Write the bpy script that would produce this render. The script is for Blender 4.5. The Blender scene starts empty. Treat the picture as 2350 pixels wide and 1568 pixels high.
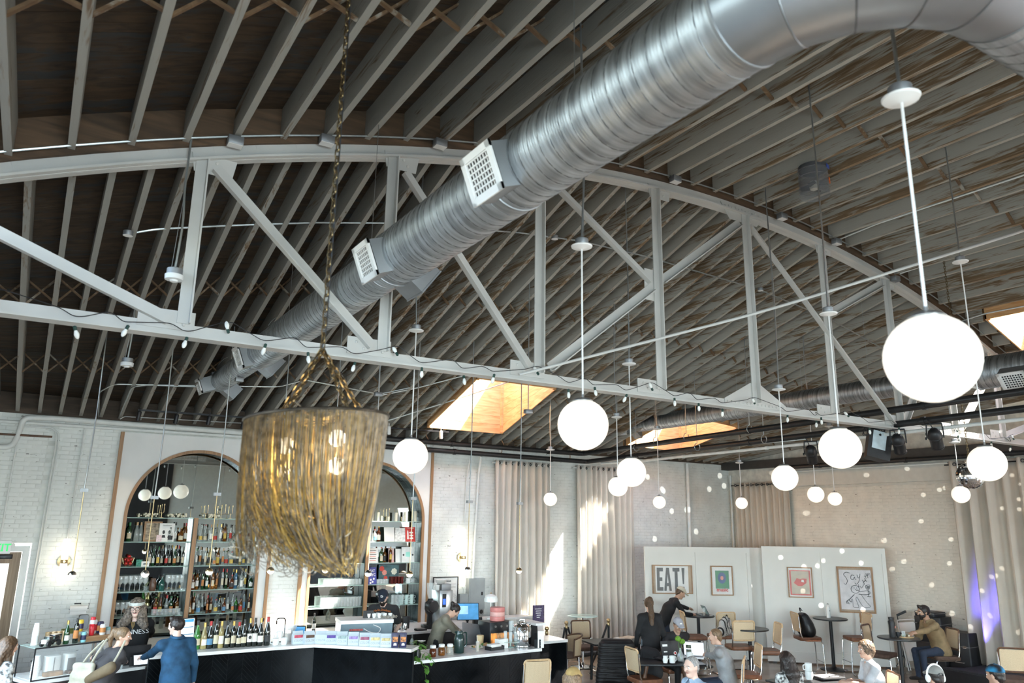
import bpy, math, random
import numpy as np
from mathutils import Vector, Matrix
PI = math.pi
R = math.radians
sc = bpy.context.scene
COL = sc.collection
rnd = random.Random(7)

EXPO, SKY, SUNP, FILL_F, FILL_L, FILL_R, GLOB = 0.45, 2.2, 48.0, 150, 130, 150, 0.52

# ------------------------------------------------------------------ camera
F_PX, PITCH, ROLL, YAW, EYE = 1728.63, .235982, .0150383, .5555758, 3.0
fw = Vector((math.sin(YAW)*math.cos(PITCH), math.cos(YAW)*math.cos(PITCH), math.sin(PITCH)))
_r = Vector((math.cos(YAW), -math.sin(YAW), 0)); _u = _r.cross(fw)
cr, sr = math.cos(ROLL), math.sin(ROLL)
rt = _r*cr + _u*sr; up = _u*cr - _r*sr
cam = bpy.data.cameras.new('camera'); camo = bpy.data.objects.new('camera', cam); COL.objects.link(camo)
cam.sensor_width = 36; cam.lens = F_PX/2350*36; cam.clip_start = .05; cam.clip_end = 200
camo.matrix_world = Matrix(((rt.x, up.x, -fw.x, 0), (rt.y, up.y, -fw.y, 0), (rt.z, up.z, -fw.z, EYE), (0, 0, 0, 1)))
cam.dof.use_dof = True; cam.dof.focus_distance = 12.5; cam.dof.aperture_fstop = 2.0
sc.camera = camo
EYEV = Vector((0, 0, EYE))
def ray(x, y): return fw*F_PX + rt*(x-1175) - up*(y-784)
def oX(x, y, X): d = ray(x, y); return EYEV + d*(X/d.x)
def oY(x, y, Y): d = ray(x, y); return EYEV + d*(Y/d.y)
def oZ(x, y, Z): d = ray(x, y); return EYEV + d*((Z-EYE)/d.z)
def oD(x, y, D): d = ray(x, y); return EYEV + d*(D/F_PX)

# ------------------------------------------------------------------ view, world, sun, added fill
sc.view_settings.view_transform = 'Standard'; sc.view_settings.look = 'None'
sc.view_settings.gamma = 1; sc.view_settings.use_curve_mapping = False
sc.view_settings.exposure = EXPO
sc.cycles.use_denoising = True
sc.cycles.max_bounces = 10; sc.cycles.diffuse_bounces = 5; sc.cycles.glossy_bounces = 5
sc.cycles.transmission_bounces = 8; sc.cycles.transparent_max_bounces = 12
sc.cycles.sample_clamp_indirect = 6; sc.cycles.caustics_reflective = False; sc.cycles.caustics_refractive = False
world = bpy.data.worlds.new('world'); sc.world = world; world.use_nodes = True
wn = world.node_tree.nodes; wl = world.node_tree.links
sky = wn.new('ShaderNodeTexSky'); sky.sky_type = 'NISHITA'; sky.sun_disc = False
SUND = Vector((-1.55, 1.0, -2.4)).normalized()
sky.sun_elevation = math.asin(-SUND.z); sky.sun_rotation = math.atan2(-SUND.x, -SUND.y)
sky.air_density = 1.0; sky.dust_density = 2.0
wl.new(sky.outputs[0], wn['Background'].inputs[0]); wn['Background'].inputs[1].default_value = SKY
def lamp(kind, name, loc, energy, color, aim=None, **kw):
    l = bpy.data.lights.new(name, kind); l.energy = energy; l.color = color
    for k, v in kw.items(): setattr(l, k, v)
    o = bpy.data.objects.new(name, l); COL.objects.link(o); o.location = loc
    if aim is not None: o.rotation_euler = Vector(aim).to_track_quat('-Z', 'Y').to_euler()
    return o
lamp('SUN', 'sun', (0, 0, 30), SUNP, (1, .95, .86), SUND, angle=R(.6))
COOL = (.76, .93, 1.0)
# fill lamps added at unseen windows, set in the front and side walls
for x, w in ((1.1, 4.2), (10.5, 2.0)):
    lamp('AREA', 'window_daylight', (x, -6.15, 2.3), FILL_F*w, COOL, (0, 1, -.42), spread=R(125), shape='RECTANGLE', size=w, size_y=3.0)
for y in (-4.0, 0, 4.0, 10.0):
    lamp('AREA', 'side_window_daylight', (-1.27, y, 2.3), FILL_L, COOL, (1, .1, -.45), spread=R(125), shape='RECTANGLE', size=3.0, size_y=2.9)
for y in (-4.0, 0):
    lamp('AREA', 'right_window_daylight', (16.97, y, 2.3), FILL_R, (.95, .97, 1), (-1, .3, -.45), spread=R(125), shape='RECTANGLE', size=3.0, size_y=2.9)
# stage wash: one blue lamp up at the curtain
lamp('SPOT', 'stage_uplight', (16.15, 8.45, .42), 420, (.12, .10, 1.0), (.65, .12, 1.1), spot_size=R(30), spot_blend=.9, shadow_soft_size=.05)

# ------------------------------------------------------------------ object helpers
def tag(o, label=None, cat=None, group=None, kind=None):
    if label: o['label'] = label
    if cat: o['category'] = cat
    if group: o['group'] = group
    if kind: o['kind'] = kind
    return o
def thing(name, label, cat, loc=(0, 0, 0), rz=0, group=None, rot=None):
    o = bpy.data.objects.new(name, None); o.empty_display_size = .1; COL.objects.link(o)
    o.location = loc; o.rotation_euler = rot if rot else (0, 0, rz)
    return tag(o, label, cat, group)
KIDS = {}
def link(name, me, parent=None):
    o = bpy.data.objects.new(name, me); COL.objects.link(o)
    if parent is not None: o.parent = parent; KIDS.setdefault(parent.name, []).append(o)
    return o
def dup(root, loc, rz=0, label=None, group=None, rot=None, scale=None):
    def cp(o, par):
        c = o.copy(); COL.objects.link(c)
        if par is not None: c.parent = par; KIDS.setdefault(par.name, []).append(c)
        for k in KIDS.get(o.name, []): cp(k, c)
        return c
    r_ = cp(root, None); r_.location = loc; r_.rotation_euler = rot if rot else (0, 0, rz)
    if scale: r_.scale = scale if hasattr(scale, '__len__') else (scale,)*3
    if label: r_['label'] = label
    if group: r_['group'] = group
    return r_
ORD = 'first second third fourth fifth sixth seventh eighth ninth tenth eleventh twelfth thirteenth fourteenth fifteenth sixteenth seventeenth eighteenth nineteenth twentieth'.split()
def od(i): return ORD[i] if i < 20 else 'last'

class MB:
    """collects shapes; build() links them as one mesh object"""
    def __init__(s): s.v = []; s.f = []; s.m = []; s.sm = []; s.M = None
    def add(s, vs, fs, m=0, smooth=False):
        b = len(s.v)
        if s.M is not None: vs = [s.M @ Vector(q) for q in vs]
        s.v += [tuple(q) for q in vs]
        for f in fs: s.f.append(tuple(i+b for i in f)); s.m.append(m); s.sm.append(smooth)
        return s
    def hexa(s, p, m=0):   # 8 points: bottom 4 ccw, top 4 ccw
        return s.add(p, [(3, 2, 1, 0), (4, 5, 6, 7), (0, 1, 5, 4), (1, 2, 6, 5), (2, 3, 7, 6), (3, 0, 4, 7)], m)
    def box(s, c, d, m=0, rot=None):
        x, y, z = d[0]/2, d[1]/2, d[2]/2
        p = [Vector(q) for q in ((-x, -y, -z), (x, -y, -z), (x, y, -z), (-x, y, -z), (-x, -y, z), (x, -y, z), (x, y, z), (-x, y, z))]
        if rot is not None: p = [rot @ q for q in p]
        c = Vector(c); return s.hexa([q+c for q in p], m)
    def bb(s, a, b, m=0):
        return s.box([(a[i]+b[i])/2 for i in range(3)], [abs(b[i]-a[i]) for i in range(3)], m)
    def rbox(s, c, d, r=.01, n=2, m=0, rot=None):   # box with rounded vertical edges and eased top
        x, y, z = d[0]/2, d[1]/2, d[2]/2; r = min(r, x*.98, y*.98); o = []
        for cx, cy, a0 in ((x-r, y-r, 0), (-x+r, y-r, 90), (-x+r, -y+r, 180), (x-r, -y+r, 270)):
            for k in range(n+1):
                a = R(a0+90*k/n); o.append((cx+r*math.cos(a), cy+r*math.sin(a), math.cos(a)*r, math.sin(a)*r))
        e = min(r*.6, z*.9); N = len(o); vs = []
        for zz, ins in ((-z, .4), (-z+e*.6, 0), (z-e*.6, 0), (z, .4)):
            for q in o:
                l = math.hypot(q[2], q[3]) or 1
                vs.append(Vector((q[0]-q[2]/l*e*ins*.8, q[1]-q[3]/l*e*ins*.8, zz)))
        if rot is not None: vs = [rot @ q for q in vs]
        c = Vector(c); vs = [q+c for q in vs]
        fs = [tuple(range(N-1, -1, -1)), tuple(range(3*N, 4*N))]
        for j in range(3):
            for i in range(N): fs.append((j*N+i, j*N+(i+1) % N, (j+1)*N+(i+1) % N, (j+1)*N+i))
        return s.add(vs, fs, m, True)
    def beam(s, a, b, w, h, m=0, upv=(0, 0, 1)):    # box from a to b; w across, h along upv
        a, b = Vector(a), Vector(b); d = (b-a).normalized(); u = Vector(upv)
        x = d.cross(u)
        if x.length < 1e-5: x = d.cross(Vector((1, 0, 0)))
        x.normalize(); y = x.cross(d).normalized()
        P = lambda o, i, j: o + x*(i*w/2) + y*(j*h/2)
        return s.hexa([P(a, -1, -1), P(a, 1, -1), P(b, 1, -1), P(b, -1, -1), P(a, -1, 1), P(a, 1, 1), P(b, 1, 1), P(b, -1, 1)], m)
    def tube(s, pts, r, n=8, m=0, closed=False, caps=True, flat=1.0):
        pts = [Vector(p) for p in pts]; L = len(pts); rr = r if hasattr(r, '__len__') else [r]*L
        T = []
        for i in range(L):
            a = pts[(i-1) % L] if closed or i > 0 else pts[i]; b = pts[(i+1) % L] if closed or i < L-1 else pts[i]
            t = (b-a); T.append(t.normalized() if t.length > 1e-9 else Vector((0, 0, 1)))
        nrm = T[0].orthogonal().normalized(); vs = []; fs = []
        for i in range(L):
            nrm = nrm - T[i]*nrm.dot(T[i])
            nrm = nrm.normalized() if nrm.length > 1e-6 else T[i].orthogonal().normalized()
            bn = T[i].cross(nrm)
            for k in range(n):
                a = 2*PI*k/n; vs.append(pts[i]+nrm*(rr[i]*math.cos(a))+bn*(rr[i]*flat*math.sin(a)))
        for i in range(L if closed else L-1):
            j = (i+1) % L
            for k in range(n): fs.append((i*n+k, i*n+(k+1) % n, j*n+(k+1) % n, j*n+k))
        if not closed and caps: fs.append(tuple(range(n-1, -1, -1))); fs.append(tuple((L-1)*n+k for k in range(n)))
        return s.add(vs, fs, m, True)
    def lathe(s, prof, n=16, c=(0, 0, 0), m=0, axis=None, ms=None, a0=0):
        c = Vector(c); q = Vector(axis).to_track_quat('Z', 'Y') if axis is not None else None
        vs = []; fs = []; L = len(prof); mm = []
        for (r, z) in prof:
            for k in range(n):
                a = a0+2*PI*k/n; p = Vector((r*math.cos(a), r*math.sin(a), z))
                vs.append((q @ p if q else p)+c)
        b = len(s.f)
        for i in range(L-1):
            for k in range(n): fs.append((i*n+k, i*n+(k+1) % n, (i+1)*n+(k+1) % n, (i+1)*n+k)); mm.append(ms[i] if ms else m)
        if prof[0][0] > 1e-6: fs.append(tuple(range(n-1, -1, -1))); mm.append(ms[0] if ms else m)
        if prof[-1][0] > 1e-6: fs.append(tuple((L-1)*n+k for k in range(n))); mm.append(ms[-1] if ms else m)
        s.add(vs, fs, m, True); s.m[b:] = mm
        return s
    def ball(s, c, r, n=16, k=10, m=0, sc=(1, 1, 1)):
        b = len(s.v)
        prof = [(max(r*math.sin(PI*i/k), 1e-7), -r*math.cos(PI*i/k)) for i in range(k+1)]
        M_, s.M = s.M, None
        s.lathe(prof, n, (0, 0, 0), m)
        s.M = M_
        for i in range(b, len(s.v)):
            q = Vector((s.v[i][0]*sc[0]+c[0], s.v[i][1]*sc[1]+c[1], s.v[i][2]*sc[2]+c[2]))
            s.v[i] = tuple(M_ @ q) if M_ is not None else tuple(q)
        return s
    def prism(s, out, z0, z1, m=0, M=None, smooth=False):   # closed xy outline (ccw) extruded z0..z1
        n = len(out); vs = [Vector((x, y, z0)) for x, y in out]+[Vector((x, y, z1)) for x, y in out]
        if M is not None: vs = [M @ q for q in vs]
        fs = [tuple(range(n-1, -1, -1)), tuple(range(n, 2*n))]+[(i, (i+1) % n, n+(i+1) % n, n+i) for i in range(n)]
        return s.add(vs, fs, m, smooth)
    def quad(s, a, b, c, d, m=0): return s.add([a, b, c, d], [(0, 1, 2, 3)], m)
    def mesh(s, name, mats):
        me = bpy.data.meshes.new(name); me.from_pydata(s.v, [], s.f)
        for q in (mats if isinstance(mats, (list, tuple)) else [mats]): me.materials.append(q)
        me.polygons.foreach_set('material_index', s.m); me.polygons.foreach_set('use_smooth', s.sm)
        if any(s.sm): me.set_sharp_from_angle(angle=R(42))
        me.update(); return me
    def build(s, name, mats, parent=None, label=None):
        o = link(name, s.mesh(name, mats), parent)
        if label: o['label'] = label
        return o
def RZ(a): return Matrix.Rotation(a, 3, 'Z')
def RX(a): return Matrix.Rotation(a, 3, 'X')
def RY(a): return Matrix.Rotation(a, 3, 'Y')
def arc(c, r, a0, a1, n, ax=(1, 0, 0), ay=(0, 0, 1)):
    c, ax, ay = Vector(c), Vector(ax), Vector(ay)
    return [c+ax*(r*math.cos(R(a0+(a1-a0)*i/n)))+ay*(r*math.sin(R(a0+(a1-a0)*i/n))) for i in range(n+1)]
def bend(pts, r, n=5):    # polyline with rounded corners
    pts = [Vector(p) for p in pts]; out = [pts[0]]
    for i in range(1, len(pts)-1):
        a, b, c = pts[i-1], pts[i], pts[i+1]
        d0, d1 = (a-b), (c-b); q = min(r, d0.length*.48, d1.length*.48)
        p0, p1 = b+d0.normalized()*q, b+d1.normalized()*q
        for k in range(n+1):
            t = k/n; out.append(p0*(1-t)**2+b*2*t*(1-t)+p1*t*t)
    return out+[pts[-1]]
def text(s, body, size, m, parent, M, name='lettering', depth=.001, align='CENTER', squeeze=1.0, bold=0):
    cu = bpy.data.curves.new(name, 'FONT'); cu.body = body; cu.size = size; cu.extrude = depth; cu.align_x = align
    cu.offset = bold; cu.resolution_u = 2
    t = bpy.data.objects.new(name, cu); COL.objects.link(t)
    dg = bpy.context.evaluated_depsgraph_get(); me = bpy.data.meshes.new_from_object(t.evaluated_get(dg))
    bpy.data.objects.remove(t); me.transform(M @ Matrix.Diagonal((squeeze, 1, 1, 1)))
    me.materials.clear(); me.materials.append(m)
    return link(name, me, parent)

# ------------------------------------------------------------------ materials
MATS = {}
def mat(name, col, rough=.5, metal=0, var=.06, scale=8, bump=0, bscale=None, stretch=(1, 1, 1), emit=0, trans=0, alpha=1, coat=0, ior=1.45, col2=None, sheen=0, spec=.5, detail=4):
    if name in MATS: return MATS[name]
    m = bpy.data.materials.new(name); m.use_nodes = True; N = m.node_tree.nodes; L = m.node_tree.links
    b = N['Principled BSDF']; b.inputs['Roughness'].default_value = rough; b.inputs['Metallic'].default_value = metal
    b.inputs['IOR'].default_value = ior; b.inputs['Transmission Weight'].default_value = trans; b.inputs['Alpha'].default_value = alpha
    b.inputs['Coat Weight'].default_value = coat; b.inputs['Sheen Weight'].default_value = sheen; b.inputs['Specular IOR Level'].default_value = spec
    tc = N.new('ShaderNodeTexCoord'); mp = N.new('ShaderNodeMapping'); mp.inputs['Scale'].default_value = stretch
    L.new(tc.outputs['Object'], mp.inputs[0])
    nz = N.new('ShaderNodeTexNoise'); nz.inputs['Scale'].default_value = scale; nz.inputs['Detail'].default_value = detail
    L.new(mp.outputs[0], nz.inputs[0])
    rp = N.new('ShaderNodeValToRGB'); c = Vector(col[:3])
    c2 = Vector(col2) if col2 else c*(1+var*2)
    c1 = c if col2 else c*(1-var*2)
    rp.color_ramp.elements[0].position = .32; rp.color_ramp.elements[1].position = .68
    rp.color_ramp.elements[0].color = (*c1, 1); rp.color_ramp.elements[1].color = (*[min(x, 1) for x in c2], 1)
    L.new(nz.outputs[0], rp.inputs[0]); L.new(rp.outputs[0], b.inputs['Base Color'])
    if emit: L.new(rp.outputs[0], b.inputs['Emission Color']); b.inputs['Emission Strength'].default_value = emit
    if bump:
        n2 = N.new('ShaderNodeTexNoise'); n2.inputs['Scale'].default_value = bscale or scale*3; n2.inputs['Detail'].default_value = 5
        L.new(mp.outputs[0], n2.inputs[0]); bp = N.new('ShaderNodeBump'); bp.inputs['Strength'].default_value = bump; bp.inputs['Distance'].default_value = .01
        L.new(n2.outputs[0], bp.inputs['Height']); L.new(bp.outputs[0], b.inputs['Normal'])
    MATS[name] = m; return m
def wood(name, dark, light, paint=None, amount=.5, stretch=(14, .5, 14), rough=.75, per=True, bump=.35, pscale=1.0):
    """long-grained wood, optionally under worn paint; each piece shifts the pattern by its own random number"""
    if name in MATS: return MATS[name]
    m = bpy.data.materials.new(name); m.use_nodes = True; N = m.node_tree.nodes; L = m.node_tree.links
    b = N['Principled BSDF']; b.inputs['Roughness'].default_value = rough
    tc = N.new('ShaderNodeTexCoord'); oi = N.new('ShaderNodeObjectInfo'); mp = N.new('ShaderNodeMapping')
    mu = N.new('ShaderNodeVectorMath'); mu.operation = 'SCALE'; mu.inputs[0].default_value = (37, 53, 29)
    L.new(oi.outputs['Random'], mu.inputs['Scale']); L.new(mu.outputs[0], mp.inputs['Location']); L.new(tc.outputs['Object'], mp.inputs[0])
    mp.inputs['Scale'].default_value = stretch
    n1 = N.new('ShaderNodeTexNoise'); n1.inputs['Scale'].default_value = 1.0; n1.inputs['Detail'].default_value = 6; n1.inputs['Distortion'].default_value = 1.6
    L.new(mp.outputs[0], n1.inputs[0])
    r1 = N.new('ShaderNodeValToRGB'); r1.color_ramp.elements[0].position = .3; r1.color_ramp.elements[1].position = .7
    r1.color_ramp.elements[0].color = (*dark, 1); r1.color_ramp.elements[1].color = (*light, 1); L.new(n1.outputs[0], r1.inputs[0])
    out = r1.outputs[0]
    if paint:
        n2 = N.new('ShaderNodeTexNoise'); n2.inputs['Scale'].default_value = pscale; n2.inputs['Detail'].default_value = 5; n2.inputs['Roughness'].default_value = .65
        mp2 = N.new('ShaderNodeMapping'); mp2.inputs['Scale'].default_value = [max(q*.22, .3) for q in stretch]
        L.new(mu.outputs[0], mp2.inputs['Location']); L.new(tc.outputs['Object'], mp2.inputs[0]); L.new(mp2.outputs[0], n2.inputs[0])
        ad = N.new('ShaderNodeMath'); ad.operation = 'MULTIPLY_ADD'; ad.inputs[1].default_value = .55; L.new(n1.outputs[0], ad.inputs[0]); L.new(n2.outputs[0], ad.inputs[2])
        r2 = N.new('ShaderNodeValToRGB'); r2.color_ramp.elements[0].position = .95-amount*.4; r2.color_ramp.elements[1].position = 1.05-amount*.4
        L.new(ad.outputs[0], r2.inputs[0])
        mx = N.new('ShaderNodeMix'); mx.data_type = 'RGBA'; L.new(r2.outputs[0], mx.inputs[0]); L.new(out, mx.inputs[6]); mx.inputs[7].default_value = (*paint, 1)
        out = mx.outputs[2]
    L.new(out, b.inputs['Base Color'])
    bp = N.new('ShaderNodeBump'); bp.inputs['Strength'].default_value = bump; bp.inputs['Distance'].default_value = .008
    L.new(n1.outputs[0], bp.inputs['Height']); L.new(bp.outputs[0], b.inputs['Normal'])
    MATS[name] = m; return m
W_PAINT = mat('white_brick_paint', (.74, .76, .73), .55, var=.035, scale=3, bump=.25, bscale=40)
W_JOINT = mat('white_mortar', (.69, .71, .67), .8, var=.08, scale=6, bump=.3)
def pits(m, dark, lo=.70):      # chips in the old brick paint, laid out in room coordinates
    N = m.node_tree.nodes; L = m.node_tree.links; b = N['Principled BSDF']; src = b.inputs['Base Color'].links[0].from_socket
    g = N.new('ShaderNodeNewGeometry'); mp = N.new('ShaderNodeMapping'); mp.inputs['Scale'].default_value = (9, 9, 22); L.new(g.outputs['Position'], mp.inputs[0])
    n = N.new('ShaderNodeTexNoise'); n.inputs['Scale'].default_value = 1; n.inputs['Detail'].default_value = 3; L.new(mp.outputs[0], n.inputs[0])
    r = N.new('ShaderNodeValToRGB'); r.color_ramp.elements[0].position = lo; r.color_ramp.elements[1].position = lo+.035; L.new(n.outputs[0], r.inputs[0])
    x = N.new('ShaderNodeMix'); x.data_type = 'RGBA'; L.new(r.outputs[0], x.inputs[0]); L.new(src, x.inputs[6]); x.inputs[7].default_value = (*dark, 1); L.new(x.outputs[2], b.inputs['Base Color'])
pits(W_PAINT, (.22, .22, .20))
W_WARM = mat('cream_brick_paint', (.70, .665, .59), .55, var=.035, scale=3, bump=.25, bscale=40)
W_WARMJ = mat('cream_mortar', (.66, .625, .55), .8, var=.08, scale=6, bump=.3)
pits(W_WARM, (.20, .17, .13), .685)
PLAST = mat('white_plaster', (.76, .76, .74), .6, var=.03, scale=1.5, bump=.05)
PANELW = mat('white_partition_paint', (.70, .69, .645), .45, var=.015, scale=2)
TRUSSW = mat('white_steel_paint', (.52, .515, .49), .4, var=.03, scale=2, bump=.05)
PIPEW = mat('white_pipe_paint', (.70, .72, .70), .4, var=.03)
PIPEB = mat('black_pipe', (.035, .035, .036), .35, metal=.4, var=.1)
BLACKM = mat('black_metal', (.018, .018, .02), .4, metal=.3, var=.1)
BLACKP = mat('black_plastic', (.02, .02, .022), .5, var=.1)
OAK = wood('oak_trim', (.26, .135, .06), (.40, .225, .11), stretch=(20, 20, 1.2), rough=.5, bump=.1)
OAKX = wood('oak_trim_level', (.26, .135, .06), (.40, .225, .11), stretch=(1.2, 20, 20), rough=.5, bump=.1)
JOIST = wood('whitewashed_joist', (.13, .085, .05), (.24, .165, .10), paint=(.29, .28, .25), amount=.92, stretch=(22, 1.6, 22), pscale=1.1)
JOISTB = wood('worn_joist', (.15, .095, .05), (.27, .18, .10), paint=(.37, .35, .305), amount=.70, stretch=(22, 1.5, 22), pscale=1.1)
EDGE = wood('grey_joist_edge', (.16, .105, .065), (.28, .20, .13), paint=(.33, .315, .28), amount=.62, stretch=(22, 1.6, 22), pscale=1.1)
EDGEB = wood('bare_joist_edge', (.22, .125, .06), (.38, .24, .125), paint=(.36, .335, .28), amount=.18, stretch=(22, 1.5, 22), pscale=1.1)
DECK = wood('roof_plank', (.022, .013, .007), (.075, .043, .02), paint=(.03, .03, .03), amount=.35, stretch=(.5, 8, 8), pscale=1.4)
STRUT = wood('brace_wood', (.09, .05, .025), (.20, .12, .06), paint=(.30, .28, .24), amount=.3, stretch=(6, 6, 6))
WELL = wood('skylight_board', (.55, .27, .10), (.74, .45, .22), stretch=(1.5, 1.5, 9), rough=.7, bump=.15)
GALV = mat('galvanised_steel', (.34, .36, .38), .40, metal=1, var=.05, scale=2.2, stretch=(1, 1, 1))
GALVS = mat('galvanised_seam', (.17, .175, .18), .45, metal=.9, var=.1)
GALVD = mat('galvanised_box', (.30, .31, .32), .5, metal=.8, var=.05, scale=3)
CONDUIT = mat('conduit_steel', (.42, .44, .44), .35, metal=.9, var=.05)
CHROME = mat('chrome', (.80, .80, .80), .08, metal=1, var=.01)
BRASS = mat('brass', (.50, .38, .21), .30, metal=1, var=.06)
GLOBE = mat('opal_glass', (1, .93, .82), .25, var=.004, emit=GLOB)
GLOWW = mat('lamp_glow', (1, .90, .74), .4, var=.004, emit=2.5)
CAPG = mat('fitter_grey', (.24, .23, .22), .4, metal=.5, var=.05)
CANW = mat('canopy_white', (.78, .77, .75), .35, var=.01)
TILE = mat('black_glazed_tile', (.004, .005, .006), .13, var=.2, scale=6, spec=.10)
GROUT = mat('dark_grout', (.05, .053, .056), .8, var=.1)
STONE = mat('white_quartz_top', (.76, .76, .74), .22, var=.03, scale=12)
MIRROR = mat('mirror_glass', (.60, .65, .63), .015, metal=1, var=.003)
GLASS = mat('clear_glass', (.86, .92, .91), .04, alpha=.17, var=.003, spec=1)
SHELFG = mat('shelf_glass', (.55, .74, .68), .05, alpha=.55, var=.01)
CAB = mat('charcoal_cabinet', (.035, .035, .037), .45, var=.08)
CURT = mat('cream_curtain', (.66, .62, .56), .85, var=.03, scale=2, sheen=.2)
CURT2 = mat('beige_curtain', (.52, .47, .40), .85, var=.03, scale=2, sheen=.2)
CANE = mat('woven_cane', (.58, .45, .29), .6, var=.06, scale=150, bump=.35, bscale=220)
BEECH = wood('blond_beech', (.50, .33, .17), (.66, .47, .28), stretch=(8, 8, 8), rough=.45, bump=.05)
WALNUT = wood('dark_walnut', (.06, .028, .014), (.14, .066, .033), stretch=(8, 8, 8), rough=.45, bump=.05)
LEATH = mat('brown_leather', (.17, .07, .035), .45, var=.12, scale=14, bump=.2)
LEATHD = mat('dark_brown_fabric', (.085, .05, .035), .8, var=.1, scale=20, bump=.2)
TOPB = mat('black_table_top', (.02, .021, .023), .35, var=.1)
PAPER = mat('white_paper', (.80, .79, .76), .7, var=.015)
WHITEP = mat('white_ceramic', (.80, .82, .80), .2, var=.01)
FLOORM = None
# ------------------------------------------------------------------ geometry of the hall
YT, YW, XF, XL, YF = 7.02, 15.4, 17.0, -1.3, -6.2
def chord(X): return 7.446-.025*(X-7.915)**2
def zt(X): return chord(X)+.19                 # underside of the joists over the truss
ZW = 4.72
def roof(X, Y): return zt(X) if Y <= YT else ZW+(YW-Y)/(YW-YT)*(zt(X)-ZW)
JD = .33
SKY = [(7.0, 8.9, 12.55, 14.7), (12.5, 14.4, 12.65, 14.65), (14.1, 16.1, 4.3, 6.6), (9.2, 11.0, -.8, 1.4)]

def struct(name, mb, m, parent=None): return tag(mb.build(name, m, parent), kind='structure')
FLOORM = mat('polished_concrete', (.20, .15, .11), .22, var=.12, scale=1.2, col2=(.33, .26, .20), bump=.05, bscale=9)
b = MB().box(((XL+XF)/2, (YF+YW)/2, -.1), (XF-XL+1, YW-YF+1, .2)); struct('floor', b, FLOORM)

# --- brick walls: a mortar slab, the bricks standing 6 mm proud, laid in running bond
BL, BH = .205, .064
def brick_field(wall, to, rects, m, single):
    """to(u, z, d): point on the wall; rects: list of (u0, u1, z0, z1) areas; single(u, z): rank of a brick, smallest ones become parts"""
    cells = []; z = 0; row = 0
    while z < 4.75:
        u = -8 + (row % 2)*BL*.5 + .02*math.sin(row*3.1)
        while u < 17:
            a, c = u, u+BL
            for (u0, u1, z0, z1) in rects:
                if z >= z0-1e-6 and z+BH <= z1+1e-6:
                    q0, q1 = max(a, u0), min(c, u1)
                    if q1-q0 > .03: cells.append((q0, q1, z)); break
            u += BL+.009
        z += BH+.0095; row += 1
    full = [q for q in cells if q[1]-q[0] > BL-1e-4]; rest = [q for q in cells if q[1]-q[0] <= BL-1e-4]
    full.sort(key=lambda q: single(q[0], q[2]))
    def solid(mb, q0, q1, zz, d):
        e = .004; P = []
        for dd, ins in ((0, 0), (d-.002, 0), (d, e)):
            P.append([to(q0+ins, zz+ins, dd), to(q1-ins, zz+ins, dd), to(q1-ins, zz+BH-ins, dd), to(q0+ins, zz+BH-ins, dd)])
        vs = P[0]+P[1]+P[2]; fs = [(8, 9, 10, 11)]
        for j in (0, 4):
            for i in range(4): fs.append((j+i, j+(i+1) % 4, j+4+(i+1) % 4, j+4+i))
        mb.add(vs, fs)
    pieces = full[:290]
    o0 = to(0, 0, 0)
    mb = MB(); solid(mb, 0, BL, 0, .003); proto = mb.mesh('brick', m)
    for (q0, q1, zz) in pieces:
        o = link('brick', proto, wall); o.location = Vector(to(q0, zz, rnd.uniform(-.0015, .002)))-Vector(o0)
    mb = MB()
    for (q0, q1, zz) in full[290:]+rest: solid(mb, q0, q1, zz, .0025+rnd.uniform(0, .0015))
    tag(mb.build('brickwork', m, wall), kind='stuff')

PX0, PX1 = 1.25, 7.48           # the plastered bar front between its two wooden edges
DOORX = .12                     # right edge of the door frame on the bar wall
mb = MB()
mb.bb((XL-.3, YW, 0), (-1.05, YW+.3, 4.9)); mb.bb((-1.05, YW, 2.55), (PX0, YW+.3, 4.9)); mb.bb((DOORX, YW, 0), (PX0, YW+.3, 2.55))
mb.bb((PX1, YW, 0), (XF+.3, YW+.3, 5.6)); mb.bb((PX0, YW+.33, 0), (PX1, YW+.5, 4.9)); mb.bb((4.06, YW, 0), (4.68, YW+.33, 4.2)); mb.bb((PX0, YW, 4.5), (PX1, YW+.33, 4.9))
wall_back = struct('wall_back', mb, W_JOINT)
brick_field(wall_back, lambda u, z, d: (u, YW-d, z), [(XL, -1.05, 0, 4.7), (-1.05, DOORX, 2.56, 4.7), (DOORX, PX0, 0, 4.7), (PX1, XF, 0, 4.7), (4.06, 4.68, .9, 4.2)], W_PAINT,
            lambda u, z: (0 if -.62 < u < 1.1 and 1.0 < z < 4.6 else 5)+abs(u-.2))
mb = MB().bb((XF, 2, 0), (XF+.3, YW+.3, 5.6)); wall_right = struct('wall_right', mb, W_WARMJ)
brick_field(wall_right, lambda u, z, d: (XF-d, u, z), [(8.9, YW, .0, 4.0)], W_WARM, lambda u, z: (0 if 9.0 < u and 1.3 < z else 5)+abs(u-9))
mb = MB().bb((XF-.06, 8.98, 4.04), (XF-.005, 13.16, 4.45)); mb.bb((XF-.03, 8.98, 3.98), (XF-.004, 13.16, 4.02)); struct('trim_1', mb, mat('header_paint', (.60, .585, .53), .5, var=.02))
mb = MB()       # side and front walls (seen in the mirrors), with tall windows added for light
def holed(mb, a, b, holes, fn, H=6.6, z0=.8, z1=3.8):
    x = a
    for h0, h1 in holes:
        fn(x, h0, 0, H); fn(h0, h1, 0, z0); fn(h0, h1, z1, H); x = h1
    fn(x, b, 0, H)
holed(mb, YF, YW, [(-5.5, -2.5), (-1.5, 1.5), (2.5, 5.5), (8.5, 11.5)], lambda a, b_, c, d: mb.bb((XL-.3, a, c), (XL, b_, d)), H=5.3)
struct('wall_left', mb, PLAST); mb = MB()
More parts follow.
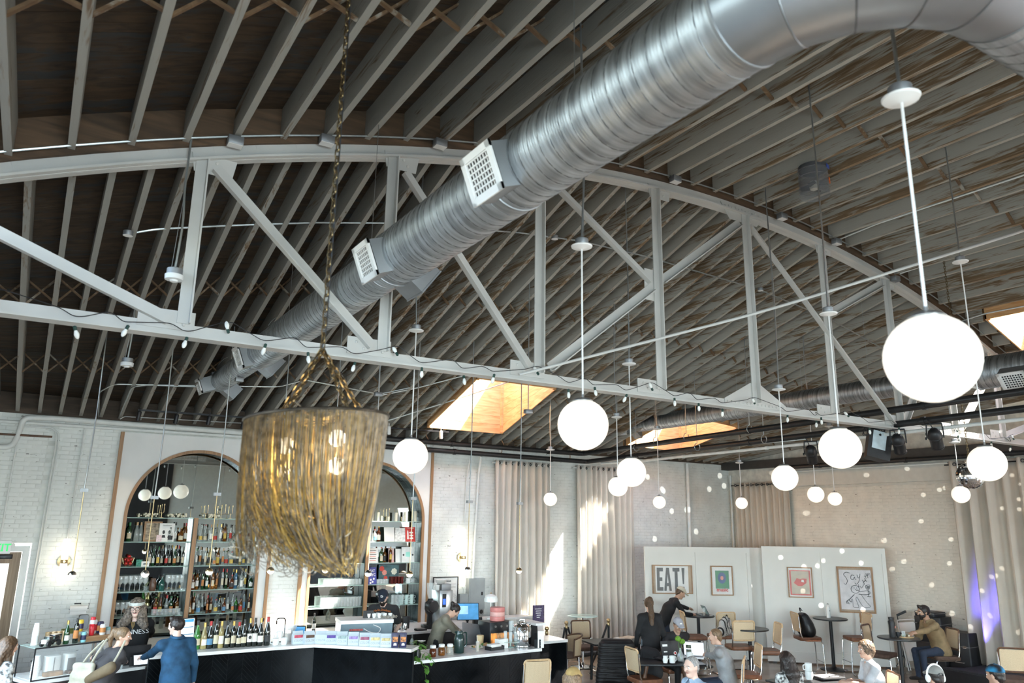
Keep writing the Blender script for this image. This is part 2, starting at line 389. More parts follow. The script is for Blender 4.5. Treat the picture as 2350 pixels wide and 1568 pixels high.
holed(mb, XL, XF, [(-1.0, 3.2), (9.5, 11.5)], lambda a, b_, c, d: mb.bb((a, YF-.3, c), (b_, YF, d)), H=7.7)
struct('wall_front', mb, mat('grey_wall_paint', (.46, .48, .47), .6, var=.02))
dm = MB().bb((3.4, YF, 0), (5.3, YF+.06, 5.4)); struct('door_2', dm, mat('black_door', (.012, .012, .014), .5)); dm = MB().bb((5.3, YF, 1.55), (17, YF+.05, 1.70)); struct('trim_5', dm, PLAST); dm = MB().bb((5.3, YF, 0), (17, YF+.04, 1.2)); struct('trim_6', dm, mat('dark_wainscot', (.05, .055, .06), .5))
mb = MB(); holed(mb, YF, 2, [(-5.5, -2.5), (-1.5, 1.5)], lambda a, b_, c, d: mb.bb((XF, a, c), (XF+.3, b_, d)), H=5.6); struct('wall_right_near', mb, PLAST)
PANE = mat('window_pane', (.9, .95, .95), .02, alpha=.10, var=.003)
def window(n, a, b_, fn, z0=.8, z1=3.8):  # wall windows out of view, added to go with the fill lamps
    t = tag(thing('window_%d' % n, None, None), kind='structure'); f = MB(); p = MB()
    for u in (a+.03, (a+b_)/2, b_-.03): fn(f, u-.03, u+.03, z0, z1, .08)
    for z in (z0+.03, z0+1.0, z0+2.0, z1-.03): fn(f, a, b_, z-.03, z+.03, .08)
    fn(p, a, b_, z0, z1, .012)
    f.build('window_frame', BLACKM, t); p.build('pane', PANE, t)
k = 1
for a, b_ in [(-5.5, -2.5), (-1.5, 1.5), (2.5, 5.5), (8.5, 11.5)]:
    window(k, a, b_, lambda m, u0, u1, z0, z1, d: m.bb((XL-.15-d/2, u0, z0), (XL-.15+d/2, u1, z1))); k += 1
for a, b_ in [(-1.0, 3.2), (9.5, 11.5)]:
    window(k, a, b_, lambda m, u0, u1, z0, z1, d: m.bb((u0, YF-.15-d/2, z0), (u1, YF-.15+d/2, z1))); k += 1

for a, b_ in [(-5.5, -2.5), (-1.5, 1.5)]:
    window(k, a, b_, lambda m, u0, u1, z0, z1, d: m.bb((XF+.15-d/2, u0, z0), (XF+.15+d/2, u1, z1))); k += 1
# --- ceiling: curved roof planks, joists, crossed braces, skylight wells
ceiling = tag(thing('ceiling', None, None), kind='structure')
def insky(x0, x1, y0, y1):
    for s in SKY:
        if x0 < s[1] and x1 > s[0] and y0 < s[3] and y1 > s[2]: return s
    return None
def plank(y0, y1, dz, name='roof_plank', th=.03):
    runs = [(XL-.3, XF+.3)]
    for s in SKY:
        if y0 < s[3] and y1 > s[2]:
            nr = []
            for a, c in runs:
                if a < s[0] and c > s[1]: nr += [(a, s[0]), (s[1], c)]
                else: nr.append((a, c))
            runs = nr
    mb = MB()
    for a, c in runs:
        n = max(2, int((c-a)/.75)); vs = []; fs = []
        for i in range(n+1):
            X = a+(c-a)*i/n
            for yy, off in ((y0, 0), (y1, 0), (y1, th), (y0, th)): vs.append((X, yy, roof(X, yy)+JD+dz+off))
        for i in range(n):
            for q in range(4): fs.append((i*4+q, i*4+(q+1) % 4, i*4+4+(q+1) % 4, i*4+4+q))
        fs += [(3, 2, 1, 0), (n*4, n*4+1, n*4+2, n*4+3)]
        mb.add(vs, fs)
    return mb.build(name, DECK, ceiling)
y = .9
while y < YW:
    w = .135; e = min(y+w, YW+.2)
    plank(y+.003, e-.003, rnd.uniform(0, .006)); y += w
mb = MB()       # outer roof skin, with the skylight holes
def skin(mb):
    xs = sorted(set([XL-.3, XF+.3]+[s[i] for s in SKY for i in (0, 1)]+[XL+k*.9 for k in range(20)])); ys = sorted(set([YF-.3, YT, YW+.3]+[s[i] for s in SKY for i in (2, 3)]))
    for i in range(len(xs)-1):
        for j in range(len(ys)-1):
            if insky(xs[i]+.01, xs[i+1]-.01, ys[j]+.01, ys[j+1]-.01): continue
            p = [(xs[i+a], ys[j+c], roof(xs[i+a], ys[j+c])+JD+.05) for a, c in ((0, 0), (1, 0), (1, 1), (0, 1))]
            mb.hexa(p+[(q[0], q[1], q[2]+.12) for q in p])
skin(mb); mb.build('roof_skin', mat('roofing', (.06, .055, .05), .9), ceiling)
def joist(X, y0, y1, m):
    mb = MB(); h = .029; segs = [(y0, y1)]
    for s in SKY:
        if s[0]-.01 < X < s[1]+.01:
            ns = []
            for a, c in segs:
                if a < s[2] and c > s[3]: ns += [(a, s[2]-.05), (s[3]+.05, c)]
                else: ns.append((a, c))
            segs = ns
    # twisted and bowed a little, as old timber is
    tw = rnd.uniform(-.006, .006)
    for a, c in segs:
        vs = []
        for yy in (a, c):
            z = roof(X, yy)
            vs += [(X-h+tw, yy, z), (X+h+tw, yy, z), (X+h, yy, z+JD), (X-h, yy, z+JD)]
        mb.add(vs, [(0, 1, 2, 3), (7, 6, 5, 4)]+[(q, 4+q, 4+(q+1) % 4, (q+1) % 4) for q in range(4)]); mb.m[-6] = 1
    return mb.build('joist', m, ceiling)
NJX = [-.112+.4328*k for k in range(-2, 40)]; FJX = [-.398+.3145*k for k in range(-2, 56)]
for X in NJX: joist(X, YF, YT-.07, [JOIST, EDGE] if X < 4 else [JOISTB, EDGEB])
for X in FJX: joist(X, YT+.07, YW, [JOIST, EDGE] if X < 4 else [JOISTB, EDGEB])
def ledger(Y, w):       # solid timber along the truss, between the joist ends
    mb = MB(); n = 40
    for i in range(n):
        x0 = XL+(XF-XL)*i/n; x1 = XL+(XF-XL)*(i+1)/n
        mb.hexa([(x0, Y-w, zt(x0)-.04), (x1, Y-w, zt(x1)-.04), (x1, Y+w, zt(x1)-.04), (x0, Y+w, zt(x0)-.04),
                 (x0, Y-w, zt(x0)+JD), (x1, Y-w, zt(x1)+JD), (x1, Y+w, zt(x1)+JD), (x0, Y+w, zt(x0)+JD)])
    mb.build('ledger', wood('ledger_timber', (.05, .03, .016), (.13, .075, .04), stretch=(1, 8, 8)), ceiling)
ledger(YT, .065)
mb = MB().bb((XL, YW-.05, ZW-.02), (XF, YW, ZW+JD)); mb.build('wall_plate', wood('plate_timber', (.04, .028, .018), (.09, .06, .04), stretch=(1, 8, 8)), ceiling)
n_single = 0; rest = MB()
def brace(Xa, Xb, Y, k):
    global n_single
    for s in (0, 1):
        za, zb = roof(Xa, Y), roof(Xb, Y)
        p = (Xa+.02, Y+(.024 if s else -.024), za+(.02 if s else JD-.03)); q = (Xb-.02, Y+(.024 if s else -.024), zb+(JD-.03 if s else .02))
        if insky(Xa, Xb, Y-.1, Y+.1): continue
        if n_single < 298: MB().beam(p, q, .04, .02).build('brace', STRUT, ceiling); n_single += 1
        else: rest.beam(p, q, .04, .02)
for Y, xs in ((4.87, NJX), (10.4, FJX), (13.15, FJX), (2.2, NJX)):
    for i in range(len(xs)-1):
        if xs[i] > XL and xs[i+1] < XF: brace(xs[i], xs[i+1], Y, i)
tag(rest.build('braces', STRUT, ceiling), kind='stuff')
# skylight wells of pale boards, open to the sky under a pane
for i, (x0, x1, y0, y1) in enumerate(SKY):
    t = tag(thing('window_%d' % (9+i), None, None), kind='structure'); Hh = .50
    ztop = max(roof(x, y_) for x in (x0, x1) for y_ in (y0, y1))+JD+Hh
    def wallb(p, q, nrm):
        p, q = Vector(p), Vector(q); nb = 8
        for j in range(nb):
            za, zb = roof(p.x, p.y)-.005, roof(q.x, q.y)-.005
            la = [za+(ztop-za)*(j+s)/nb for s in (.01, .99)]; lb = [zb+(ztop-zb)*(j+s)/nb for s in (.01, .99)]
            n_ = Vector(nrm)*.025; g = .002*(j % 3)
            o_ = Vector(nrm)*g
            MB().hexa([(p.x+o_.x, p.y+o_.y, la[0]), (q.x+o_.x, q.y+o_.y, lb[0]), (q.x+n_.x, q.y+n_.y, lb[0]), (p.x+n_.x, p.y+n_.y, la[0]),
                       (p.x+o_.x, p.y+o_.y, la[1]), (q.x+o_.x, q.y+o_.y, lb[1]), (q.x+n_.x, q.y+n_.y, lb[1]), (p.x+n_.x, p.y+n_.y, la[1])]).build('well_board', WELL, t)
    for p, q, nr in (((x0, y1, 0), (x1, y1, 0), (0, -1, 0)), ((x0, y0, 0), (x1, y0, 0), (0, 1, 0)), ((x1, y0, 0), (x1, y1, 0), (-1, 0, 0)), ((x0, y0, 0), (x0, y1, 0), (1, 0, 0))): wallb(p, q, nr)
    mb = MB()
    for (x, y_) in ((x0+.05, y1-.05), (x1-.05, y1-.05), (x0+.05, y0+.05), (x1-.05, y0+.05)): mb.bb((x-.025, y_-.025, roof(x, y_)), (x+.025, y_+.025, ztop))
    mb.build('corner_post', WELL, t)
    mb = MB().bb((x0-.06, y0-.06, ztop+.01), (x1+.06, y1+.06, ztop+.02)); mb.build('pane', PANE, t)
    f = MB()
    for y_ in (y0, y1): f.bb((x0-.08, y_-.03, ztop+.021), (x1+.08, y_+.03, ztop+.07))
    for x in (x0, x1): f.bb((x-.04, y0-.08, ztop+.021), (x+.04, y1+.08, ztop+.07))
    f.build('frame', BLACKM, t)

# --- white bowstring truss of riveted steel angles
truss = thing('roof_truss', 'white riveted steel bowstring truss spanning the hall under the joists', 'truss', (7.9, YT, 4.54))
def tr(name, mb): return mb.build(name, TRUSSW, truss)
T0 = Vector((7.9, YT, 4.54))
def L3(x, z, dy=0): return Vector((x-7.9, dy, z-4.54))
mb = MB(); n = 48; xa, xb = -1.25, 16.95
for i in range(n):
    x0 = xa+(xb-xa)*i/n; x1 = xa+(xb-xa)*(i+1)/n; zz = lambda x: max(chord(x), 4.62)
    mb.beam(L3(x0, zz(x0)+.012, 0), L3(x1, zz(x1)+.012, 0), .17, .022); mb.beam(L3(x0, zz(x0)+.075, -.012), L3(x1, zz(x1)+.075, -.012), .02, .15)
    mb.beam(L3(x0, zz(x0)+.075, .012), L3(x1, zz(x1)+.075, .012), .02, .15)
tr('top_chord', mb)
mb = MB(); mb.beam(L3(xa, 4.545), L3(xb, 4.56), .16, .018); mb.beam(L3(xa, 4.60, -.014), L3(xb, 4.615, -.014), .022, .11); mb.beam(L3(xa, 4.60, .014), L3(xb, 4.615, .014), .022, .11)
tr('bottom_chord', mb)
RIV = MB().ball((0, 0, 0), .016, 8, 6, sc=(1, .7, 1)).mesh('rivet', TRUSSW)
def gusset(x, z, pts, rivs):
    mb = MB(); M = Matrix(((1, 0, 0), (0, 0, -1), (0, 1, 0)))
    mb.prism([(a, c) for a, c in pts], .026, .036, M=Matrix(((1, 0, 0, 0), (0, 0, -1, 0), (0, 1, 0, 0), (0, 0, 0, 1))))
    o = mb.build('gusset_plate', TRUSSW, truss); o.location = L3(x, z)
    for a, c in rivs:
        q = link('rivet', RIV, o); q.location = (a, -.037, c)
VX = [-.92, .95, 2.82, 4.71, 6.57, 8.33, 10.05, 11.73, 13.36, 14.95]
for x in VX:
    w = .10
    mb = MB(); mb.beam(L3(x-.03, 4.66, -.045), L3(x-.03, chord(x), -.045), .10, .014, upv=(0, 1, 0)); mb.beam(L3(x+.02, 4.66, -.075), L3(x+.02, chord(x), -.075), .014, .07, upv=(0, 1, 0))
    tr('vertical_web', mb)
def diag(a, c, up_=True):
    a, c = L3(a[0], a[1], -.04), L3(c[0], c[1], -.04); d = (c-a).normalized(); nz = Vector((0, -1, 0)).cross(d)
    if nz.z > 0: nz = -nz
    mb = MB(); mb.beam(a, c, .014, .11, upv=nz); off = nz*.048+Vector((0, -.035, 0)); mb.beam(a+off, c+off, .07, .014, upv=nz)
    tr('diagonal_web', mb)
for a, c in (((-.84, 5.32), (.80, 4.68)), ((1.05, 6.18), (2.68, 4.70)), ((2.95, 6.66), (4.56, 4.72)), ((5.0, 6.98), (6.42, 6.08)), ((6.46, 6.0), (4.84, 4.74)), ((6.62, 6.12), (8.2, 7.3)), ((8.42, 7.3), (11.55, 4.66)),
             ((10.08, 6.22), (11.62, 7.0)), ((11.85, 4.7), (13.25, 6.6)), ((13.5, 4.7), (14.8, 5.9)), ((15.05, 4.7), (16.6, 5.1))): diag(a, c)
for x in VX:
    big = abs(x-8.33) < .01
    if big:
        gusset(x, 4.60, [(-.62, 0), (.62, 0), (.62, .07), (.1, .33), (-.1, .33), (-.62, .07)], [(a*.075-.56, .035) for a in range(16)])
        gusset(x, chord(x)-.02, [(-.5, .13), (-.32, -.10), (.25, -.10), (.5, .13)], [(a*.07-.4, .08+.02*(a % 2)) for a in range(12)])
    else:
        gusset(x-.17, 4.60, [(-.22, 0), (.24, 0), (.24, .17), (-.22, .17)], [(-.13, .12), (-.05, .06), (.15, .12), (.15, .05)])
        gusset(x+.08, chord(x)-.10, [(-.17, -.02), (.17, -.02), (.2, .16), (-.2, .16)], [(.07, .04), (.02, .1), (-.12, .03), (-.12, .1)])
gusset(6.50, 6.02, [(-.16, -.2), (.1, -.2), (.1, .22), (-.16, .22)], [(-.1, .12), (-.05, -.02), (-.1, -.12), (.06, .14), (.06, 0), (.06, -.14)])
# ------------------------------------------------------------------ spiral ducts
DUCT = bpy.data.materials.new('spiral_duct_steel'); DUCT.use_nodes = True
def _duct():
    N = DUCT.node_tree.nodes; L = DUCT.node_tree.links; b = N['Principled BSDF']; b.inputs['Metallic'].default_value = 1
    tc = N.new('ShaderNodeTexCoord'); mp = N.new('ShaderNodeMapping'); mp.inputs['Scale'].default_value = (2.5, 26, 2.5); L.new(tc.outputs['Object'], mp.inputs[0])
    n = N.new('ShaderNodeTexNoise'); n.inputs['Scale'].default_value = 1; n.inputs['Detail'].default_value = 4; L.new(mp.outputs[0], n.inputs[0])
    r = N.new('ShaderNodeValToRGB'); r.color_ramp.elements[0].color = (.33, .35, .37, 1); r.color_ramp.elements[1].color = (.58, .62, .65, 1); r.color_ramp.elements[0].position = .35; r.color_ramp.elements[1].position = .65
    L.new(n.outputs[0], r.inputs[0]); L.new(r.outputs[0], b.inputs['Base Color'])
    r2 = N.new('ShaderNodeMapRange'); r2.inputs[3].default_value = .36; r2.inputs[4].default_value = .54; L.new(n.outputs[0], r2.inputs[0]); L.new(r2.outputs[0], b.inputs['Roughness'])
    w = N.new('ShaderNodeTexWave'); w.wave_type = 'BANDS'; w.bands_direction = 'Y'; w.inputs['Scale'].default_value = 14; w.inputs['Distortion'].default_value = .15; L.new(tc.outputs['Object'], w.inputs[0])
    bp = N.new('ShaderNodeBump'); bp.inputs['Strength'].default_value = .18; bp.inputs['Distance'].default_value = .004; L.new(w.outputs[0], bp.inputs['Height']); L.new(bp.outputs[0], b.inputs['Normal'])
_duct()
GRILLE = mat('white_grille', (.80, .80, .79), .4, var=.01)
def register(parent, loc, out, wid, hei, depth, closed=False):
    """box collar on the duct with a white grille; out: outward direction (unit), local Y runs along the duct"""
    o = Vector(out).normalized(); yv = Vector((0, 1, 0)); zv = yv.cross(o).normalized()
    M = Matrix(((yv.x, zv.x, o.x, loc[0]), (yv.y, zv.y, o.y, loc[1]), (yv.z, zv.z, o.z, loc[2]), (0, 0, 0, 1)))
    mb = MB(); mb.box((0, 0, depth/2-.1), (wid, hei, depth+.2))
    bx = mb.build('register_box', GALVD, parent); bx.matrix_local = M
    if closed:
        mb = MB().box((0, 0, depth+.008), (wid+.01, hei+.01, .014)); mb.build('cover_plate', GALVD, bx); return
    f = MB(); t = .045; z = depth+.022
    for s in (-1, 1): f.box((s*(wid/2-t/2+.012), 0, z), (t, hei+.024, .018)); f.box((0, s*(hei/2-t/2+.012), z), (wid+.024, t, .018))
    f.build('grille_frame', GRILLE, bx)
    g = MB(); n = max(4, int(hei/.034)); k = max(4, int(wid/.034))
    for i in range(1, n): g.box((0, -hei/2+hei*i/n, z-.004), (wid-.06, .010, .010))
    for i in range(1, k): g.box((-wid/2+wid*i/k, 0, z-.009), (.010, hei-.06, .008))
    tag(g.build('grille_blades', GRILLE, bx), kind='stuff')
    MB().box((0, 0, depth+.001), (wid-.03, hei-.03, .002)).build('grille_throat', BLACKM, bx)
def seam(parent, r, y0, y1, pitch=.105, name='spiral_seam', n=20):
    k = int((y1-y0)/pitch*n); pts = [(r*math.cos(2*PI*i/n), y0+pitch*i/n, r*math.sin(2*PI*i/n)) for i in range(k+1)]
    MB().tube(pts, .0042, 4).build(name, GALVS, parent)
def straight(parent, runs, seams=True):
    for (y0, y1, r0, r1) in runs:
        m = MB(); k = 40; L_ = 2 if r0 == r1 else 3
        m.lathe([(r0, 0), (r0+(r1-r0)*.5, (y1-y0)/2), (r1, y1-y0)], k, (0, y0, 0), axis=(0, 1, 0)); m.build('duct_run', DUCT, parent)
        m = MB(); m.lathe([(max(r0, r1)+.001, -.012), (max(r0, r1)+.008, -.008), (max(r0, r1)+.008, .008), (max(r0, r1)+.001, .012)], k, (0, y0, 0), axis=(0, 1, 0)); m.build('joint_band', GALVD, parent)
        if seams and abs(r0-r1) < .01: seam(parent, r0, y0+.03, y1-.02)
D1 = thing('spiral_duct', 'large galvanised spiral duct running from the top right corner down to the bar wall', 'duct', (2.47, 0, 5.274))
straight(D1, [(2.0, 3.95, .25, .25), (3.95, 5.95, .25, .25), (5.95, 6.15, .25, .222), (6.15, 10.75, .222, .222), (10.75, 10.95, .222, .178), (10.95, 13.45, .178, .178)])
for i in range(5):       # gored elbow from +Y run to +X run
    a0, a1 = i*18, (i+1)*18; c = Vector((.75, 2.0, 0)); m = MB(); vs = []; fs = []; k = 40
    for a in (a0, a1):
        cc = c+Vector((-.75*math.cos(R(a)), -.75*math.sin(R(a)), 0)); rad = Vector((-math.cos(R(a)), -math.sin(R(a)), 0))
        for q in range(k): vs.append(cc+rad*(.252*math.cos(2*PI*q/k))+Vector((0, 0, .252*math.sin(2*PI*q/k))))
    for q in range(k): fs.append((q, (q+1) % k, k+(q+1) % k, k+q))
    m.add(vs, fs, 0, True); m.build('elbow_gore', GALV, D1)
    m = MB(); m.tube(vs[k:], .005, 5, closed=True); m.build('elbow_seam', GALVS, D1)
m = MB().lathe([(.25, 0), (.25, 6.5)], 40, (.75, 1.25, 0), axis=(1, 0, 0)); m.build('duct_run', DUCT, D1)
pts = [(.75+.105*i/20, 1.25+.25*math.cos(2*PI*i/20), .25*math.sin(2*PI*i/20)) for i in range(20*60)]
MB().tube(pts, .0042, 4).build('spiral_seam', GALVS, D1)
LQ = Vector((-.93, 0, -.36)); RQ = Vector((.80, 0, -.60))
for y, r, w in ((3.85, .25, .34), (5.85, .25, .32), (10.7, .222, .30)):
    register(D1, LQ.normalized()*(r-.04)+Vector((0, y, 0)), LQ, w, .30, .12)
    if y > 4: register(D1, RQ.normalized()*(r-.04)+Vector((0, y+.1, 0)), RQ, w, .28, .13, True)
register(D1, LQ.normalized()*.14+Vector((0, 13.4, 0)), LQ, .26, .24, .20); register(D1, RQ.normalized()*.14+Vector((0, 13.4, 0)), RQ, .26, .24, .20, True)
m = MB().box((0, 13.5, 0), (.30, .16, .30)); m.build('end_cap', GALVD, D1)
for y in (3.3, 6.6, 9.4, 12.4):
    m = MB()
    m.tube([(0, y, .2), (0, y, roof(2.47, y)-5.274+.1)], .003, 5); m.tube(arc((0, y, 0), .256, 20, 160, 10), .003, 4)
    m.build('hanger_wire', CONDUIT, D1)
D2 = thing('spiral_duct', 'thinner galvanised spiral duct on the right, behind the big globe lamp', 'duct', (12.3, 0, 5.37))
straight(D2, [(1.5, 5.95, .25, .25), (5.95, 6.15, .25, .185), (6.15, 14.2, .185, .185)])
register(D2, Vector((-.75, 0, -.66))*.21+Vector((0, 5.35, 0)), (-.75, 0, -.66), .36, .30, .13); register(D2, Vector((.75, 0, -.66))*.21+Vector((0, 5.45, 0)), (.75, 0, -.66), .36, .28, .13, True)
register(D2, Vector((-.80, 0, -.60))*.14+Vector((0, 9.75, 0)), (-.80, 0, -.60), .32, .24, .08, True); register(D2, Vector((.7, 0, -.7))*.14+Vector((0, 9.75, 0)), (.7, 0, -.7), .32, .24, .08, True)
register(D2, Vector((-.93, 0, -.36))*.13+Vector((0, 14.15, 0)), (-.93, 0, -.36), .27, .25, .20); register(D2, Vector((.80, 0, -.60))*.13+Vector((0, 14.15, 0)), (.8, 0, -.6), .27, .25, .20, True)
MB().box((0, 14.24, 0), (.3, .16, .3)).build('end_cap', GALVD, D2)
for y in (3.4, 7.8, 9.2, 10.8, 12.6, 13.6): MB().tube([(0, y, .15), (0, y, roof(12.3, y)-5.37+.1)], .003, 5).build('hanger_wire', CONDUIT, D2)

# ------------------------------------------------------------------ globe pendants
# px, py of the globe centre, its radius in the photo's pixels, real radius, px,py of the canopy plate (None: hidden), label
GL = [(2138, 822, 102, .20, (2050, 232), 'biggest round opal globe pendant, at the right before the far duct'),
      (1338, 975, 58.5, .20, (1334, 570), 'big opal globe pendant hanging in the middle, below the truss chord'),
      (942, 1047, 40.5, .20, (953, 762), 'opal globe pendant just right of the gold fringe chandelier'),
      (1928, 1029, 46.5, .20, (1899, 722), 'opal globe pendant just left of the taped black speaker box'),
      (1449, 1084, 33.5, .18, (1443, 838), 'opal globe pendant overlapping a lower smaller one, before the white curtains'),
      (1418, 1117, 22.5, .16, (1414, 960), 'smaller opal globe pendant half hidden behind a larger one before the curtains'),
      (1801, 1097, 29.5, .17, (1786, 897), 'opal globe pendant before the beige curtain in the far corner'),
      (1263, 1146, 15.5, .14, (1262, 1034), 'small opal globe pendant alone before the pleated curtain beside the sunlit brick'),
      (1513, 1153, 14.5, .13, None, 'small opal globe pendant before the bare brick left of the vertical white pipe'),
      (1702, 1155, 13.5, .13, (1697, 1064), 'smallest opal globe pendant, before the left edge of the corner curtain'),
      (1872, 1135, 18.5, .15, None, 'opal globe pendant below the leftmost stage spotlight, left one of two'),
      (1916, 1145, 15.5, .14, None, 'small opal globe pendant directly under the globe beside the taped speaker box'),
      (2265, 1064, 40.5, .20, None, 'bright opal globe pendant in front of the mirror ball'),
      (2205, 1135, 19.5, .15, (2190, 1018), 'small opal globe pendant below the mirror ball, before the stage curtain')]
def globe(i, px, py, rp, r, can, label):
    c = oD(px, py, F_PX*r/rp); t = thing('globe_pendant', label, 'pendant lamp', c, group=None)
    m = MB(); k = 18; m.lathe([(r*math.sin(PI*i_/k)+1e-6, -r*math.cos(PI*i_/k)) for i_ in range(k-1)]+[(r*.36, r*.935)], 32); m.build('globe', GLOBE, t)
    m = MB().lathe([(r*.40, r*.90), (r*.41, r*.95), (r*.30, r*1.04), (.012, r*1.06), (.01, r*1.2)], 20); m.build('fitter', CAPG, t)
    zr = roof(c.x, c.y)-c.z
    if can:
        # canopy height: where the vertical above the globe passes the canopy's image row
        best = min(range(10, 300), key=lambda q: abs(prj(Vector((c.x, c.y, c.z+q*.015)))[1]-can[1])); zc = best*.015
    else: zc = zr*.62
    zc = min(zc, zr-.1)
    MB().tube([(0, 0, r*1.05), (0, 0, zc)], .0075, 6).build('rod', CANW, t)
    m = MB().lathe([(.012, -.012), (.085, .006), (.09, .016), (.08, .022), (0.001, .022)], 20, (0, 0, zc)); m.build('canopy', CANW, t)
    m = MB().lathe([(.052, .022), (.056, .03), (.056, .075), (.05, .08), (0.001, .08)], 16, (0, 0, zc)); m.build('junction_box', GALVD, t)
    s = .05*math.sin(i*2.3)
    MB().tube(bend([(0, 0, zc+.08), (.02+s, .02, zc+.08+(zr-zc)*.4), (.0, .0, zr+JD+.02)], .3), .009, 6).build('conduit', CONDUIT, t)
    MB().tube([(.03, .01, zc+.08), (.0, .0, zr+.1)], .0025, 4).build('support_wire', CONDUIT, t)
def prj(p):
    q = Vector(p)-EYEV; w = q.dot(fw); return (1175+F_PX*q.dot(rt)/w, 784-F_PX*q.dot(up)/w, w)
for i, g in enumerate(GL): globe(i, *g)

# small brass bar pendants over the counter
BP = [(165, 1320, 194, 1128, 'before the brick at the wall sconce'), (333, 1317, 386, 1146, 'before the wine glasses of the left arch'), (480, 1312, 494, 1138, 'before the right bay of the left arch'),
      (621, 1310, 627, 1160, 'before the brick strip between the arches'), (747, 1308, 750, 1165, 'before the left bay of the right arch'), (845, 1316, 853, 1160, 'before the middle post of the right arch'),
      (940, 1318, 947, 1148, 'before the right bay of the right arch'), (1073, 1308, 1076, 1154, 'beside the framed poster and grey panel box'), (1191, 1310, 1194, 1158, 'before the pleated curtain')]
for i, (x, y, bx, by, where) in enumerate(BP):
    c = oY(x, y, 12.0 if i < 4 else 11.6); t = thing('bar_pendant', 'slim brass rod pendant with half-glass ball, '+where, 'pendant lamp', c)
    r = .052; MB().lathe([(r*math.sin(PI*k/12)+1e-6, -r*math.cos(PI*k/12)) for k in range(7)], 16).build('glowing_shade', GLOWW, t)
    MB().lathe([(r*math.sin(PI*k/12)+1e-6, -r*math.cos(PI*k/12)) for k in range(6, 13)], 16).build('ball_cap', CHROME if i in (0, 1, 5, 7) else BRASS, t)
    z = min(range(10, 200), key=lambda q: abs(prj(c+Vector((0, 0, q*.01)))[1]-by))*.01; zr = roof(c.x, c.y)-c.z
    MB().tube([(0, 0, r*.9), (0, 0, z)], .007, 6).build('rod', BRASS, t)
    MB().box((0, 0, z+.02), (.10, .07, .045)).build('junction_box', GALVD, t)
    MB().tube(bend([(0, 0, z+.04), (.02, .01, z+.9), (0, 0, zr+JD+.02)], .4), .009, 6).build('conduit', CONDUIT, t)

# ------------------------------------------------------------------ fringe chandelier on its chain
GOLD = mat('gold_chain', (.38, .245, .07), .4, metal=.55, var=.2, scale=30)
GOLDL = mat('bright_gold_chain', (.58, .40, .13), .32, metal=.7, var=.2, scale=30)
SILV = mat('tarnished_chain', (.17, .145, .115), .4, metal=.7, var=.25, scale=30)
DARKCH = mat('dark_chain', (.05, .04, .03), .45, metal=.7, var=.3)
CHD = 4.0; CW = CHD/F_PX
cc = oD(729, 962, CHD); cr_ = 160*CW
ch = thing('fringe_chandelier', 'gold chain fringe chandelier draped from a ring, hanging on a long chain', 'chandelier', cc)
hor = Vector((math.cos(YAW), -math.sin(YAW), 0)); dep = Vector((math.sin(YAW), math.cos(YAW), 0)); Zv = Vector((0, 0, 1))
tilt = Matrix.Rotation(R(-4.5), 3, dep)
def ringp(a, q=1.0): return tilt @ (hor*(cr_*q*math.cos(a))+dep*(cr_*q*math.sin(a)))
MB().tube([ringp(2*PI*i/48) for i in range(48)], .008, 8, closed=True).build('ring', DARKCH, ch)
for j, q in ((0, .62), (1, .33)): MB().tube([ringp(2*PI*i/36, q) for i in range(36)], .005, 6, closed=True).build('inner_ring', GOLD, ch)
m = MB()
for k in range(8): m.tube([ringp(k*PI/4, .05), ringp(k*PI/4, 1)], .005, 5)
m.build('spokes', GOLD, ch)
# fringe: every strand hangs from the ring, swings to the gathering point low on the right and climbs to the ring again
H1 = 1.0*cr_
def strand(a, q, gather, droop, jit, n=16, a2=None):
    p0 = ringp(a, q); p3 = gather
    out = []
    for i in range(n+1):
        t = i/n
        # starts straight down, then curves over to the gathering point
        x = p0*(1-t**2.2)+p3*(t**2.2); z = p0.z+(p3.z-p0.z)*(1-(1-t)**1.25)
        sag = -droop*math.sin(PI*t)**2
        out.append(Vector((x.x+jit.x*t*(1-t)*3, x.y+jit.y*t*(1-t)*3, z+sag)))
    return out
layers = [(1.0, 400, SILV, 'outer_fringe', .0017), (.985, 330, GOLD, 'gold_fringe', .0018), (.66, 190, GOLDL, 'inner_fringe', .0022), (.9, 90, DARKCH, 'dark_fringe', .0016)]
def swag(p0, p3, pw, droop, jit, n=15):
    out = []
    for i in range(n+1):
        t = i/n; k = t**pw; z = p0.z+(p3.z-p0.z)*(1-(1-t)**1.2)-droop*math.sin(PI*min(1, t*1.05))**3
        out.append(Vector((p0.x+(p3.x-p0.x)*k+jit.x*t*(1-t)*3, p0.y+(p3.y-p0.y)*k+jit.y*t*(1-t)*3, z)))
    return out
for q, n_, M_, nm, rad in layers:
    m = MB()
    for k in range(n_):
        a = 2*PI*(k+rnd.random()*.8)/n_
        p0 = ringp(a, q); u = p0.dot(hor)/cr_; v = p0.dot(dep)/cr_
        gu = .52+.16*rnd.uniform(-1, 1)-(.75*(.5-u)*rnd.random() if u < .5 else 0); low = rnd.uniform(285, 345)-60*max(0, .1-u)*rnd.random()
        if u > .55 and rnd.random() < .6: gu = u*.72; low = rnd.uniform(235, 330)
        if u < -.6 and rnd.random() < .35: gu = u+.1*rnd.random(); low = rnd.uniform(285, 310)
        g = hor*(cr_*gu)+dep*(cr_*(.45*v+rnd.uniform(-.1, .1)))+Zv*(-CW*low)
        j = Vector((rnd.uniform(-1, 1), rnd.uniform(-1, 1), 0))*.004
        m.tube(swag(p0, g, 3.2 if u < .4 else 1.5, rnd.uniform(0, .02), j), rad, 3, caps=False)
    tag(m.build(nm, M_, ch), kind='stuff')
m = MB()        # tangle of loose loops at the bottom
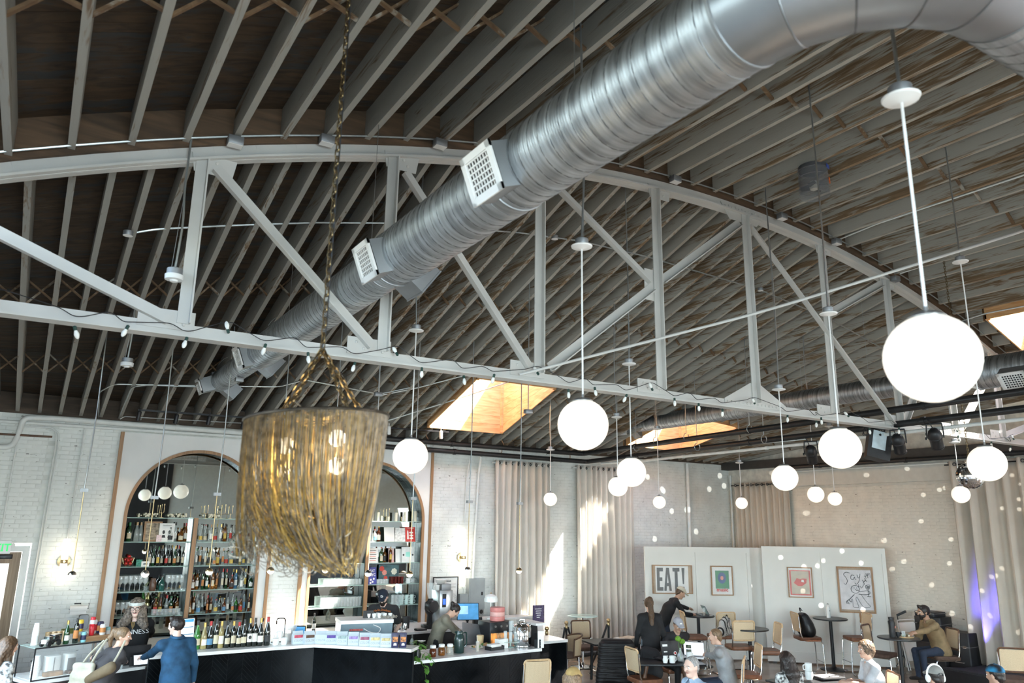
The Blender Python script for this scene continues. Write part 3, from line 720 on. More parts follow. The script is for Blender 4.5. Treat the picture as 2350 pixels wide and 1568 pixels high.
for k in range(170):
    u = rnd.uniform(-.88, .62); b0 = hor*(cr_*u)+dep*(cr_*rnd.uniform(-.55, .55))+Zv*(-CW*rnd.uniform(235, 330)*(1 if u > -.7 else .95)); r_ = rnd.uniform(.012, .05); ax = Vector((rnd.gauss(0, 1), rnd.gauss(0, 1), rnd.gauss(0, .5))).normalized(); bx = ax.orthogonal().normalized(); by = ax.cross(bx)
    n_ = 14; sp = rnd.uniform(.5, 1)
    m.tube([b0+bx*(r_*math.cos(2*PI*sp*i/n_))+by*(r_*1.4*math.sin(2*PI*sp*i/n_)) for i in range(n_+1)], .0019, 4, caps=False)
tag(m.build('tangle', SILV, ch), kind='stuff')
m = MB()        # dark knot where the chains are gathered
for k in range(60):
    a = rnd.uniform(0, 2*PI); p0 = ringp(a, .5*rnd.random()+.3)+hor*(cr_*.2); g = hor*(cr_*(.38+.10*rnd.uniform(-1, 1)))+dep*(cr_*rnd.uniform(-.12, .12))+Zv*(-CW*rnd.uniform(230, 345))
    m.tube(strand(a, .55, g, 0, Vector((0, 0, 0)), 12), .0026, 4, caps=False)
tag(m.build('gathered_chains', DARKCH, ch), kind='stuff')
for px, py in ((655, 1023), (774, 1006), (774, 1070), (652, 1082), (800, 1160)):
    p = oD(px, py, CHD+(.02 if px > 700 else .06))-cc
    o = MB().ball(p, 20*CW if py < 1075 else 13*CW, 16, 10).build('bulb', GLOWW if py < 1075 else GLOBE, ch)
    MB().tube([p+Zv*.04, p+Zv*.10], .012, 8).build('socket', BRASS, o)
lamp('POINT', 'chandelier_light', cc+Zv*(-.18)+dep*.05, 14, (1, .82, .5), shadow_soft_size=.12)
apex = oD(740, 803, CHD)-cc
def chain(p, q, parent, L_=.058, w=.017, r=.0042, m=None, cap=999):
    global LINK
    p, q = Vector(p), Vector(q); d = (q-p).normalized(); n_ = min(int((q-p).length/(L_*.74)), cap)
    rot = d.to_track_quat('Z', 'Y').to_matrix()
    for i in range(n_):
        o = link('chain_link', LINK, parent); a = rot @ RZ(PI/2*(i % 2)+.3)
        o.matrix_local = Matrix.Translation(p+d*(L_*.74*(i+.5))) @ a.to_4x4()
LINK = MB().tube([Vector((.0125*math.cos(t), 0, .0165*math.sin(t)+(.0125 if math.sin(t) > 0 else -.0125))) for t in [2*PI*i/16 for i in range(16)]], .0040, 6, closed=True).mesh('chain_link', mat('bronze_chain', (.16, .11, .05), .35, metal=.9, var=.15))
chain(apex, Vector((apex.x, apex.y, roof(cc.x+apex.x, cc.y+apex.y)-cc.z+.1)), ch)
for px, py, dd in ((668, 915, -.1), (768, 928, .16), (716, 925, -.3), (760, 925, .0)):
    chain(apex, ringp({668: 2.6, 768: .9, 716: -1.75, 760: -.9}[px], .95), ch)
MB().tube(bend([apex+Vector((0.012, 0, 2.2)), apex+Vector((.012, 0, .02)), oD(690, 880, CHD-.05)-cc, oD(664, 912, CHD-.05)-cc, oD(690, 932, CHD)-cc], .15), .0045, 6).build('cord', BLACKP, ch)

# ------------------------------------------------------------------ string of bulbs along the bottom chord
BULBW = mat('white_bulb', (.82, .83, .80), .3, var=.01); SOCK = mat('green_socket', (.012, .045, .035), .5)
sl = thing('string_light', 'string of white bulbs in green sockets clipped along the truss bottom chord', 'string light', (0, YT-.1, 4.6))
bulb = MB().lathe([(.001, -.072), (.012, -.064), (.019, -.045), (.020, -.03), (.014, -.008), (.011, 0)], 10).mesh('bulb', BULBW)
sock = MB().lathe([(.012, 0), (.014, .004), (.014, .034), (.005, .040)], 8).mesh('socket', SOCK)
pts = []; x = -1.0; k = 0
bx = [-.9, -.45, .12, .48, .95, 1.28, 1.62, 2.02, 2.48, 2.90, 3.2, 3.68, 4.05, 4.6, 5.05, 5.42, 5.9, 6.3, 6.7, 7.1, 7.55, 8.15, 8.85, 9.45, 9.6, 10.2, 10.75, 11.5, 12.3, 13.2, 13.28, 14.3, 15.0, 15.1]
for i, X in enumerate(bx):
    up_ = i % 4 in (1,); z = .10 if up_ else -.02-.03*(i % 3); yy = -.05 if i % 2 else -.03
    b_ = link('bulb', bulb, sl); s_ = link('socket', sock, b_)
    b_.location = (X, yy, z-.06); b_.rotation_euler = (rnd.uniform(-.35, .35), rnd.uniform(-.4, .4)+(PI*.8 if up_ else 0), 0)
    pts += [Vector((X-.13, -.03, .06 if i % 2 else .03)), Vector((X-.03, -.045, max(z, -.03))), Vector((X+.04, -.04, max(z, -.03)+.01))]
MB().tube(bend(pts, .05, 3), .0042, 5).build('cord', BLACKP, sl)
# ------------------------------------------------------------------ pipes, conduits, wall fittings
def oR(x, y, off=0):    # point where the line of sight meets the underside of the joists
    d = ray(x, y); lo, hi = .0004, .02
    g = lambda t: (lambda p: p.z-roof(p.x, p.y)-off)(EYEV+d*t)
    for k in range(400):
        t = .0004+k*.00005
        if g(t) >= 0: break
    return EYEV+d*t
def pipe(name, label, pts, r, m, cat='pipe', br=.12, clamps=0, cm=None, n=10):
    t = thing(name, label, cat, pts[0]); p0 = Vector(pts[0])
    P = bend([Vector(p)-p0 for p in pts], br); MB().tube(P, r, n).build('run', m, t)
    if clamps:
        for i in range(len(pts)-1):
            a, c = Vector(pts[i])-p0, Vector(pts[i+1])-p0; k = int((c-a).length/clamps)
            for j in range(1, k+1):
                q = a+(c-a)*(j-.4)/k; d = (c-a).normalized()
                MB().lathe([(r*1.0, -.03), (r*1.22, -.03), (r*1.22, .03), (r*1.0, .03)], 12, q, axis=d).build('coupling', cm or m, t)
    return t
Yp = 15.22
wp = [oY(x, y, Yp) for x, y in ((-60, 1022), (28, 1028), (45, 990), (54, 958), (120, 960), (575, 995), (985, 1022))]
pipe('white_pipe', 'fat white pipe with a double bend running along the top of the bar wall', wp, .048, PIPEW, br=.16, clamps=2.2)
pipe('white_pipe', 'thinner straight white pipe just under the fat one along the bar wall top', [oY(-40, 964, 15.3), oY(990, 1031, 15.3)], .03, PIPEW, clamps=1.6)
pipe('rod', 'dark curtain rod with a ball end high on the left brick wall', [oY(-40, 994, 15.2), oY(120, 1003, 15.2)], .018, WALNUT, cat='rod')
MB().ball((0, 0, 0), .038, 12, 8).build('finial', BLACKM, bpy.data.objects['rod']).location = oY(121, 1003, 15.2)-oY(-40, 994, 15.2)
for i, (pp, lab) in enumerate(((((38, 1020), (2, 1226), (-20, 1330)), 'leftmost thin white conduit running down the brick wall past the exit sign'),
        (((55, 979), (126, 982), (130, 1010), (111, 1121), (57, 1440)), 'white conduit bending over and down the brick to the square wall box'),
        (((105, 985), (136, 990), (133, 1030), (117, 1121), (64, 1440)), 'second white conduit beside it, ending in the same square wall box'),
        (((196, 978), (154, 1240)), 'white conduit feeding the tube wall lamp on the left brick'),
        (((94, 1290), (86, 1300), (72, 1390), (60, 1440)), 'short white conduit curving from the brick down to the square box'))):
    pipe('wall_conduit', lab, [oY(x, y, 15.36) for x, y in pp], .014, PIPEW, cat='conduit', br=.1, n=8)
t = thing('wall_box', 'square white electrical box low on the left brick wall', 'electrical box', oY(56, 1450, 15.35)); MB().rbox((0, 0, 0), (.14, .08, .14), .01, rot=RX(PI/2)).build('box', PIPEW, t)
for xs, lab in (((1104, 1048, 1098, 1090, 1085, 1330), 'thick white conduit beside the curtain, down to the grey panel'), ((1080, 1046, 1072, 1090, 1066, 1200), 'thin white conduit down to the right wall lamp'),):
    pipe('wall_conduit', lab, [oY(xs[0], xs[1], 15.2), oY(xs[2], xs[3], 15.34), oY(xs[4], xs[5], 15.34)], .028 if xs[0] == 1104 else .013, PIPEW, cat='conduit', n=8)
pipe('wall_pipe', 'tall vertical white pipe on the brick in the far corner', [oY(1577, 1064, 15.3), oY(1593, 1500, 15.3)], .05, PIPEW, clamps=1.3)
pipe('corner_pipe', 'thin grey pipe down the corner behind the partitions', [(16.9, 15.25, 4.4), (16.9, 15.25, 0)], .03, PIPEW)
# black pipes: along the bar wall, then out over the hall towards the right
turn = oY(1338, 1042, 15.0); xA = turn.x; turnB = oY(1346, 1060, 15.1)
pipe('black_pipe', 'upper black pipe along the bar wall turning out over the hall', [oY(600, 985, 15.0), turn, oX(1850, 970, xA), oX(2350, 898, xA+.1), oX(2500, 872, xA+.1)], .055, PIPEB, br=.12, clamps=2.4, n=12)
pipe('black_pipe', 'lower black pipe along the bar wall carrying the stage spotlights further on', [oY(600, 1004, 15.1), turnB, oX(1850, 1000, turnB.x), oX(2350, 938, turnB.x), oX(2500, 918, turnB.x)], .055, PIPEB, br=.12, clamps=2.4, n=12)
wpx = turnB.x+.1
pipe('white_pipe', 'straight white pipe below the black pipes on the right', [oX(1380, 1064, wpx), oX(1473, 1058, wpx), oX(1850, 1019, wpx), oX(2169, 982, wpx), oX(2400, 956, wpx)], .03, PIPEW, clamps=2)
pipe('white_conduit', 'thin white conduit clipped along under the lower black pipe', [oX(1490, 1046, wpx), oX(1700, 1022, wpx), oX(1850, 1008, wpx)], .014, PIPEW, cat='conduit')
HG = mat('copper_hanger', (.30, .15, .08), .4, metal=.8, var=.1)
for x in (1.0, 3.2, 5.4, 7.6, 9.8):
    pass
for (x, y) in ((979, 1010), (1152, 1020), (1309, 1035)):
    p = oY(x, y, 15.0); t = thing('pipe_hanger', 'copper coloured ring hanger on the black pipes, '+{979: 'right of the white globe by the arch', 1152: 'above the first curtain', 1309: 'near the pipes\' corner'}[x], 'hanger', p)
    MB().tube(bend([(0, .02, .9), (0, .02, .08), (.07, .02, 0), (0, .02, -.08), (.07, .1, -.16), (0, .1, -.24)], .05), .009, 6).build('strap', HG, t)
for i, (x, y) in enumerate(((1505, 1012), (1575, 1003), (1720, 985), (1460, 1028), (1600, 1026), (1753, 1008))):
    p = oX(x, y, xA); t = thing('pipe_hanger', 'steel loop hanger holding a black pipe before the second skylight, %s from the left' % od(i), 'hanger', p, group='steel loop hangers of the black pipes')
    MB().tube([(0, 0, roof(p.x, p.y)-p.z+.1), (0, 0, .10)]+[tuple(q) for q in arc((0, 0, 0), .075, 90, 410, 14, ax=(1, 0, 0))], .008, 5).build('strap', CONDUIT, t)
# rods and conduits under the roof
pipe('tie_rod', 'long white rod from the truss chord up across to the right edge', [oY(1193, 860, 6.9), oY(1750, 716, 5.2), oY(2350, 530, 3.6), oY(2500, 478, 3.3)], .016, TRUSSW, cat='rod', br=.5, n=8)
for lab, pp in (('thin white conduit crossing the joists left of the first skylight, upper', ((877, 907), (960, 890), (1070, 861))), ('white conduit slanting up across the first skylight', ((889, 966), (1030, 922), (1167, 877))),
        ('long thin conduit across the joists behind the truss, left and middle', ((300, 536), (357, 526), (520, 518), (720, 511), (900, 512), (1190, 534), (1330, 553), (1480, 588), (1740, 664), (1900, 730), (2080, 830))),
        ('thin conduit crossing joists near the duct end over the bar', ((225, 985), (228, 900), (260, 882), (470, 886), (640, 888), (700, 872), (870, 905), (940, 890))),
        ('second thin conduit beside it over the bar', ((272, 960), (303, 888), (340, 884), (470, 889))),
        ('white conduit along the near joists from the truss to the right edge, upper', ((1925, 550), (2010, 515), (2120, 478), (2350, 402))), ('white conduit along the near joists, middle of three on the right', ((2066, 628), (2150, 600), (2350, 548))),
        ('white conduit along the near joists, lowest on the right', ((2205, 738), (2260, 720), (2350, 703)))):
    pipe('roof_conduit', lab, [oR(x, y, -.02) for x, y in pp], .012, CONDUIT if 'white' not in lab else PIPEW, cat='conduit', br=.1, n=6)
def topc(x0, x1, n=14): return [(x0+(x1-x0)*i/n, YT-.13, chord(x0+(x1-x0)*i/n)+.20) for i in range(n+1)]
pipe('roof_conduit', 'thin conduit following the curved top chord of the truss', topc(-1.0, 16.5, 40), .011, CONDUIT, cat='conduit', br=.01, n=6)
for i, (x, y) in enumerate(((540, 325), (750, 322), (1010, 330), (1550, 412), (1795, 497), (1920, 555), (2055, 640), (2215, 745))):
    p = oY(x, y, YT-.16); t = thing('conduit_box', 'grey steel conduit box on top of the truss curve, %s from the left' % od(i), 'electrical box', p, group='conduit boxes along the truss')
    MB().rbox((0, 0, 0), (.14, .10, .08), .008).build('box', GALVD, t); MB().box((0, 0, -.044), (.13, .09, .006)).build('cover', CANW if i != 6 else GALVD, t)
for i, (x, y) in enumerate(((294, 537), (1273, 546), (1745, 665))):
    p = oR(x, y, -.05); t = thing('round_box', 'round steel ceiling box on the long thin conduit, %s from the left' % od(i), 'electrical box', p)
    MB().lathe([(.05, .03), (.05, -.012), (.047, -.02)], 16).build('box', GALVD, t); MB().lathe([(.05, -.021), (.001, -.026)], 16).build('cover', CANW, t)
SENS = mat('white_plastic', (.74, .75, .74), .35, var=.01)
for x, y, tx, ty, D, lab in ((400, 632, 440, 270, 6.6, 'white cylindrical sensor hanging before the left truss post'), (292, 833, 303, 765, 9.6, 'smaller white sensor hanging below the truss chord at left')):
    p = oD(x, y, D); t = thing('hanging_sensor', lab, 'sensor', p); k = 1.0
    MB().lathe([(.001, -.065), (.03, -.06), (.035, -.045), (.075, -.042), (.078, .0), (.07, .004), (.001, .004)], 20).build('lens_housing', SENS, t)
    MB().lathe([(.066, .004), (.066, .055), (.06, .06), (.001, .06)], 18).build('junction_box', GALVD, t); h = roof(p.x, p.y)-p.z
    MB().tube(bend([(0, 0, .06), (.02, 0, .5), (-.005, 0, .8), (0, 0, h+.1)], .3), .010, 6).build('conduit', CONDUIT, t); MB().tube([(-.03, 0, .06), (0, 0, min(.8, h))], .003, 4).build('support_wire', CONDUIT, t)
for x, y, D, lab in ((549, 872, 11.5, 'small grey box with its cord hanging under the duct end'), (868, 905, 11.8, 'small grey junction box over the chandelier, below the joists'), (1212, 945, 11.5, 'small grey box hanging in front of the first skylight')):
    p = oD(x, y, D); t = thing('hanging_box', lab, 'electrical box', p); MB().rbox((0, 0, 0), (.12, .09, .06), .008).build('box', GALVD, t)
    MB().tube([(0, 0, .03), (0, 0, roof(p.x, p.y)-p.z+.1)], .008, 6).build('conduit', CONDUIT, t)
# long cable drops
for x, y, D, lab in ((1428, 365, 8.6, 'left'), (2170, 310, 5.0, 'right')): pass
# clear cylindrical fan under the near joists
CLR = mat('clear_plastic', (.25, .26, .28), .12, alpha=.28, var=.01, spec=.8)
p = oR(1868, 425, -.28); t = thing('air_fan', 'clear plastic barrel fan with black motor and orange sticker under the near joists', 'fan', p)
MB().lathe([(.185, .26), (.19, .0), (.19, -.12), (.20, -.15), (.19, -.16), (.178, -.15), (.178, .26)], 28).build('barrel', CLR, t)
for z in (-.06, .10, .2): MB().tube([(.191*math.cos(a*PI/14), .191*math.sin(a*PI/14), z) for a in range(28)], .005, 5, closed=True).build('band', CLR, t)
MB().lathe([(.001, .05), (.05, .045), (.062, .0), (.05, -.06), (.02, -.075), (.001, -.075)], 18).build('hub', mat('pale_hub', (.55, .53, .47), .5), t)
for k in range(4):
    a = k*PI/2+.4; mb = MB(); vs = []
    for r_, tw in ((.055, .5), (.12, .4), (.168, .28)):
        for s in (-1, 1): vs.append((r_*math.cos(a)-s*.045*math.sin(a)*math.cos(tw), r_*math.sin(a)+s*.045*math.cos(a)*math.cos(tw), s*.045*math.sin(tw)-.02))
    mb.add(vs, [(0, 1, 3, 2), (2, 3, 5, 4)]); mb.add([(x, y, z-.004) for x, y, z in vs], [(1, 0, 2, 3), (3, 2, 4, 5)]); mb.build('blade', BLACKP, t)
MB().lathe([(.18, .2), (.18, .262), (.001, .262)], 24).build('motor_plate', BLACKP, t)
MB().box((.10, -.165, .03), (.10, .012, .05), rot=RZ(.55)).build('sticker', mat('orange_sticker', (.80, .16, .03), .5), t); MB().box((.06, -.185, .21), (.09, .008, .05), rot=RZ(.3)).build('sticker', mat('blue_sticker', (.05, .09, .35), .5), t, 'blue and white sticker')
MB().tube([(0, .1, .25), (0, .1, .4)], .006, 6).build('hanger', CONDUIT, t)
# ------------------------------------------------------------------ wall lamps, exit sign, track spots
for x, y, top, bot, lab in ((147, 1289, 1237, 1341, 'lit frosted tube wall lamp on a brass disc, on the left brick'), (1063, 1280, 1215, 1345, 'lit tube wall lamp on brass, right of the arches by the curtain')):
    p = oY(x, y, 15.28); t = thing('wall_lamp', lab, 'wall lamp', p); h = (oY(x, top, 15.28)-p).z
    for s, nm in ((1, 0), (-1, 1)): MB().lathe([(.048, s*.03), (.055, s*.05), (.055, s*(h-.03)), (.045, s*h), (.001, s*h)], 18).build('tube_shade', GLOWW, t)
    MB().lathe([(.10, 0), (.10, .03), (.02, .045), (.001, .045)], 24, (0, .10, 0), axis=(0, -1, 0)).build('wall_disc', BRASS, t); MB().lathe([(.05, -.03), (.056, -.02), (.056, .02), (.05, .03)], 18).build('holder', BRASS, t)
    lamp('POINT', 'wall_lamp_light', p+Vector((0, -.16, 0)), 2.2, (1, .86, .66), shadow_soft_size=.08)
EXG = mat('exit_green', (.02, .75, .16), .4, emit=.35, var=.01)
p = oY(-2, 1256, 15.3); t = thing('exit_sign', 'white EXIT sign with green letters at the left edge', 'sign', p)
MB().rbox((0, 0, 0), (.33, .21, .05), .012, rot=RX(PI/2)).build('case', SENS, t); M4 = Matrix.Translation((0, -.028, -.062)) @ Matrix.Rotation(PI/2, 4, 'X')
text(sc, 'EXIT', .165, EXG, t, M4, squeeze=.95, bold=.004); MB().ball((.185, 0, .03), .035, 12, 8, sc=(1, .6, 1)).build('lamp_head', SENS, t)
t = thing('track', 'black lighting track under the joists above the arches', 'track', oY(317, 941, 14.7)); a0 = oY(317, 941, 14.7); a1 = oY(1030, 992, 14.7); MB().beam((0, 0, 0), a1-a0, .035, .03).build('rail', BLACKM, t)
pipe('roof_conduit', 'thin conduit bent along just below the lighting track', [oY(275, 962, 14.9), oY(285, 956, 14.9), oY(570, 972, 14.9)], .011, CONDUIT, cat='conduit', n=6)
for i, (x, y, on, m) in enumerate(((318, 955, 1, BLACKM), (404, 962, 0, BLACKM), (479, 965, 1, BLACKM), (558, 974, 0, BLACKM), (893, 988, 1, CANW), (1012, 998, 1, CANW))):
    p = oY(x, y, 14.7); lab = ['black track spotlight, lit, left end of the track', 'unlit black track spotlight between two lit ones', 'lit black track spotlight above the left arch', 'unlit black track spotlight beside the chandelier', 'lit pale track spotlight just right of the chandelier', 'lit white track spotlight under the first skylight'][i]
    t = thing('track_spot', lab, 'spotlight', p, rot=(R(14), R(-10 if i > 3 else 4), 0)); MB().lathe([(.033, -.085), (.038, -.08), (.038, .07), (.03, .085), (.001, .085)], 16).build('can', m, t)
    MB().lathe([(.03, -.0845), (.001, -.084)], 14).build('lens', GLOWW if on else BLACKP, t); MB().tube([(0, 0, .08), (0, 0, .15)], .01, 6).build('stem', m, t)
    if on: lamp('SPOT', 'track_spot_light', p+Vector((0, -.03, -.12)), 22, (1, .82, .58), (0, .2, -1), spot_size=R(55), spot_blend=.6, shadow_soft_size=.03)
# small things on the brick
t = thing('paper_roll', 'white paper towel roll on a wall holder on the left brick', 'paper towel', oY(180, 1398, 15.3)); MB().lathe([(.012, -.13), (.055, -.13), (.055, .13), (.012, .13)], 18, axis=(1, 0, 0)).build('roll', PAPER, t)
MB().box((.0, -.05, -.06), (.24, .004, .05)).build('loose_sheet', PAPER, t); MB().tube([(.15, .08, .08), (.15, 0, .08), (.15, 0, 0), (-.14, 0, 0)], .006, 6).build('holder', BLACKM, t); MB().box((-.02, .02, .085), (.10, .03, .02)).build('clip', BLACKP, t)
t = thing('towel_dispenser', 'grey metal dispenser on the brick below the paper roll', 'dispenser', oY(191, 1428, 15.3)); MB().rbox((0, 0, 0), (.15, .24, .12), .03, rot=RX(PI/2)).build('case', GALVD, t); MB().lathe([(.001, 0), (.012, 0), (.012, .006), (.001, .006)], 10, (0, -.062, -.04), axis=(0, -1, 0)).build('lock', BLACKM, t)
t = thing('notice', 'small green notice with a dark pictogram on the brick behind the counter', 'sign', oY(156, 1449, 15.35)); MB().box((0, 0, 0), (.20, .012, .085)).build('plate', mat('olive_sign', (.25, .27, .05), .5), t)
MB().lathe([(.001, 0), (.028, 0), (.028, .004), (.001, .004)], 14, (-.062, -.007, 0), axis=(0, -1, 0)).build('pictogram', BLACKP, t)
for z in (.02, 0, -.02): MB().box((.03, -.007, z), (.10, .003, .008)).build('print_line', mat('dark_green_ink', (.08, .10, .02), .6), t)
# door at the left edge
t = tag(thing('door_1', None, None, (-.46, YW, 0)), kind='structure'); zt_ = 2.5
DW = wood('door_wood', (.20, .13, .075), (.34, .24, .15), stretch=(16, 16, 1), rough=.5, bump=.1)
MB().bb((-.59, -.02, 0), (-.50, .12, zt_)).bb((.46, -.02, 0), (.56, .12, zt_)).bb((-.50, -.02, zt_-.09), (.46, .12, zt_)).build('frame', PIPEW, t)
MB().bb((-.50, .03, 0), (-.36, .08, zt_-.10)).bb((.30, .03, 0), (.45, .08, zt_-.10)).bb((-.36, .03, zt_-.28), (.30, .08, zt_-.10)).bb((-.36, .03, 0), (.30, .08, .9)).build('leaf', DW, t)
MB().bb((-.36, .05, .9), (.30, .058, zt_-.28)).build('pane', PANE, t); MB().rbox((.2, .0, zt_-.17), (.26, .07, .07), .02).build('door_closer', BLACKM, t); MB().tube([(-.43, .0, 1.0), (-.43, -.05, 1.0), (-.43, -.05, 1.25), (-.43, 0, 1.25)], .012, 8).build('handle', BRASS, t)
# grey electrical panel and poster on the bar wall
a, c = oY(1075, 1328, 15.3), oY(1110, 1397, 15.3); t = thing('panel_box', 'grey electrical panel box on the white brick beside the curtain', 'electrical panel', ((a.x+c.x)/2, 15.3, (a.z+c.z)/2)); w, h = c.x-a.x, a.z-c.z
EGR = mat('panel_grey', (.33, .36, .36), .45, var=.02); MB().box((0, .03, 0), (w, .13, h)).build('case', EGR, t); MB().box((0, -.042, 0), (w*.86, .014, h*.9)).build('door', EGR, t); MB().box((w*.3, -.055, 0), (.04, .012, .07)).build('latch', BLACKM, t)
a, c = oY(1055, 1364, 15.3), oY(1074, 1390, 15.3); t = thing('switch_box', 'smaller grey box joined to the electrical panel', 'electrical panel', ((a.x+c.x)/2, 15.32, (a.z+c.z)/2)); MB().box((0, .02, 0), (c.x-a.x, .12, a.z-c.z)).build('case', EGR, t); MB().box((0, -.045, .0), (c.x-a.x-.04, .01, a.z-c.z-.05)).build('cover', EGR, t)
t = thing('wall_socket', 'grey round power socket on the brick below the electrical panel', 'socket', oY(1103, 1404, 15.33)); MB().rbox((0, 0, 0), (.13, .13, .06), .02, rot=RX(PI/2)).build('box', GALVD, t); MB().lathe([(.001, .012), (.04, .012), (.045, 0)], 16, (0, -.03, 0), axis=(0, -1, 0)).build('outlet', BLACKP, t)
pipe('wall_conduit', 'thin grey conduit curving from the wall lamp to the small grey box', [oY(1060, 1300, 15.36), oY(1059, 1340, 15.36), oY(1066, 1357, 15.36), oY(1066, 1366, 15.36)], .012, PIPEW, cat='conduit', n=6)

# ------------------------------------------------------------------ stage lights, speaker box, mirror ball
def par(px, py, lab, ang):
    p = oX(px, py, turnB.x+.02); t = thing('stage_spotlight', lab, 'spotlight', p, rot=(0, 0, ang))
    ax = Vector((.62, 0, -.78)); q = ax.to_track_quat('Z', 'Y')
    MB().lathe([(.001, -.17), (.05, -.16), (.085, -.12), (.10, -.06), (.10, -.02)], 22, axis=ax).build('rear_cap', BLACKM, t); MB().lathe([(.101, -.02), (.104, -.015), (.092, 0), (.088, .15), (.094, .155), (.094, .17), (.08, .17), (.08, .05), (.001, .05)], 22, axis=ax).build('barrel', BLACKM, t)
    MB().lathe([(.078, .12), (.001, .128)], 18, axis=ax).build('lens', mat('spot_lens', (.2, .2, .22), .1), t)
    M = MB(); M.tube([(0, .115, 0), (0, .115, .10), (0, .105, .22)], .010, 6); M.tube([(0, -.115, 0), (0, -.115, .10), (0, -.105, .22)], .010, 6); M.tube([(0, .11, .22), (0, -.11, .22)], .012, 6); M.build('yoke', BLACKM, t)
    M = MB(); M.box(ax*.19+Vector((.0, 0, 0)), (.05, .03, .05)); M.build('filter_clip', BLACKM, t); M = MB().tube([(0, .118, 0), (0, .14, 0)], .022, 8); M.build('knob', BLACKP, t)
    M = MB().tube(bend([ax*-.15, ax*-.2+Vector((0, .05, .1)), (0, .1, .3), (0, .25, .26)], .05), .007, 5); M.build('cable', BLACKP, t)
par(1862, 1042, 'leftmost black stage spotlight on the black pipe', .5); par(2062, 1018, 'black stage spotlight right beside the taped speaker box', .35); par(2147, 1006, 'rightmost black stage spotlight, under the black pipe', .35)
p = oX(2012, 1022, turnB.x+.05); t = thing('speaker_box', 'black speaker box with a white paper taped on it, on the pipe', 'speaker', p, rot=(R(-4), R(14), -.55))
MB().prism([(-.19, -.11), (.19, -.11), (.13, .13), (-.13, .13)], -.24, .22).build('cabinet', BLACKP, t); MB().box((-.02, -.118, .06), (.22, .006, .30)).build('taped_paper', mat('blue_white_paper', (.55, .66, .72), .6), t); MB().lathe([(.02, 0), (.024, 0), (.024, .004), (.02, .004)], 4, (-.02, -.122, .15), axis=(0, -1, 0)).build('printed_mark', BLACKP, t)
MB().tube(bend([(-.1, 0, .22), (-.1, 0, .34), (.1, 0, .34), (.1, 0, .22)], .04), .012, 6).build('bracket', BLACKM, t)
m = MB()
for k in range(9): m.tube(bend([(rnd.uniform(-.35, .3), -.05, rnd.uniform(.22, .38)), (rnd.uniform(-.35, .0), -.1, rnd.uniform(.0, .2)), (rnd.uniform(-.3, .1), -.08, rnd.uniform(.1, .3)), (rnd.uniform(-.3, .3), -.05, .32)], .08), .006, 5)
m.build('cables', BLACKP, t)
pb = oD(2228, 1092, 11.4); t = thing('mirror_ball', 'mirror ball half hidden by the bright globe at right', 'mirror ball', pb); rb = .20
m = MB(); nl = 22
for j in range(nl):
    a0, a1 = -PI/2+PI*j/nl, -PI/2+PI*(j+1)/nl; am = (a0+a1)/2; nn = max(4, int(2*PI*math.cos(am)/(PI/nl)))
    for i in range(nn):
        b0, b1 = 2*PI*(i+.05)/nn, 2*PI*(i+.95)/nn; w0 = a0+.006; w1 = a1-.006
        m.add([(rb*math.cos(w)*math.cos(b_), rb*math.cos(w)*math.sin(b_), rb*math.sin(w)) for w, b_ in ((w0, b0), (w0, b1), (w1, b1), (w1, b0))], [(0, 1, 2, 3)])
tag(m.build('mirror_tiles', mat('bright_mirror', (.86, .87, .88), .03, metal=1, var=.01), t), kind='stuff'); MB().ball((0, 0, 0), rb*.985, 24, 16).build('core', mat('ball_core', (.12, .12, .13), .5), t)
MB().lathe([(.03, rb-.01), (.03, rb+.04), (.01, rb+.05)], 12).build('cap', CHROME, t); chain((0, 0, rb+.05), (0, 0, roof(pb.x, pb.y)-pb.z+JD+.02), t)
# the beams that the ball throws round the room: narrow spots leaving it
dots = []
for i in range(62):
    if i < 36: x, y = rnd.uniform(1760, 2345), rnd.uniform(1075, 1480); tgt = oX(x, y, 16.95)
    elif i < 46: x, y = rnd.uniform(1460, 1670), rnd.uniform(1090, 1240); tgt = oY(x, y, 15.38)
    elif i < 56: x, y = rnd.uniform(1600, 2050), rnd.uniform(1270, 1470); tgt = oX(x, y, 15.3)
    else: x, y = rnd.uniform(1950, 2340), rnd.uniform(600, 1000); tgt = oR(x, y)
    d = (tgt-pb).normalized(); lamp('SPOT', 'mirror_ball_beam', pb+d*(rb+.03), 24*(tgt-pb).length**2, (1, .97, .9), d, spot_size=2*math.atan(.042/(tgt-pb).length), spot_blend=.25, shadow_soft_size=.004)

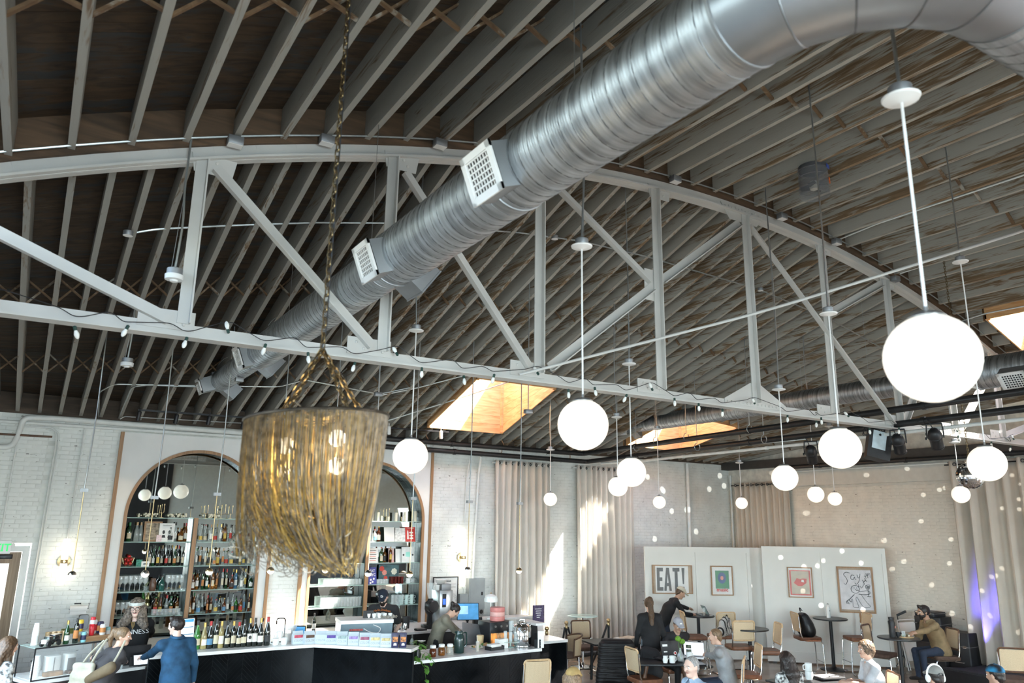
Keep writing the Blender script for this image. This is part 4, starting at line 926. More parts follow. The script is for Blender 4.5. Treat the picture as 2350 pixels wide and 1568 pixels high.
# ------------------------------------------------------------------ curtains
def curtain(label, p, q, z0, z1, m, n, amp, flare=0, rod=True, seed=1, wall=Vector((0, -1, 0))):
    p, q = Vector(p), Vector(q); t = thing('curtain', label, 'curtain', (p.x, p.y, 0)); d = (q-p); L_ = d.length; d.normalize(); rr = random.Random(seed); ns = n*10; nz = 14
    ph = [rr.uniform(-.5, .5) for _ in range(n+1)]; vs = []; fs = []
    for j in range(nz+1):
        z = z0+(z1-z0)*j/nz; tt = 1-j/nz
        for i in range(ns+1):
            u = i/ns; k = u*n; f_ = math.sin(2*PI*k+ph[int(k)]*tt*1.2); a = amp*(1+.25*math.sin(k*1.7+seed))*(1+.25*tt)
            o = d*(u*L_*(1+flare*tt)+.02*math.sin(9*u+3*tt))+wall*(a*(f_*abs(f_)**-.25 if abs(f_) > 1e-3 else 0)+.02*math.sin(k*.8+tt*2))
            vs.append((o.x, o.y, z))
    for j in range(nz):
        for i in range(ns): a = j*(ns+1)+i; fs.append((a, a+1, a+ns+2, a+ns+1))
    b = MB().add(vs, fs, 0, True).build('cloth', m, t); s_ = b.modifiers.new('thick', 'SOLIDIFY'); s_.thickness = .004
    if rod:
        MB().tube([d*-.1+Vector((0, 0, z1-.07)), d*(L_+.1)+Vector((0, 0, z1-.07))], .014, 8).build('rod', PIPEW if rod == 1 else BLACKM, t)
        ring = MB().tube([(.03*math.cos(a*PI/8), 0, .03*math.sin(a*PI/8)) for a in range(16)], .009, 6, closed=True).mesh('grommet', BLACKM)
        for i in range(n):
            g = link('grommet', ring, t); o = d*((i+.5)/n*L_)+wall*(amp*.9); g.location = (o.x, o.y, z1-.07); g.rotation_euler = (0, 0, math.atan2(d.y, d.x)+.4)
    return t
Yc = 15.24
curtain('cream pleated curtain at the sunny left end of the white brick, by the grey panel', (oY(1137, 1050, Yc).x, Yc, 0), (oY(1262, 1050, Yc).x, Yc, 0), .05, 4.42, CURT, 9, .06, seed=2)
curtain('cream pleated curtain right of the sunlit brick, above the rope stanchions', (oY(1323, 1062, Yc).x, Yc, 0), (oY(1450, 1070, Yc).x, Yc, 0), .05, 4.42, CURT, 10, .06, seed=3)
curtain('beige curtain on a black rod in the far corner behind the partitions', (16.86, 15.1, 0), (16.86, 13.25, 0), .05, 4.18, CURT2, 10, .05, rod=2, seed=4, wall=Vector((-1, 0, 0)))
curtain('beige stage curtain lit blue at its foot, at the right edge', (16.72, 8.95, 0), (16.72, 4.6, 0), .36, 4.42, CURT2, 13, .11, flare=-.02, rod=2, seed=6, wall=Vector((-1, 0, 0)))
struct('trim_2', MB().bb((XF-.3, 2, 4.55), (XF-.02, YW, 4.75)), mat('dark_header', (.05, .045, .04), .7))
pipe('black_pipe', 'thick dark pipe along the far wall above the cream header', [(16.6, 13.4, 4.50), (16.6, 4.5, 4.50)], .05, PIPEB, clamps=2)
pipe('white_pipe', 'thin white rod along the far wall right above the cream header', [(16.78, 13.3, 4.40), (16.78, 9.0, 4.40)], .016, PIPEW)
# ------------------------------------------------------------------ partitions and posters
def partition(label, p, q, h, cols):
    p, q = Vector((p[0], p[1], 0)), Vector((q[0], q[1], 0)); d = q-p; L_ = d.length; a = math.atan2(d.y, d.x)
    t = thing('partition', label, 'partition', p, a); m = MB().bb((0, -.02, .03), (L_, .03, h)); m.build('board', PANELW, t)
    m = MB(); s = .10
    m.bb((0, -.045, h-.12), (L_, -.02, h)); m.bb((0, -.045, .03), (L_, -.02, .26))
    m.build('rail', PANELW, t)
    for i in range(cols+1):
        x = L_*i/cols; w = s if 0 < i < cols else s*.8; x0 = min(max(x-w/2, 0), L_-w); MB().bb((x0, -.044, .26), (x0+w, -.02, h-.12)).build('stile', PANELW, t)
    m = MB()
    for x in (.15, L_-.15): m.bb((x-.04, -.05, 0), (x+.04, .06, .03))
    m.build('foot', BLACKM, t)
    t['_a'] = a; return t, p, d.normalized()
def onpl(x, y, p, d, off=.047):
    n = Vector((d.y, -d.x, 0)); r_ = ray(x, y); k = (p+n*off-EYEV).dot(n)/r_.dot(n); return EYEV+r_*k
P1 = partition('white panelled partition with the EAT and music posters', (12.40, 13.94), (14.58, 12.71), 2.50, 2)
P3 = partition('white panelled partition with the lips poster and the line drawing', (14.71, 12.45), (16.63, 10.58), 2.55, 2)
P2 = partition('narrow white partition set back between the two larger ones', (14.66, 12.95), (15.45, 12.05), 2.50, 2)
INK = mat('black_ink', (.03, .032, .033), .6); RED = mat('red_ink', (.62, .07, .05), .6); GRN = mat('green_ink', (.02, .24, .10), .6); BLU = mat('blue_ink', (.03, .09, .24), .6); TANP = mat('sand_ink', (.58, .50, .38), .6); SALM = mat('salmon_ink', (.75, .28, .22), .6)
PGL = mat('poster_glass', (.9, .9, .9), .05, alpha=.10, var=.003)
def poster(label, x0, y0, x1, y1, pl, frame, mat_=PAPER, fw_=.022):
    _, p, d = pl; n = Vector((d.y, -d.x, 0)); c = onpl((x0+x1)/2, (y0+y1)/2, p, d, .055); w = (onpl(x1, (y0+y1)/2, p, d)-onpl(x0, (y0+y1)/2, p, d)).length; h = abs((onpl((x0+x1)/2, y0, p, d)-onpl((x0+x1)/2, y1, p, d)).z)
    t = thing('poster', label, 'poster', c, math.atan2(d.y, d.x)); f = MB()
    for s in (-1, 1): f.box((s*(w/2-fw_/2), 0, 0), (fw_, .03, h)); f.box((0, 0, s*(h/2-fw_/2)), (w-fw_*2, .03, fw_))
    f.build('frame', frame, t); MB().box((0, .006, 0), (w-fw_, .006, h-fw_)).build('print', mat_, t); MB().box((0, -.006, 0), (w-fw_*1.5, .002, h-fw_*1.5)).build('glass', PGL, t)
    return t, w, h
def PM(x, z, d=.001): return Matrix.Translation((x, -.001, z)) @ Matrix.Rotation(PI/2, 4, 'X')
def fl(t, name, m, pts, y=-.0005, th=.001): return MB().prism(pts, 0, th, M=Matrix(((1, 0, 0, 0), (0, 0, -1, y), (0, 1, 0, 0), (0, 0, 0, 1)))).build(name, m, t)
t, w, h = poster('framed poster with black letters EAT! on the left partition', 1497, 1297, 1589, 1363, P1, OAKX, mat('kraft_paper', (.42, .28, .15), .7))
fl(t, 'white_sheet', PAPER, [(-w*.42, -h*.47), (w*.40, -h*.47), (w*.40, h*.47), (-w*.42, h*.47)])
def letter(ps, x, s): fl(t, 'lettering', INK, [(x+a*s[0], -h*.40+c*s[1]) for a, c in ps], -.0018)
S_ = (w*.165, h*.80)
letter([(0, 0), (.95, 0), (.95, .16), (.42, .16), (.42, .42), (.82, .42), (.82, .58), (.42, .58), (.42, .84), (.95, .84), (.95, 1), (0, 1)], -w*.385, S_)
letter([(0, 0), (.36, 0), (.42, .2), (.72, .2), (.78, 0), (1.15, 0), (.8, 1), (.36, 1)], -w*.21, S_); fl(t, 'counter_hole', PAPER, [(-w*.21+.46*S_[0], -h*.40+.34*S_[1]), (-w*.21+.68*S_[0], -h*.40+.34*S_[1]), (-w*.21+.57*S_[0], -h*.40+.72*S_[1])], -.0028)
letter([(.3, 0), (.75, 0), (.75, .84), (1.05, .84), (1.05, 1), (0, 1), (0, .84), (.3, .84)], w*.01, S_); letter([(.12, .3), (.32, .3), (.45, 1), (0, 1)], w*.235, S_); letter([(.1, 0), (.36, 0), (.36, .18), (.1, .18)], w*.235, S_)
t, w, h = poster('small framed green music poster on the left partition', 1632, 1299, 1682, 1367, P1, OAKX)
fl(t, 'green_field', GRN, [(-w*.30, -h*.27), (w*.32, -h*.27), (w*.32, h*.34), (-w*.30, h*.34)]); fl(t, 'record', BLU, [(-.0+w*.19*math.cos(a*PI/12), h*.09+h*.19*math.sin(a*PI/12)) for a in range(24)], -.0016); fl(t, 'record_label', SALM, [(w*.07*math.cos(a*PI/8), h*.09+h*.07*math.sin(a*PI/8)) for a in range(16)], -.0026)
text(sc, 'music', h*.17, RED, t, PM(.0, -h*.36), squeeze=w/h*1.35, bold=.004)
t, w, h = poster('small framed poster of red lips with bisou written twice', 1808, 1302, 1865, 1372, P3, OAKX)
fl(t, 'red_border', RED, [(-w*.42, -h*.42), (w*.42, -h*.42), (w*.42, h*.40), (-w*.42, h*.40)]); fl(t, 'sand_field', TANP, [(-w*.36, -h*.38), (w*.36, -h*.38), (w*.36, h*.37), (-w*.36, h*.37)], -.0016)
fl(t, 'lips', RED, [(-w*.27, -h*.02), (-w*.1, -h*.12), (w*.06, -h*.12), (w*.24, -h*.02), (w*.27, h*.12), (w*.12, h*.13), (w*.0, h*.10), (-w*.13, h*.14), (-w*.20, h*.05)], -.0026); fl(t, 'highlight_shape', PAPER, [(w*.04, h*.02), (w*.16, h*.0), (w*.14, h*.09), (w*.06, h*.09)], -.0036)
text(sc, 'bisou', h*.085, INK, t, PM(-w*.17, -h*.30, .003), bold=.002); text(sc, 'bisou', h*.085, INK, t, PM(w*.18, -h*.30), bold=.002)
t, w, h = poster('tall framed line drawing poster reading SAY WHEN on the right partition', 1923, 1301, 2006, 1407, P3, OAK, mat('kraft_sheet', (.36, .24, .13), .7), .03)
fl(t, 'drawing_sheet', mat('lilac_paper', (.66, .63, .64), .7), [(-w*.44, -h*.43), (w*.44, -h*.43), (w*.44, h*.43), (-w*.44, h*.43)])
def pen(pts, r=.010, cl=False): MB().tube(bend([(x*w, -.003, z*h) for x, z in pts], .05*w, 3) if not cl else [(x*w, -.003, z*h) for x, z in pts], r, 4, closed=cl, flat=.35).build('pen_line', INK, t)
for ps in ([(-.14, .36), (-.24, .39), (-.33, .33), (-.25, .26), (-.21, .18), (-.28, .10), (-.32, .14)], [(-.02, .31), (-.10, .33), (-.13, .23), (-.05, .21), (-.01, .30), (.0, .22), (.03, .22)], [(.06, .33), (.09, .24), (.15, .33)], [(.15, .35), (.10, .17), (.02, .11), (-.02, .15)],
           [(.08, .12), (.07, .05), (.13, .10), (.14, .02), (.24, .13)], [(.20, .22), (.25, .12)], [(.26, .26), (.31, .18)], [(.22, .17), (.29, .22)], [(.26, .30), (.33, .31), (.31, .37), (.27, .32), (.31, .24)], [(.35, .37), (.36, .26)], [(.36, .31), (.41, .39), (.42, .27)],
           [(-.06, -.10), (-.22, -.22), (-.30, -.25), (-.28, -.31)], [(-.28, -.24), (-.22, -.31)], [(-.22, -.22), (-.14, -.28), (-.16, -.22), (-.12, -.19), (-.12, -.38), (.05, -.385), (-.03, -.20), (.0, -.14), (.10, -.30), (.18, -.385), (.38, -.36), (.26, -.26), (.12, -.09)],
           [(.06, -.09), (.20, -.10), (.36, -.09), (.38, -.04), (.32, -.01), (.08, -.04), (.05, .0)], [(.31, .11), (.27, .10), (.27, .03), (.33, -.0), (.38, .04), (.40, .12), (.31, .11)], [(.33, .0), (.33, -.14), (.27, -.14), (.39, -.14)], [(-.01, .02), (.01, -.02), (.05, .0)]): pen(ps)
pen([(-.02+.12*math.cos(a*PI/12), .01+.085*math.sin(a*PI/12)) for a in range(24)], cl=True); fl(t, 'wine_fill', INK, [(.30, .09), (.29, .05), (.33, .02), (.37, .05), (.38, .09)] and [(x*w, z*h) for x, z in ((.30, .09), (.29, .05), (.33, .02), (.37, .05), (.38, .09))], -.003)
for x in (-.05, .02): fl(t, 'eye_dot', INK, [((x+.012*math.cos(a)) * w, (.04+.012*math.sin(a))*h) for a in [k*PI/4 for k in range(8)]], -.003)
PB = (None, Vector((0, 15.38, 0)), Vector((1, 0, 0)))
t, w, h = poster('black framed poster headed HARMONIA\'S DREAM on the white brick', 993, 1324, 1051, 1400, PB, BLACKM, fw_=.02)
text(sc, "HARMONIA'S DREAM", h*.075, INK, t, PM(-w*.08, h*.34), squeeze=.72, bold=.002); fl(t, 'rule', INK, [(-w*.42, h*.27), (w*.42, h*.27), (w*.42, h*.28), (-w*.42, h*.28)])
for r_ in (.30, .34, .38): MB().tube([(w*.12+r_*w*math.cos(R(a)), -.003, -h*.30+r_*w*math.sin(R(a))) for a in range(10, 175, 6)], .003, 4).build('dotted_arc', CAPG, t)
for z in (.20, .17): fl(t, 'small_print', CAPG, [(w*.18, h*z), (w*.40, h*z), (w*.40, h*(z+.012)), (w*.18, h*(z+.012))])

# ------------------------------------------------------------------ tables, chairs and stools
def high_table(label, x, y, r=.36, h=1.06):
    t = thing('high_table', label, 'table', (x, y, 0)); MB().lathe([(.001, h-.03), (r-.015, h-.03), (r, h-.022), (r, h-.006), (r-.006, h), (.001, h)], 36).build('table_top', TOPB, t)
    MB().lathe([(.036, .04), (.036, h-.06), (.11, h-.035), (.11, h-.03)], 16).build('column', BLACKM, t); MB().lathe([(.28, 0), (.28, .012), (.20, .03), (.06, .05), (.04, .08)], 32).build('base', BLACKM, t); return t
TB = [oZ(1602, 1412, 1.06), oZ(1719, 1442, 1.06), oZ(1905, 1419, 1.06), oZ(2062, 1463, 1.06)]
for p, l in zip(TB, ('round black high table with the open laptop, by the EAT poster', 'empty round black high table in front of the left partition', 'round black high table with the white bottle, by the lips poster', 'round black high table where the man in the tan hoodie eats')): high_table(l, p.x, p.y, .37 if l[0] == 'e' else .36)
p = oZ(1337, 1413, 1.05); t = thing('glass_table', 'round glass high table on a chrome column before the curtains', 'table', (p.x, p.y, 0)); MB().lathe([(.001, 1.035), (.33, 1.035), (.335, 1.04), (.335, 1.046), (.33, 1.05), (.001, 1.05)], 32).build('table_top', SHELFG, t)
MB().lathe([(.026, .04), (.026, 1.0), (.10, 1.03), (.10, 1.034)], 16).build('column', CHROME, t); MB().lathe([(.27, 0), (.27, .012), (.16, .03), (.05, .05), (.03, .10)], 32).build('base', CHROME, t)
def rframe(w, h, r, t_): return None
def cane_seat(label, loc, rz, sh=.46, wood_=BEECH, seat=LEATH, stool=False, name='cane_chair', bh=.36, group=None):
    """cantilever chair of bent chrome tube with a cane back; faces local +Y"""
    t = thing(name, label, 'stool' if stool else 'chair', loc, rz, group); w = .22; d = .21; rr = .0125; b0 = sh+.06; zt_ = b0+.10+bh
    L_ = []
    for s in (-1, 1):
        L_.append(bend([(s*w, -d-.03, zt_-.06), (s*w, -d-.0, sh+.10), (s*w, -d+.05, sh-.02), (s*w, d, sh-.02), (s*w, d+.02, sh-.06), (s*w, d+.05, .0125), (s*w, -d-.02, .0125)], .07, 4))
    MB().tube(L_[0]+[Vector((-w+.06, -d-.03, .0125)), Vector((w-.06, -d-.03, .0125))]+L_[1][::-1], rr, 8).build('tube_frame', CHROME, t)
    if stool: MB().tube([(-w, d+.04, .26), (w, d+.04, .26)], .011, 8).build('foot_rail', CHROME, t)
    MB().rbox((0, 0, sh+.015), (w*2+.03, d*2+.04, .07), .05, 3).build('seat', seat, t)
    lean = Matrix.Translation((0, -d-.012, b0+.10)) @ Matrix.Rotation(R(7), 4, 'X'); m = MB(); m.M = lean; hw = w-.005; t_ = .026
    P = []
    rad = .05
    for cx, cz, a0 in ((hw-rad, bh-rad, 0), (-hw+rad, bh-rad, 90), (-hw+rad, rad, 180), (hw-rad, rad, 270)):
        for k in range(5): a = R(a0+90*k/4); P.append((cx+rad*math.cos(a), .018*((cx+rad*math.cos(a))/hw)**2, cz+rad*math.sin(a)))
    m.tube(P, t_*.62, 6, closed=True); m.build('back_frame', wood_, t)
    m = MB(); m.M = lean; vs = []; fs = []; nx = 6
    for i in range(nx+1):
        x = -hw+.02+(2*hw-.04)*i/nx; c = .018*(x/hw)**2
        for y, z in ((c-.004, .02), (c-.004, bh-.02), (c+.004, bh-.02), (c+.004, .02)): vs.append((x, y, z))
    for i in range(nx):
        for q in range(4): fs.append((i*4+q, i*4+4+q, i*4+4+(q+1) % 4, i*4+(q+1) % 4))
    m.add(vs, fs); m.build('cane_panel', CANE, t)
    return t
def at(x, y, z): p = oZ(x, y, z); return (p.x, p.y, 0)
def fac(dx, dy): return math.atan2(dy, dx)-PI/2
cane_seat('cane back chair at the bottom edge by the black bar front, seen from behind', at(1219, 1592, .46), fac(.2, 1))
cane_seat('dark framed cane chair beside the glass table, seat towards the viewer', at(1342, 1487, .47), fac(-.3, -1), wood_=WALNUT, seat=LEATHD)
cane_seat('cane chair hidden under the draped black puffer jacket', at(1412, 1535, .46), fac(fw.x, fw.y), wood_=WALNUT)
cane_seat('blond cane chair with a black backpack hung on its back', at(1480, 1562, .46), fac(.98, -.2))
cane_seat('blond cane chair turned sideways right of the grey sweater man', at(1712, 1551, .46), fac(-.85, .6))
cane_seat('blond cane stool beside the high table at the EAT poster', at(1594, 1464, .70), fac(.85, -.53), .70, stool=True, name='cane_stool')
cane_seat('cane stool under the striped bag, left of the empty high table', at(1655, 1462, .70), fac(.3, .9), .70, stool=True, name='cane_stool')
cane_seat('cane stool in front of the striped bag, back to the viewer', at(1698, 1487, .70), fac(.5, 1), .70, stool=True, name='cane_stool')
cane_seat('brown seated cane stool right of the empty high table, facing left', at(1760, 1497, .70), fac(-.85, .53), .70, stool=True, name='cane_stool')
cane_seat('brown seated cane stool with the black backpack on it', at(1853, 1466, .70), fac(.85, -.53), .70, stool=True, name='cane_stool')
cane_seat('brown seated cane stool behind the dark cane chair, below the line drawing', at(1968, 1467, .70), fac(-.85, .53), .70, stool=True, name='cane_stool')
cane_seat('dark framed cane stool with dark seat beside the hoodie man\'s table', at(2022, 1504, .66), fac(.25, -1), .66, wood_=WALNUT, seat=LEATHD, stool=True, name='cane_stool')
cane_seat('dark framed cane chair at the right edge by the stage', at(2320, 1562, .66), fac(.6, .6), .66, wood_=WALNUT, seat=LEATHD, stool=True, name='cane_stool')
# round-backed chair at the bar end
p = at(1301, 1503, .60); t = thing('barrel_chair', 'round backed cane armchair at the end of the bar', 'chair', p, fac(-1, .4)); MB().lathe([(.001, .56), (.22, .56), (.235, .58), (.22, .63), (.001, .64)], 24).build('seat', LEATHD, t)
m = MB(); f = MB(); pts0 = []; pts1 = []
for k in range(15): a = R(195+150*k/14); pts0.append((.26*math.cos(a), .26*math.sin(a), .60)); pts1.append((.29*math.cos(a), .29*math.sin(a), .90+.06*math.sin(PI*k/14)))
vs = pts0+pts1; m.add(vs, [(k, k+1, 15+k+1, 15+k) for k in range(14)]); o = m.build('cane_panel', CANE, t); o.modifiers.new('thick', 'SOLIDIFY').thickness = .008
f.tube(pts1, .016, 8); f.tube(pts0, .014, 8); f.tube([pts0[0], pts1[0]], .014, 8); f.tube([pts0[-1], pts1[-1]], .014, 8); f.build('back_frame', WALNUT, t); MB().lathe([(.02, .02), (.02, .56)], 10).build('column', CHROME, t); MB().lathe([(.22, 0), (.22, .012), (.04, .04), (.02, .06)], 24).build('base', BLACKM, t)
# low tables
def low_table(label, c, rz, w, d, top, leg, h=.74, splay=.16):
    t = thing('low_table', label, 'table', c, rz); MB().rbox((0, 0, h-.015), (w, d, .03), .03).build('table_top', top, t)
    for sx in (-1, 1):
        for sy in (-1, 1): MB().tube([(sx*(w/2-.22), sy*(d/2-.12), h-.03), (sx*(w/2-.22+splay), sy*(d/2-.12), 0)], [.035, .024], 8).build('leg', leg, t)
    MB().beam((-w/2+.2, 0, h-.06), (w/2-.2, 0, h-.06), .05, .05).build('rail', leg, t); return t
pT = oZ(1524, 1514, .74); low_table('black low table with splayed dark wooden legs, laptops and flowers on it', (pT.x, pT.y, 0), fac(.9, -.5)+PI/2, 1.2, .95, TOPB, WALNUT)
pU = oZ(1425, 1470, .74); low_table('black table covered with papers behind the draped puffer jacket', (pU.x, pU.y, 0), fac(1, -.2)+PI/2, 1.5, .7, TOPB, BLACKM, splay=.02)
pV = oZ(1868, 1566, .74); low_table('dark low table at the bottom edge with mugs and a black tray', (pV.x, pV.y, 0), fac(1, -.25)+PI/2, 1.2, .75, TOPB, WALNUT, splay=.02)
pW = oZ(1395, 1590, .74)
# stage with black cases
s0, s1 = oZ(2162, 1531, .35), oZ(2350, 1566, .35); d = (s1-s0).normalized(); s2 = s1+d*2.0
t = thing('stage', 'low black stage platform at the foot of the blue lit curtain', 'stage', (s0.x, s0.y, 0)); e0 = Vector((16.98, 8.7, 0)); out = [(0, 0)]+[(q.x-s0.x, q.y-s0.y) for q in (s2, Vector((16.98, s2.y, 0)), e0, Vector((s0.x+.3, 8.75, 0)))]
MB().prism(out, 0, .31).build('skirt', mat('black_skirt', (.012, .012, .014), .7), t); MB().prism(out, .31, .35).build('deck', mat('stage_carpet', (.03, .03, .036), .75, var=.15, scale=20, bump=.2), t)
pE = oX(2185, 1480, 16.5)
def case(x, y, z, w, d_, h, lab, rz=0):
    t = thing('equipment_case', lab, 'case', (x, y, z), rz); MB().rbox((0, 0, h/2), (w, d_, h), .03).build('body', BLACKP, t); MB().box((0, 0, h*.72), (w+.008, d_+.008, .012)).build('lid_seam', CAPG, t)
    for s in (-1, 1): MB().box((s*w*.3, -d_/2-.012, h*.72), (.07, .02, .05)).build('catch', CHROME, t)
    MB().tube([(-.08, -d_/2, h*.4), (-.08, -d_/2-.03, h*.4), (.08, -d_/2-.03, h*.4), (.08, -d_/2, h*.4)], .009, 6).build('handle', CAPG, t)
cz = .0
case(16.55, 9.55, 0, .6, .55, .70, 'large black case at the bottom of the stack by the stage curtain', -PI/2); case(16.55, 9.58, .70, .55, .5, .50, 'black case on top of the large one by the brick wall', -PI/2+.06); case(16.6, 9.02, .0, .45, .42, .95, 'tall narrow black case beside the stack, next to the curtain', -PI/2); case(16.5, 9.6, 1.20, .45, .4, .10, 'flat black case topmost of the stack at the brick wall', -PI/2-.1)
p = oX(2098, 1450, 16.6); t = thing('folding_chair', 'folded white chair leaning on the brick behind the hoodie man', 'chair', (16.6, p.y, .02), -PI/2, rot=(0, R(-9), -PI/2))
MB().tube(bend([(-.21, 0, 0), (-.21, 0, 1.05), (.21, 0, 1.05), (.21, 0, 0)], .06), .014, 8).build('frame', CANW, t); MB().rbox((0, 0, .90), (.38, .03, .20), .02, rot=RX(0)).build('backrest', CANW, t); MB().rbox((0, .02, .42), (.37, .03, .40), .02).build('seat', CANW, t); MB().tube(bend([(-.19, .04, .02), (-.19, .04, .75), (.19, .04, .75), (.19, .04, .02)], .05), .012, 8).build('rear_legs', CANW, t)
p = oZ(2052, 1515, 0); t = thing('music_stand', 'thin black music stand beside the partition edge', 'stand', (16.72, 10.42, 0)); MB().tube([(0, 0, .05), (-.02, .0, .8), (-.06, .03, 1.12)], .010, 6).build('pole', BLACKM, t); MB().beam((-.06, .03, 1.12), (.0, -.15, 1.22), .04, .05).build('desk', BLACKM, t)
for k in range(3): a = k*2.09; MB().tube([(0, 0, .3), (.2*math.cos(a), .2*math.sin(a), .01)], .008, 6).build('leg', BLACKM, t)
# rope stanchions
ST = [(oZ(1300, 1545, 0), 'brass topped stanchion left of the glass table'), (oZ(1398, 1535, 0), 'brass topped stanchion right of the glass table'), (Vector((8.98, 13.0, 0)), 'brass topped stanchion behind the bar end')]
for p, lab in ST:
    t = thing('stanchion', lab, 'stanchion', (p.x, p.y, 0)); MB().lathe([(.16, 0), (.16, .02), (.03, .05), (.025, .06)], 24).build('base', BLACKM, t); MB().lathe([(.024, .05), (.024, .86)], 12).build('post', BLACKM, t); MB().lathe([(.03, .86), (.034, .87), (.03, .93), (.02, .94)], 14).build('collar', BRASS, t); MB().ball((0, 0, .975), .042, 14, 10).build('finial', BRASS, t)
def rope(a, c, lab, sag=.22):
    a, c = Vector(a), Vector(c); t = thing('rope', lab, 'rope', a); q = c-a; MB().tube([q*(k/12)+Vector((0, 0, -sag*4*(k/12)*(1-k/12))) for k in range(13)], .022, 8).build('cord', BLACKP, t)
rope((ST[0][0].x-.04, ST[0][0].y, .89), (ST[0][0].x-.30, ST[0][0].y-.1, .02), 'black rope hanging down left of the first stanchion', .02); rope((ST[0][0].x+.04, ST[0][0].y, .89), (ST[0][0].x+.46, ST[0][0].y+.1, .06), 'black rope drooping right of the first stanchion', .05); rope((ST[1][0].x-.04, ST[1][0].y, .89), (ST[1][0].x-.52, ST[1][0].y, .06), 'black rope drooping left of the second stanchion', .05)
# rolled screens behind the paper table
for k, (x, y, m, r_) in enumerate(((1460, 1492, PAPER, .075), (1330, 1503, BLACKP, .06), (1370, 1497, PAPER, .05))):
    p = oZ(x, y, .1 if k else .45); t = thing('rolled_screen', ('white rolled screen lying behind the puffer jacket', 'long black roll on the floor behind the chairs', 'white roll on the floor beside the glass table')[k], 'roll', p, -.25); MB().lathe([(.001, -.7), (r_, -.7), (r_, .7), (.001, .7)], 18, axis=(1, .1, .05)).build('roll', m, t)
    if k == 0:
        for s in (-.5, .5): MB().box((s, s*.1, -.21), (.05, .2, .42)).build('rest', BLACKM, t)
# ------------------------------------------------------------------ arched back bar: two plastered fronts with niches
SH = [2.985, 2.56, 2.13, 1.70, 1.278]; NB = YW+.27      # shelf heights; mirror plane at the back of the niches
def arch_front(n, X0, X1, a0, a1, spring):
    t = tag(thing('trim_%d' % n, None, None), kind='structure'); c = (a0+a1)/2; r = (a1-a0)/2; N = 26; m = MB(); yf, yb = YW-.05, YW+.02
    for x0, x1 in ((X0, a0), (a1, X1)): m.bb((x0, yf, 0), (x1, yb, 4.5))
    for i in range(N):
        b0, b1 = PI-PI*i/N, PI-PI*(i+1)/N; x0, x1 = c+r*math.cos(b0), c+r*math.cos(b1); z0, z1 = spring+r*math.sin(b0), spring+r*math.sin(b1)
        m.hexa([(x0, yf, z0), (x1, yf, z1), (x1, yb, z1), (x0, yb, z0), (x0, yf, 4.5), (x1, yf, 4.5), (x1, yb, 4.5), (x0, yb, 4.5)])
    m.build('plaster_front', PLAST, t)
    m = MB(); pts = [(a0, 0, .92)]+[(c+r*math.cos(PI-PI*i/40), 0, spring+r*math.sin(PI-PI*i/40)) for i in range(41)]+[(a1, 0, .92)]
    vs = []; fs = []
    for i, p in enumerate(pts):
        u = Vector((p[0]-c, 0, max(p[2]-spring, 0))); u = u.normalized() if u.length > 0 else Vector((1, 0, 0))
        for o, y in ((-.035, yf-.03), (.02, yf-.03), (.02, yf+.01), (-.035, yf+.01)): vs.append((p[0]+u.x*o, y, p[2]+u.z*o))
    for i in range(len(pts)-1):
        for q in range(4): fs.append((i*4+q, i*4+(q+1) % 4, i*4+4+(q+1) % 4, i*4+4+q))
    m.add(vs, fs); m.build('arch_moulding', OAK, t)
    for x in (X0-.03, X1-.03): MB().bb((x, yf-.03, .0), (x+.06, yb, 4.5)).build('edge_post', OAK, t)
    # niche: dark tiled reveal all round and mirror at the back
    m = MB()
    L_ = pts; cnt = 0
    for i in range(len(L_)-1):
        p, q = Vector(L_[i]), Vector(L_[i+1]); k = max(1, int((q-p).length/.07))
        for j in range(k):
            a, b_ = p+(q-p)*((j+.03)/k), p+(q-p)*((j+.97)/k); u = Vector((-(b_-a).z, 0, (b_-a).x)).normalized()
            if (a-Vector((c, 0, spring))).dot(u) > 0: u = -u
            for y0 in (yb, yb+.125): m.hexa([(a.x, y0+.002, a.z), (b_.x, y0+.002, b_.z), (b_.x, y0+.121, b_.z), (a.x, y0+.121, a.z)]+[(e.x+u.x*.008, y, e.z+u.z*.008) for e, y in ((a, y0+.002), (b_, y0+.002), (b_, y0+.121), (a, y0+.121))])
    tag(m.build('reveal_tiles', mat('slate_tile', (.035, .06, .062), .3, var=.2, scale=9), t), kind='stuff')
    m = MB(); P = [(a0-.02, .9)]+[(a1+.02, .9)]+[(c+(r+.02)*math.cos(PI*i/40), spring+(r+.02)*math.sin(PI*i/40)) for i in range(41)]
    m.prism(P, -.01, 0, M=Matrix(((1, 0, 0, 0), (0, 0, -1, NB), (0, 1, 0, 0), (0, 0, 0, 1)))); m.build('mirror', MIRROR, t)
    m = MB(); vs = []; fs = []      # grout bed behind the reveal tiles
    for p in pts:
        u = Vector((p[0]-c, 0, max(p[2]-spring, 0))); u = u.normalized() if u.length > 0 else Vector((1, 0, 0))
        vs += [(p[0]+u.x*.01, yb-.01, p[2]+u.z*.01), (p[0]+u.x*.01, NB+.02, p[2]+u.z*.01), (p[0]+u.x*.02, NB+.02, p[2]+u.z*.02), (p[0]+u.x*.02, yb-.01, p[2]+u.z*.02)]
    for i in range(len(pts)-1):
        for q in range(4): fs.append((i*4+q, i*4+(q+1) % 4, i*4+4+(q+1) % 4, i*4+4+q))
    m.add(vs, fs); m.build('reveal', GROUT, t)
    xm = c+.01; MB().bb((xm-.035, YW-.03, .92), (xm+.035, YW+.02, spring-.03)).build('middle_post', OAK, t); MB().bb((xm-.05, YW+.021, .92), (xm+.05, NB-.012, spring-.03)).build('middle_fin', mat('slate_fin', (.035, .06, .062), .3, var=.2, scale=9), t)
    return t, c, r, xm
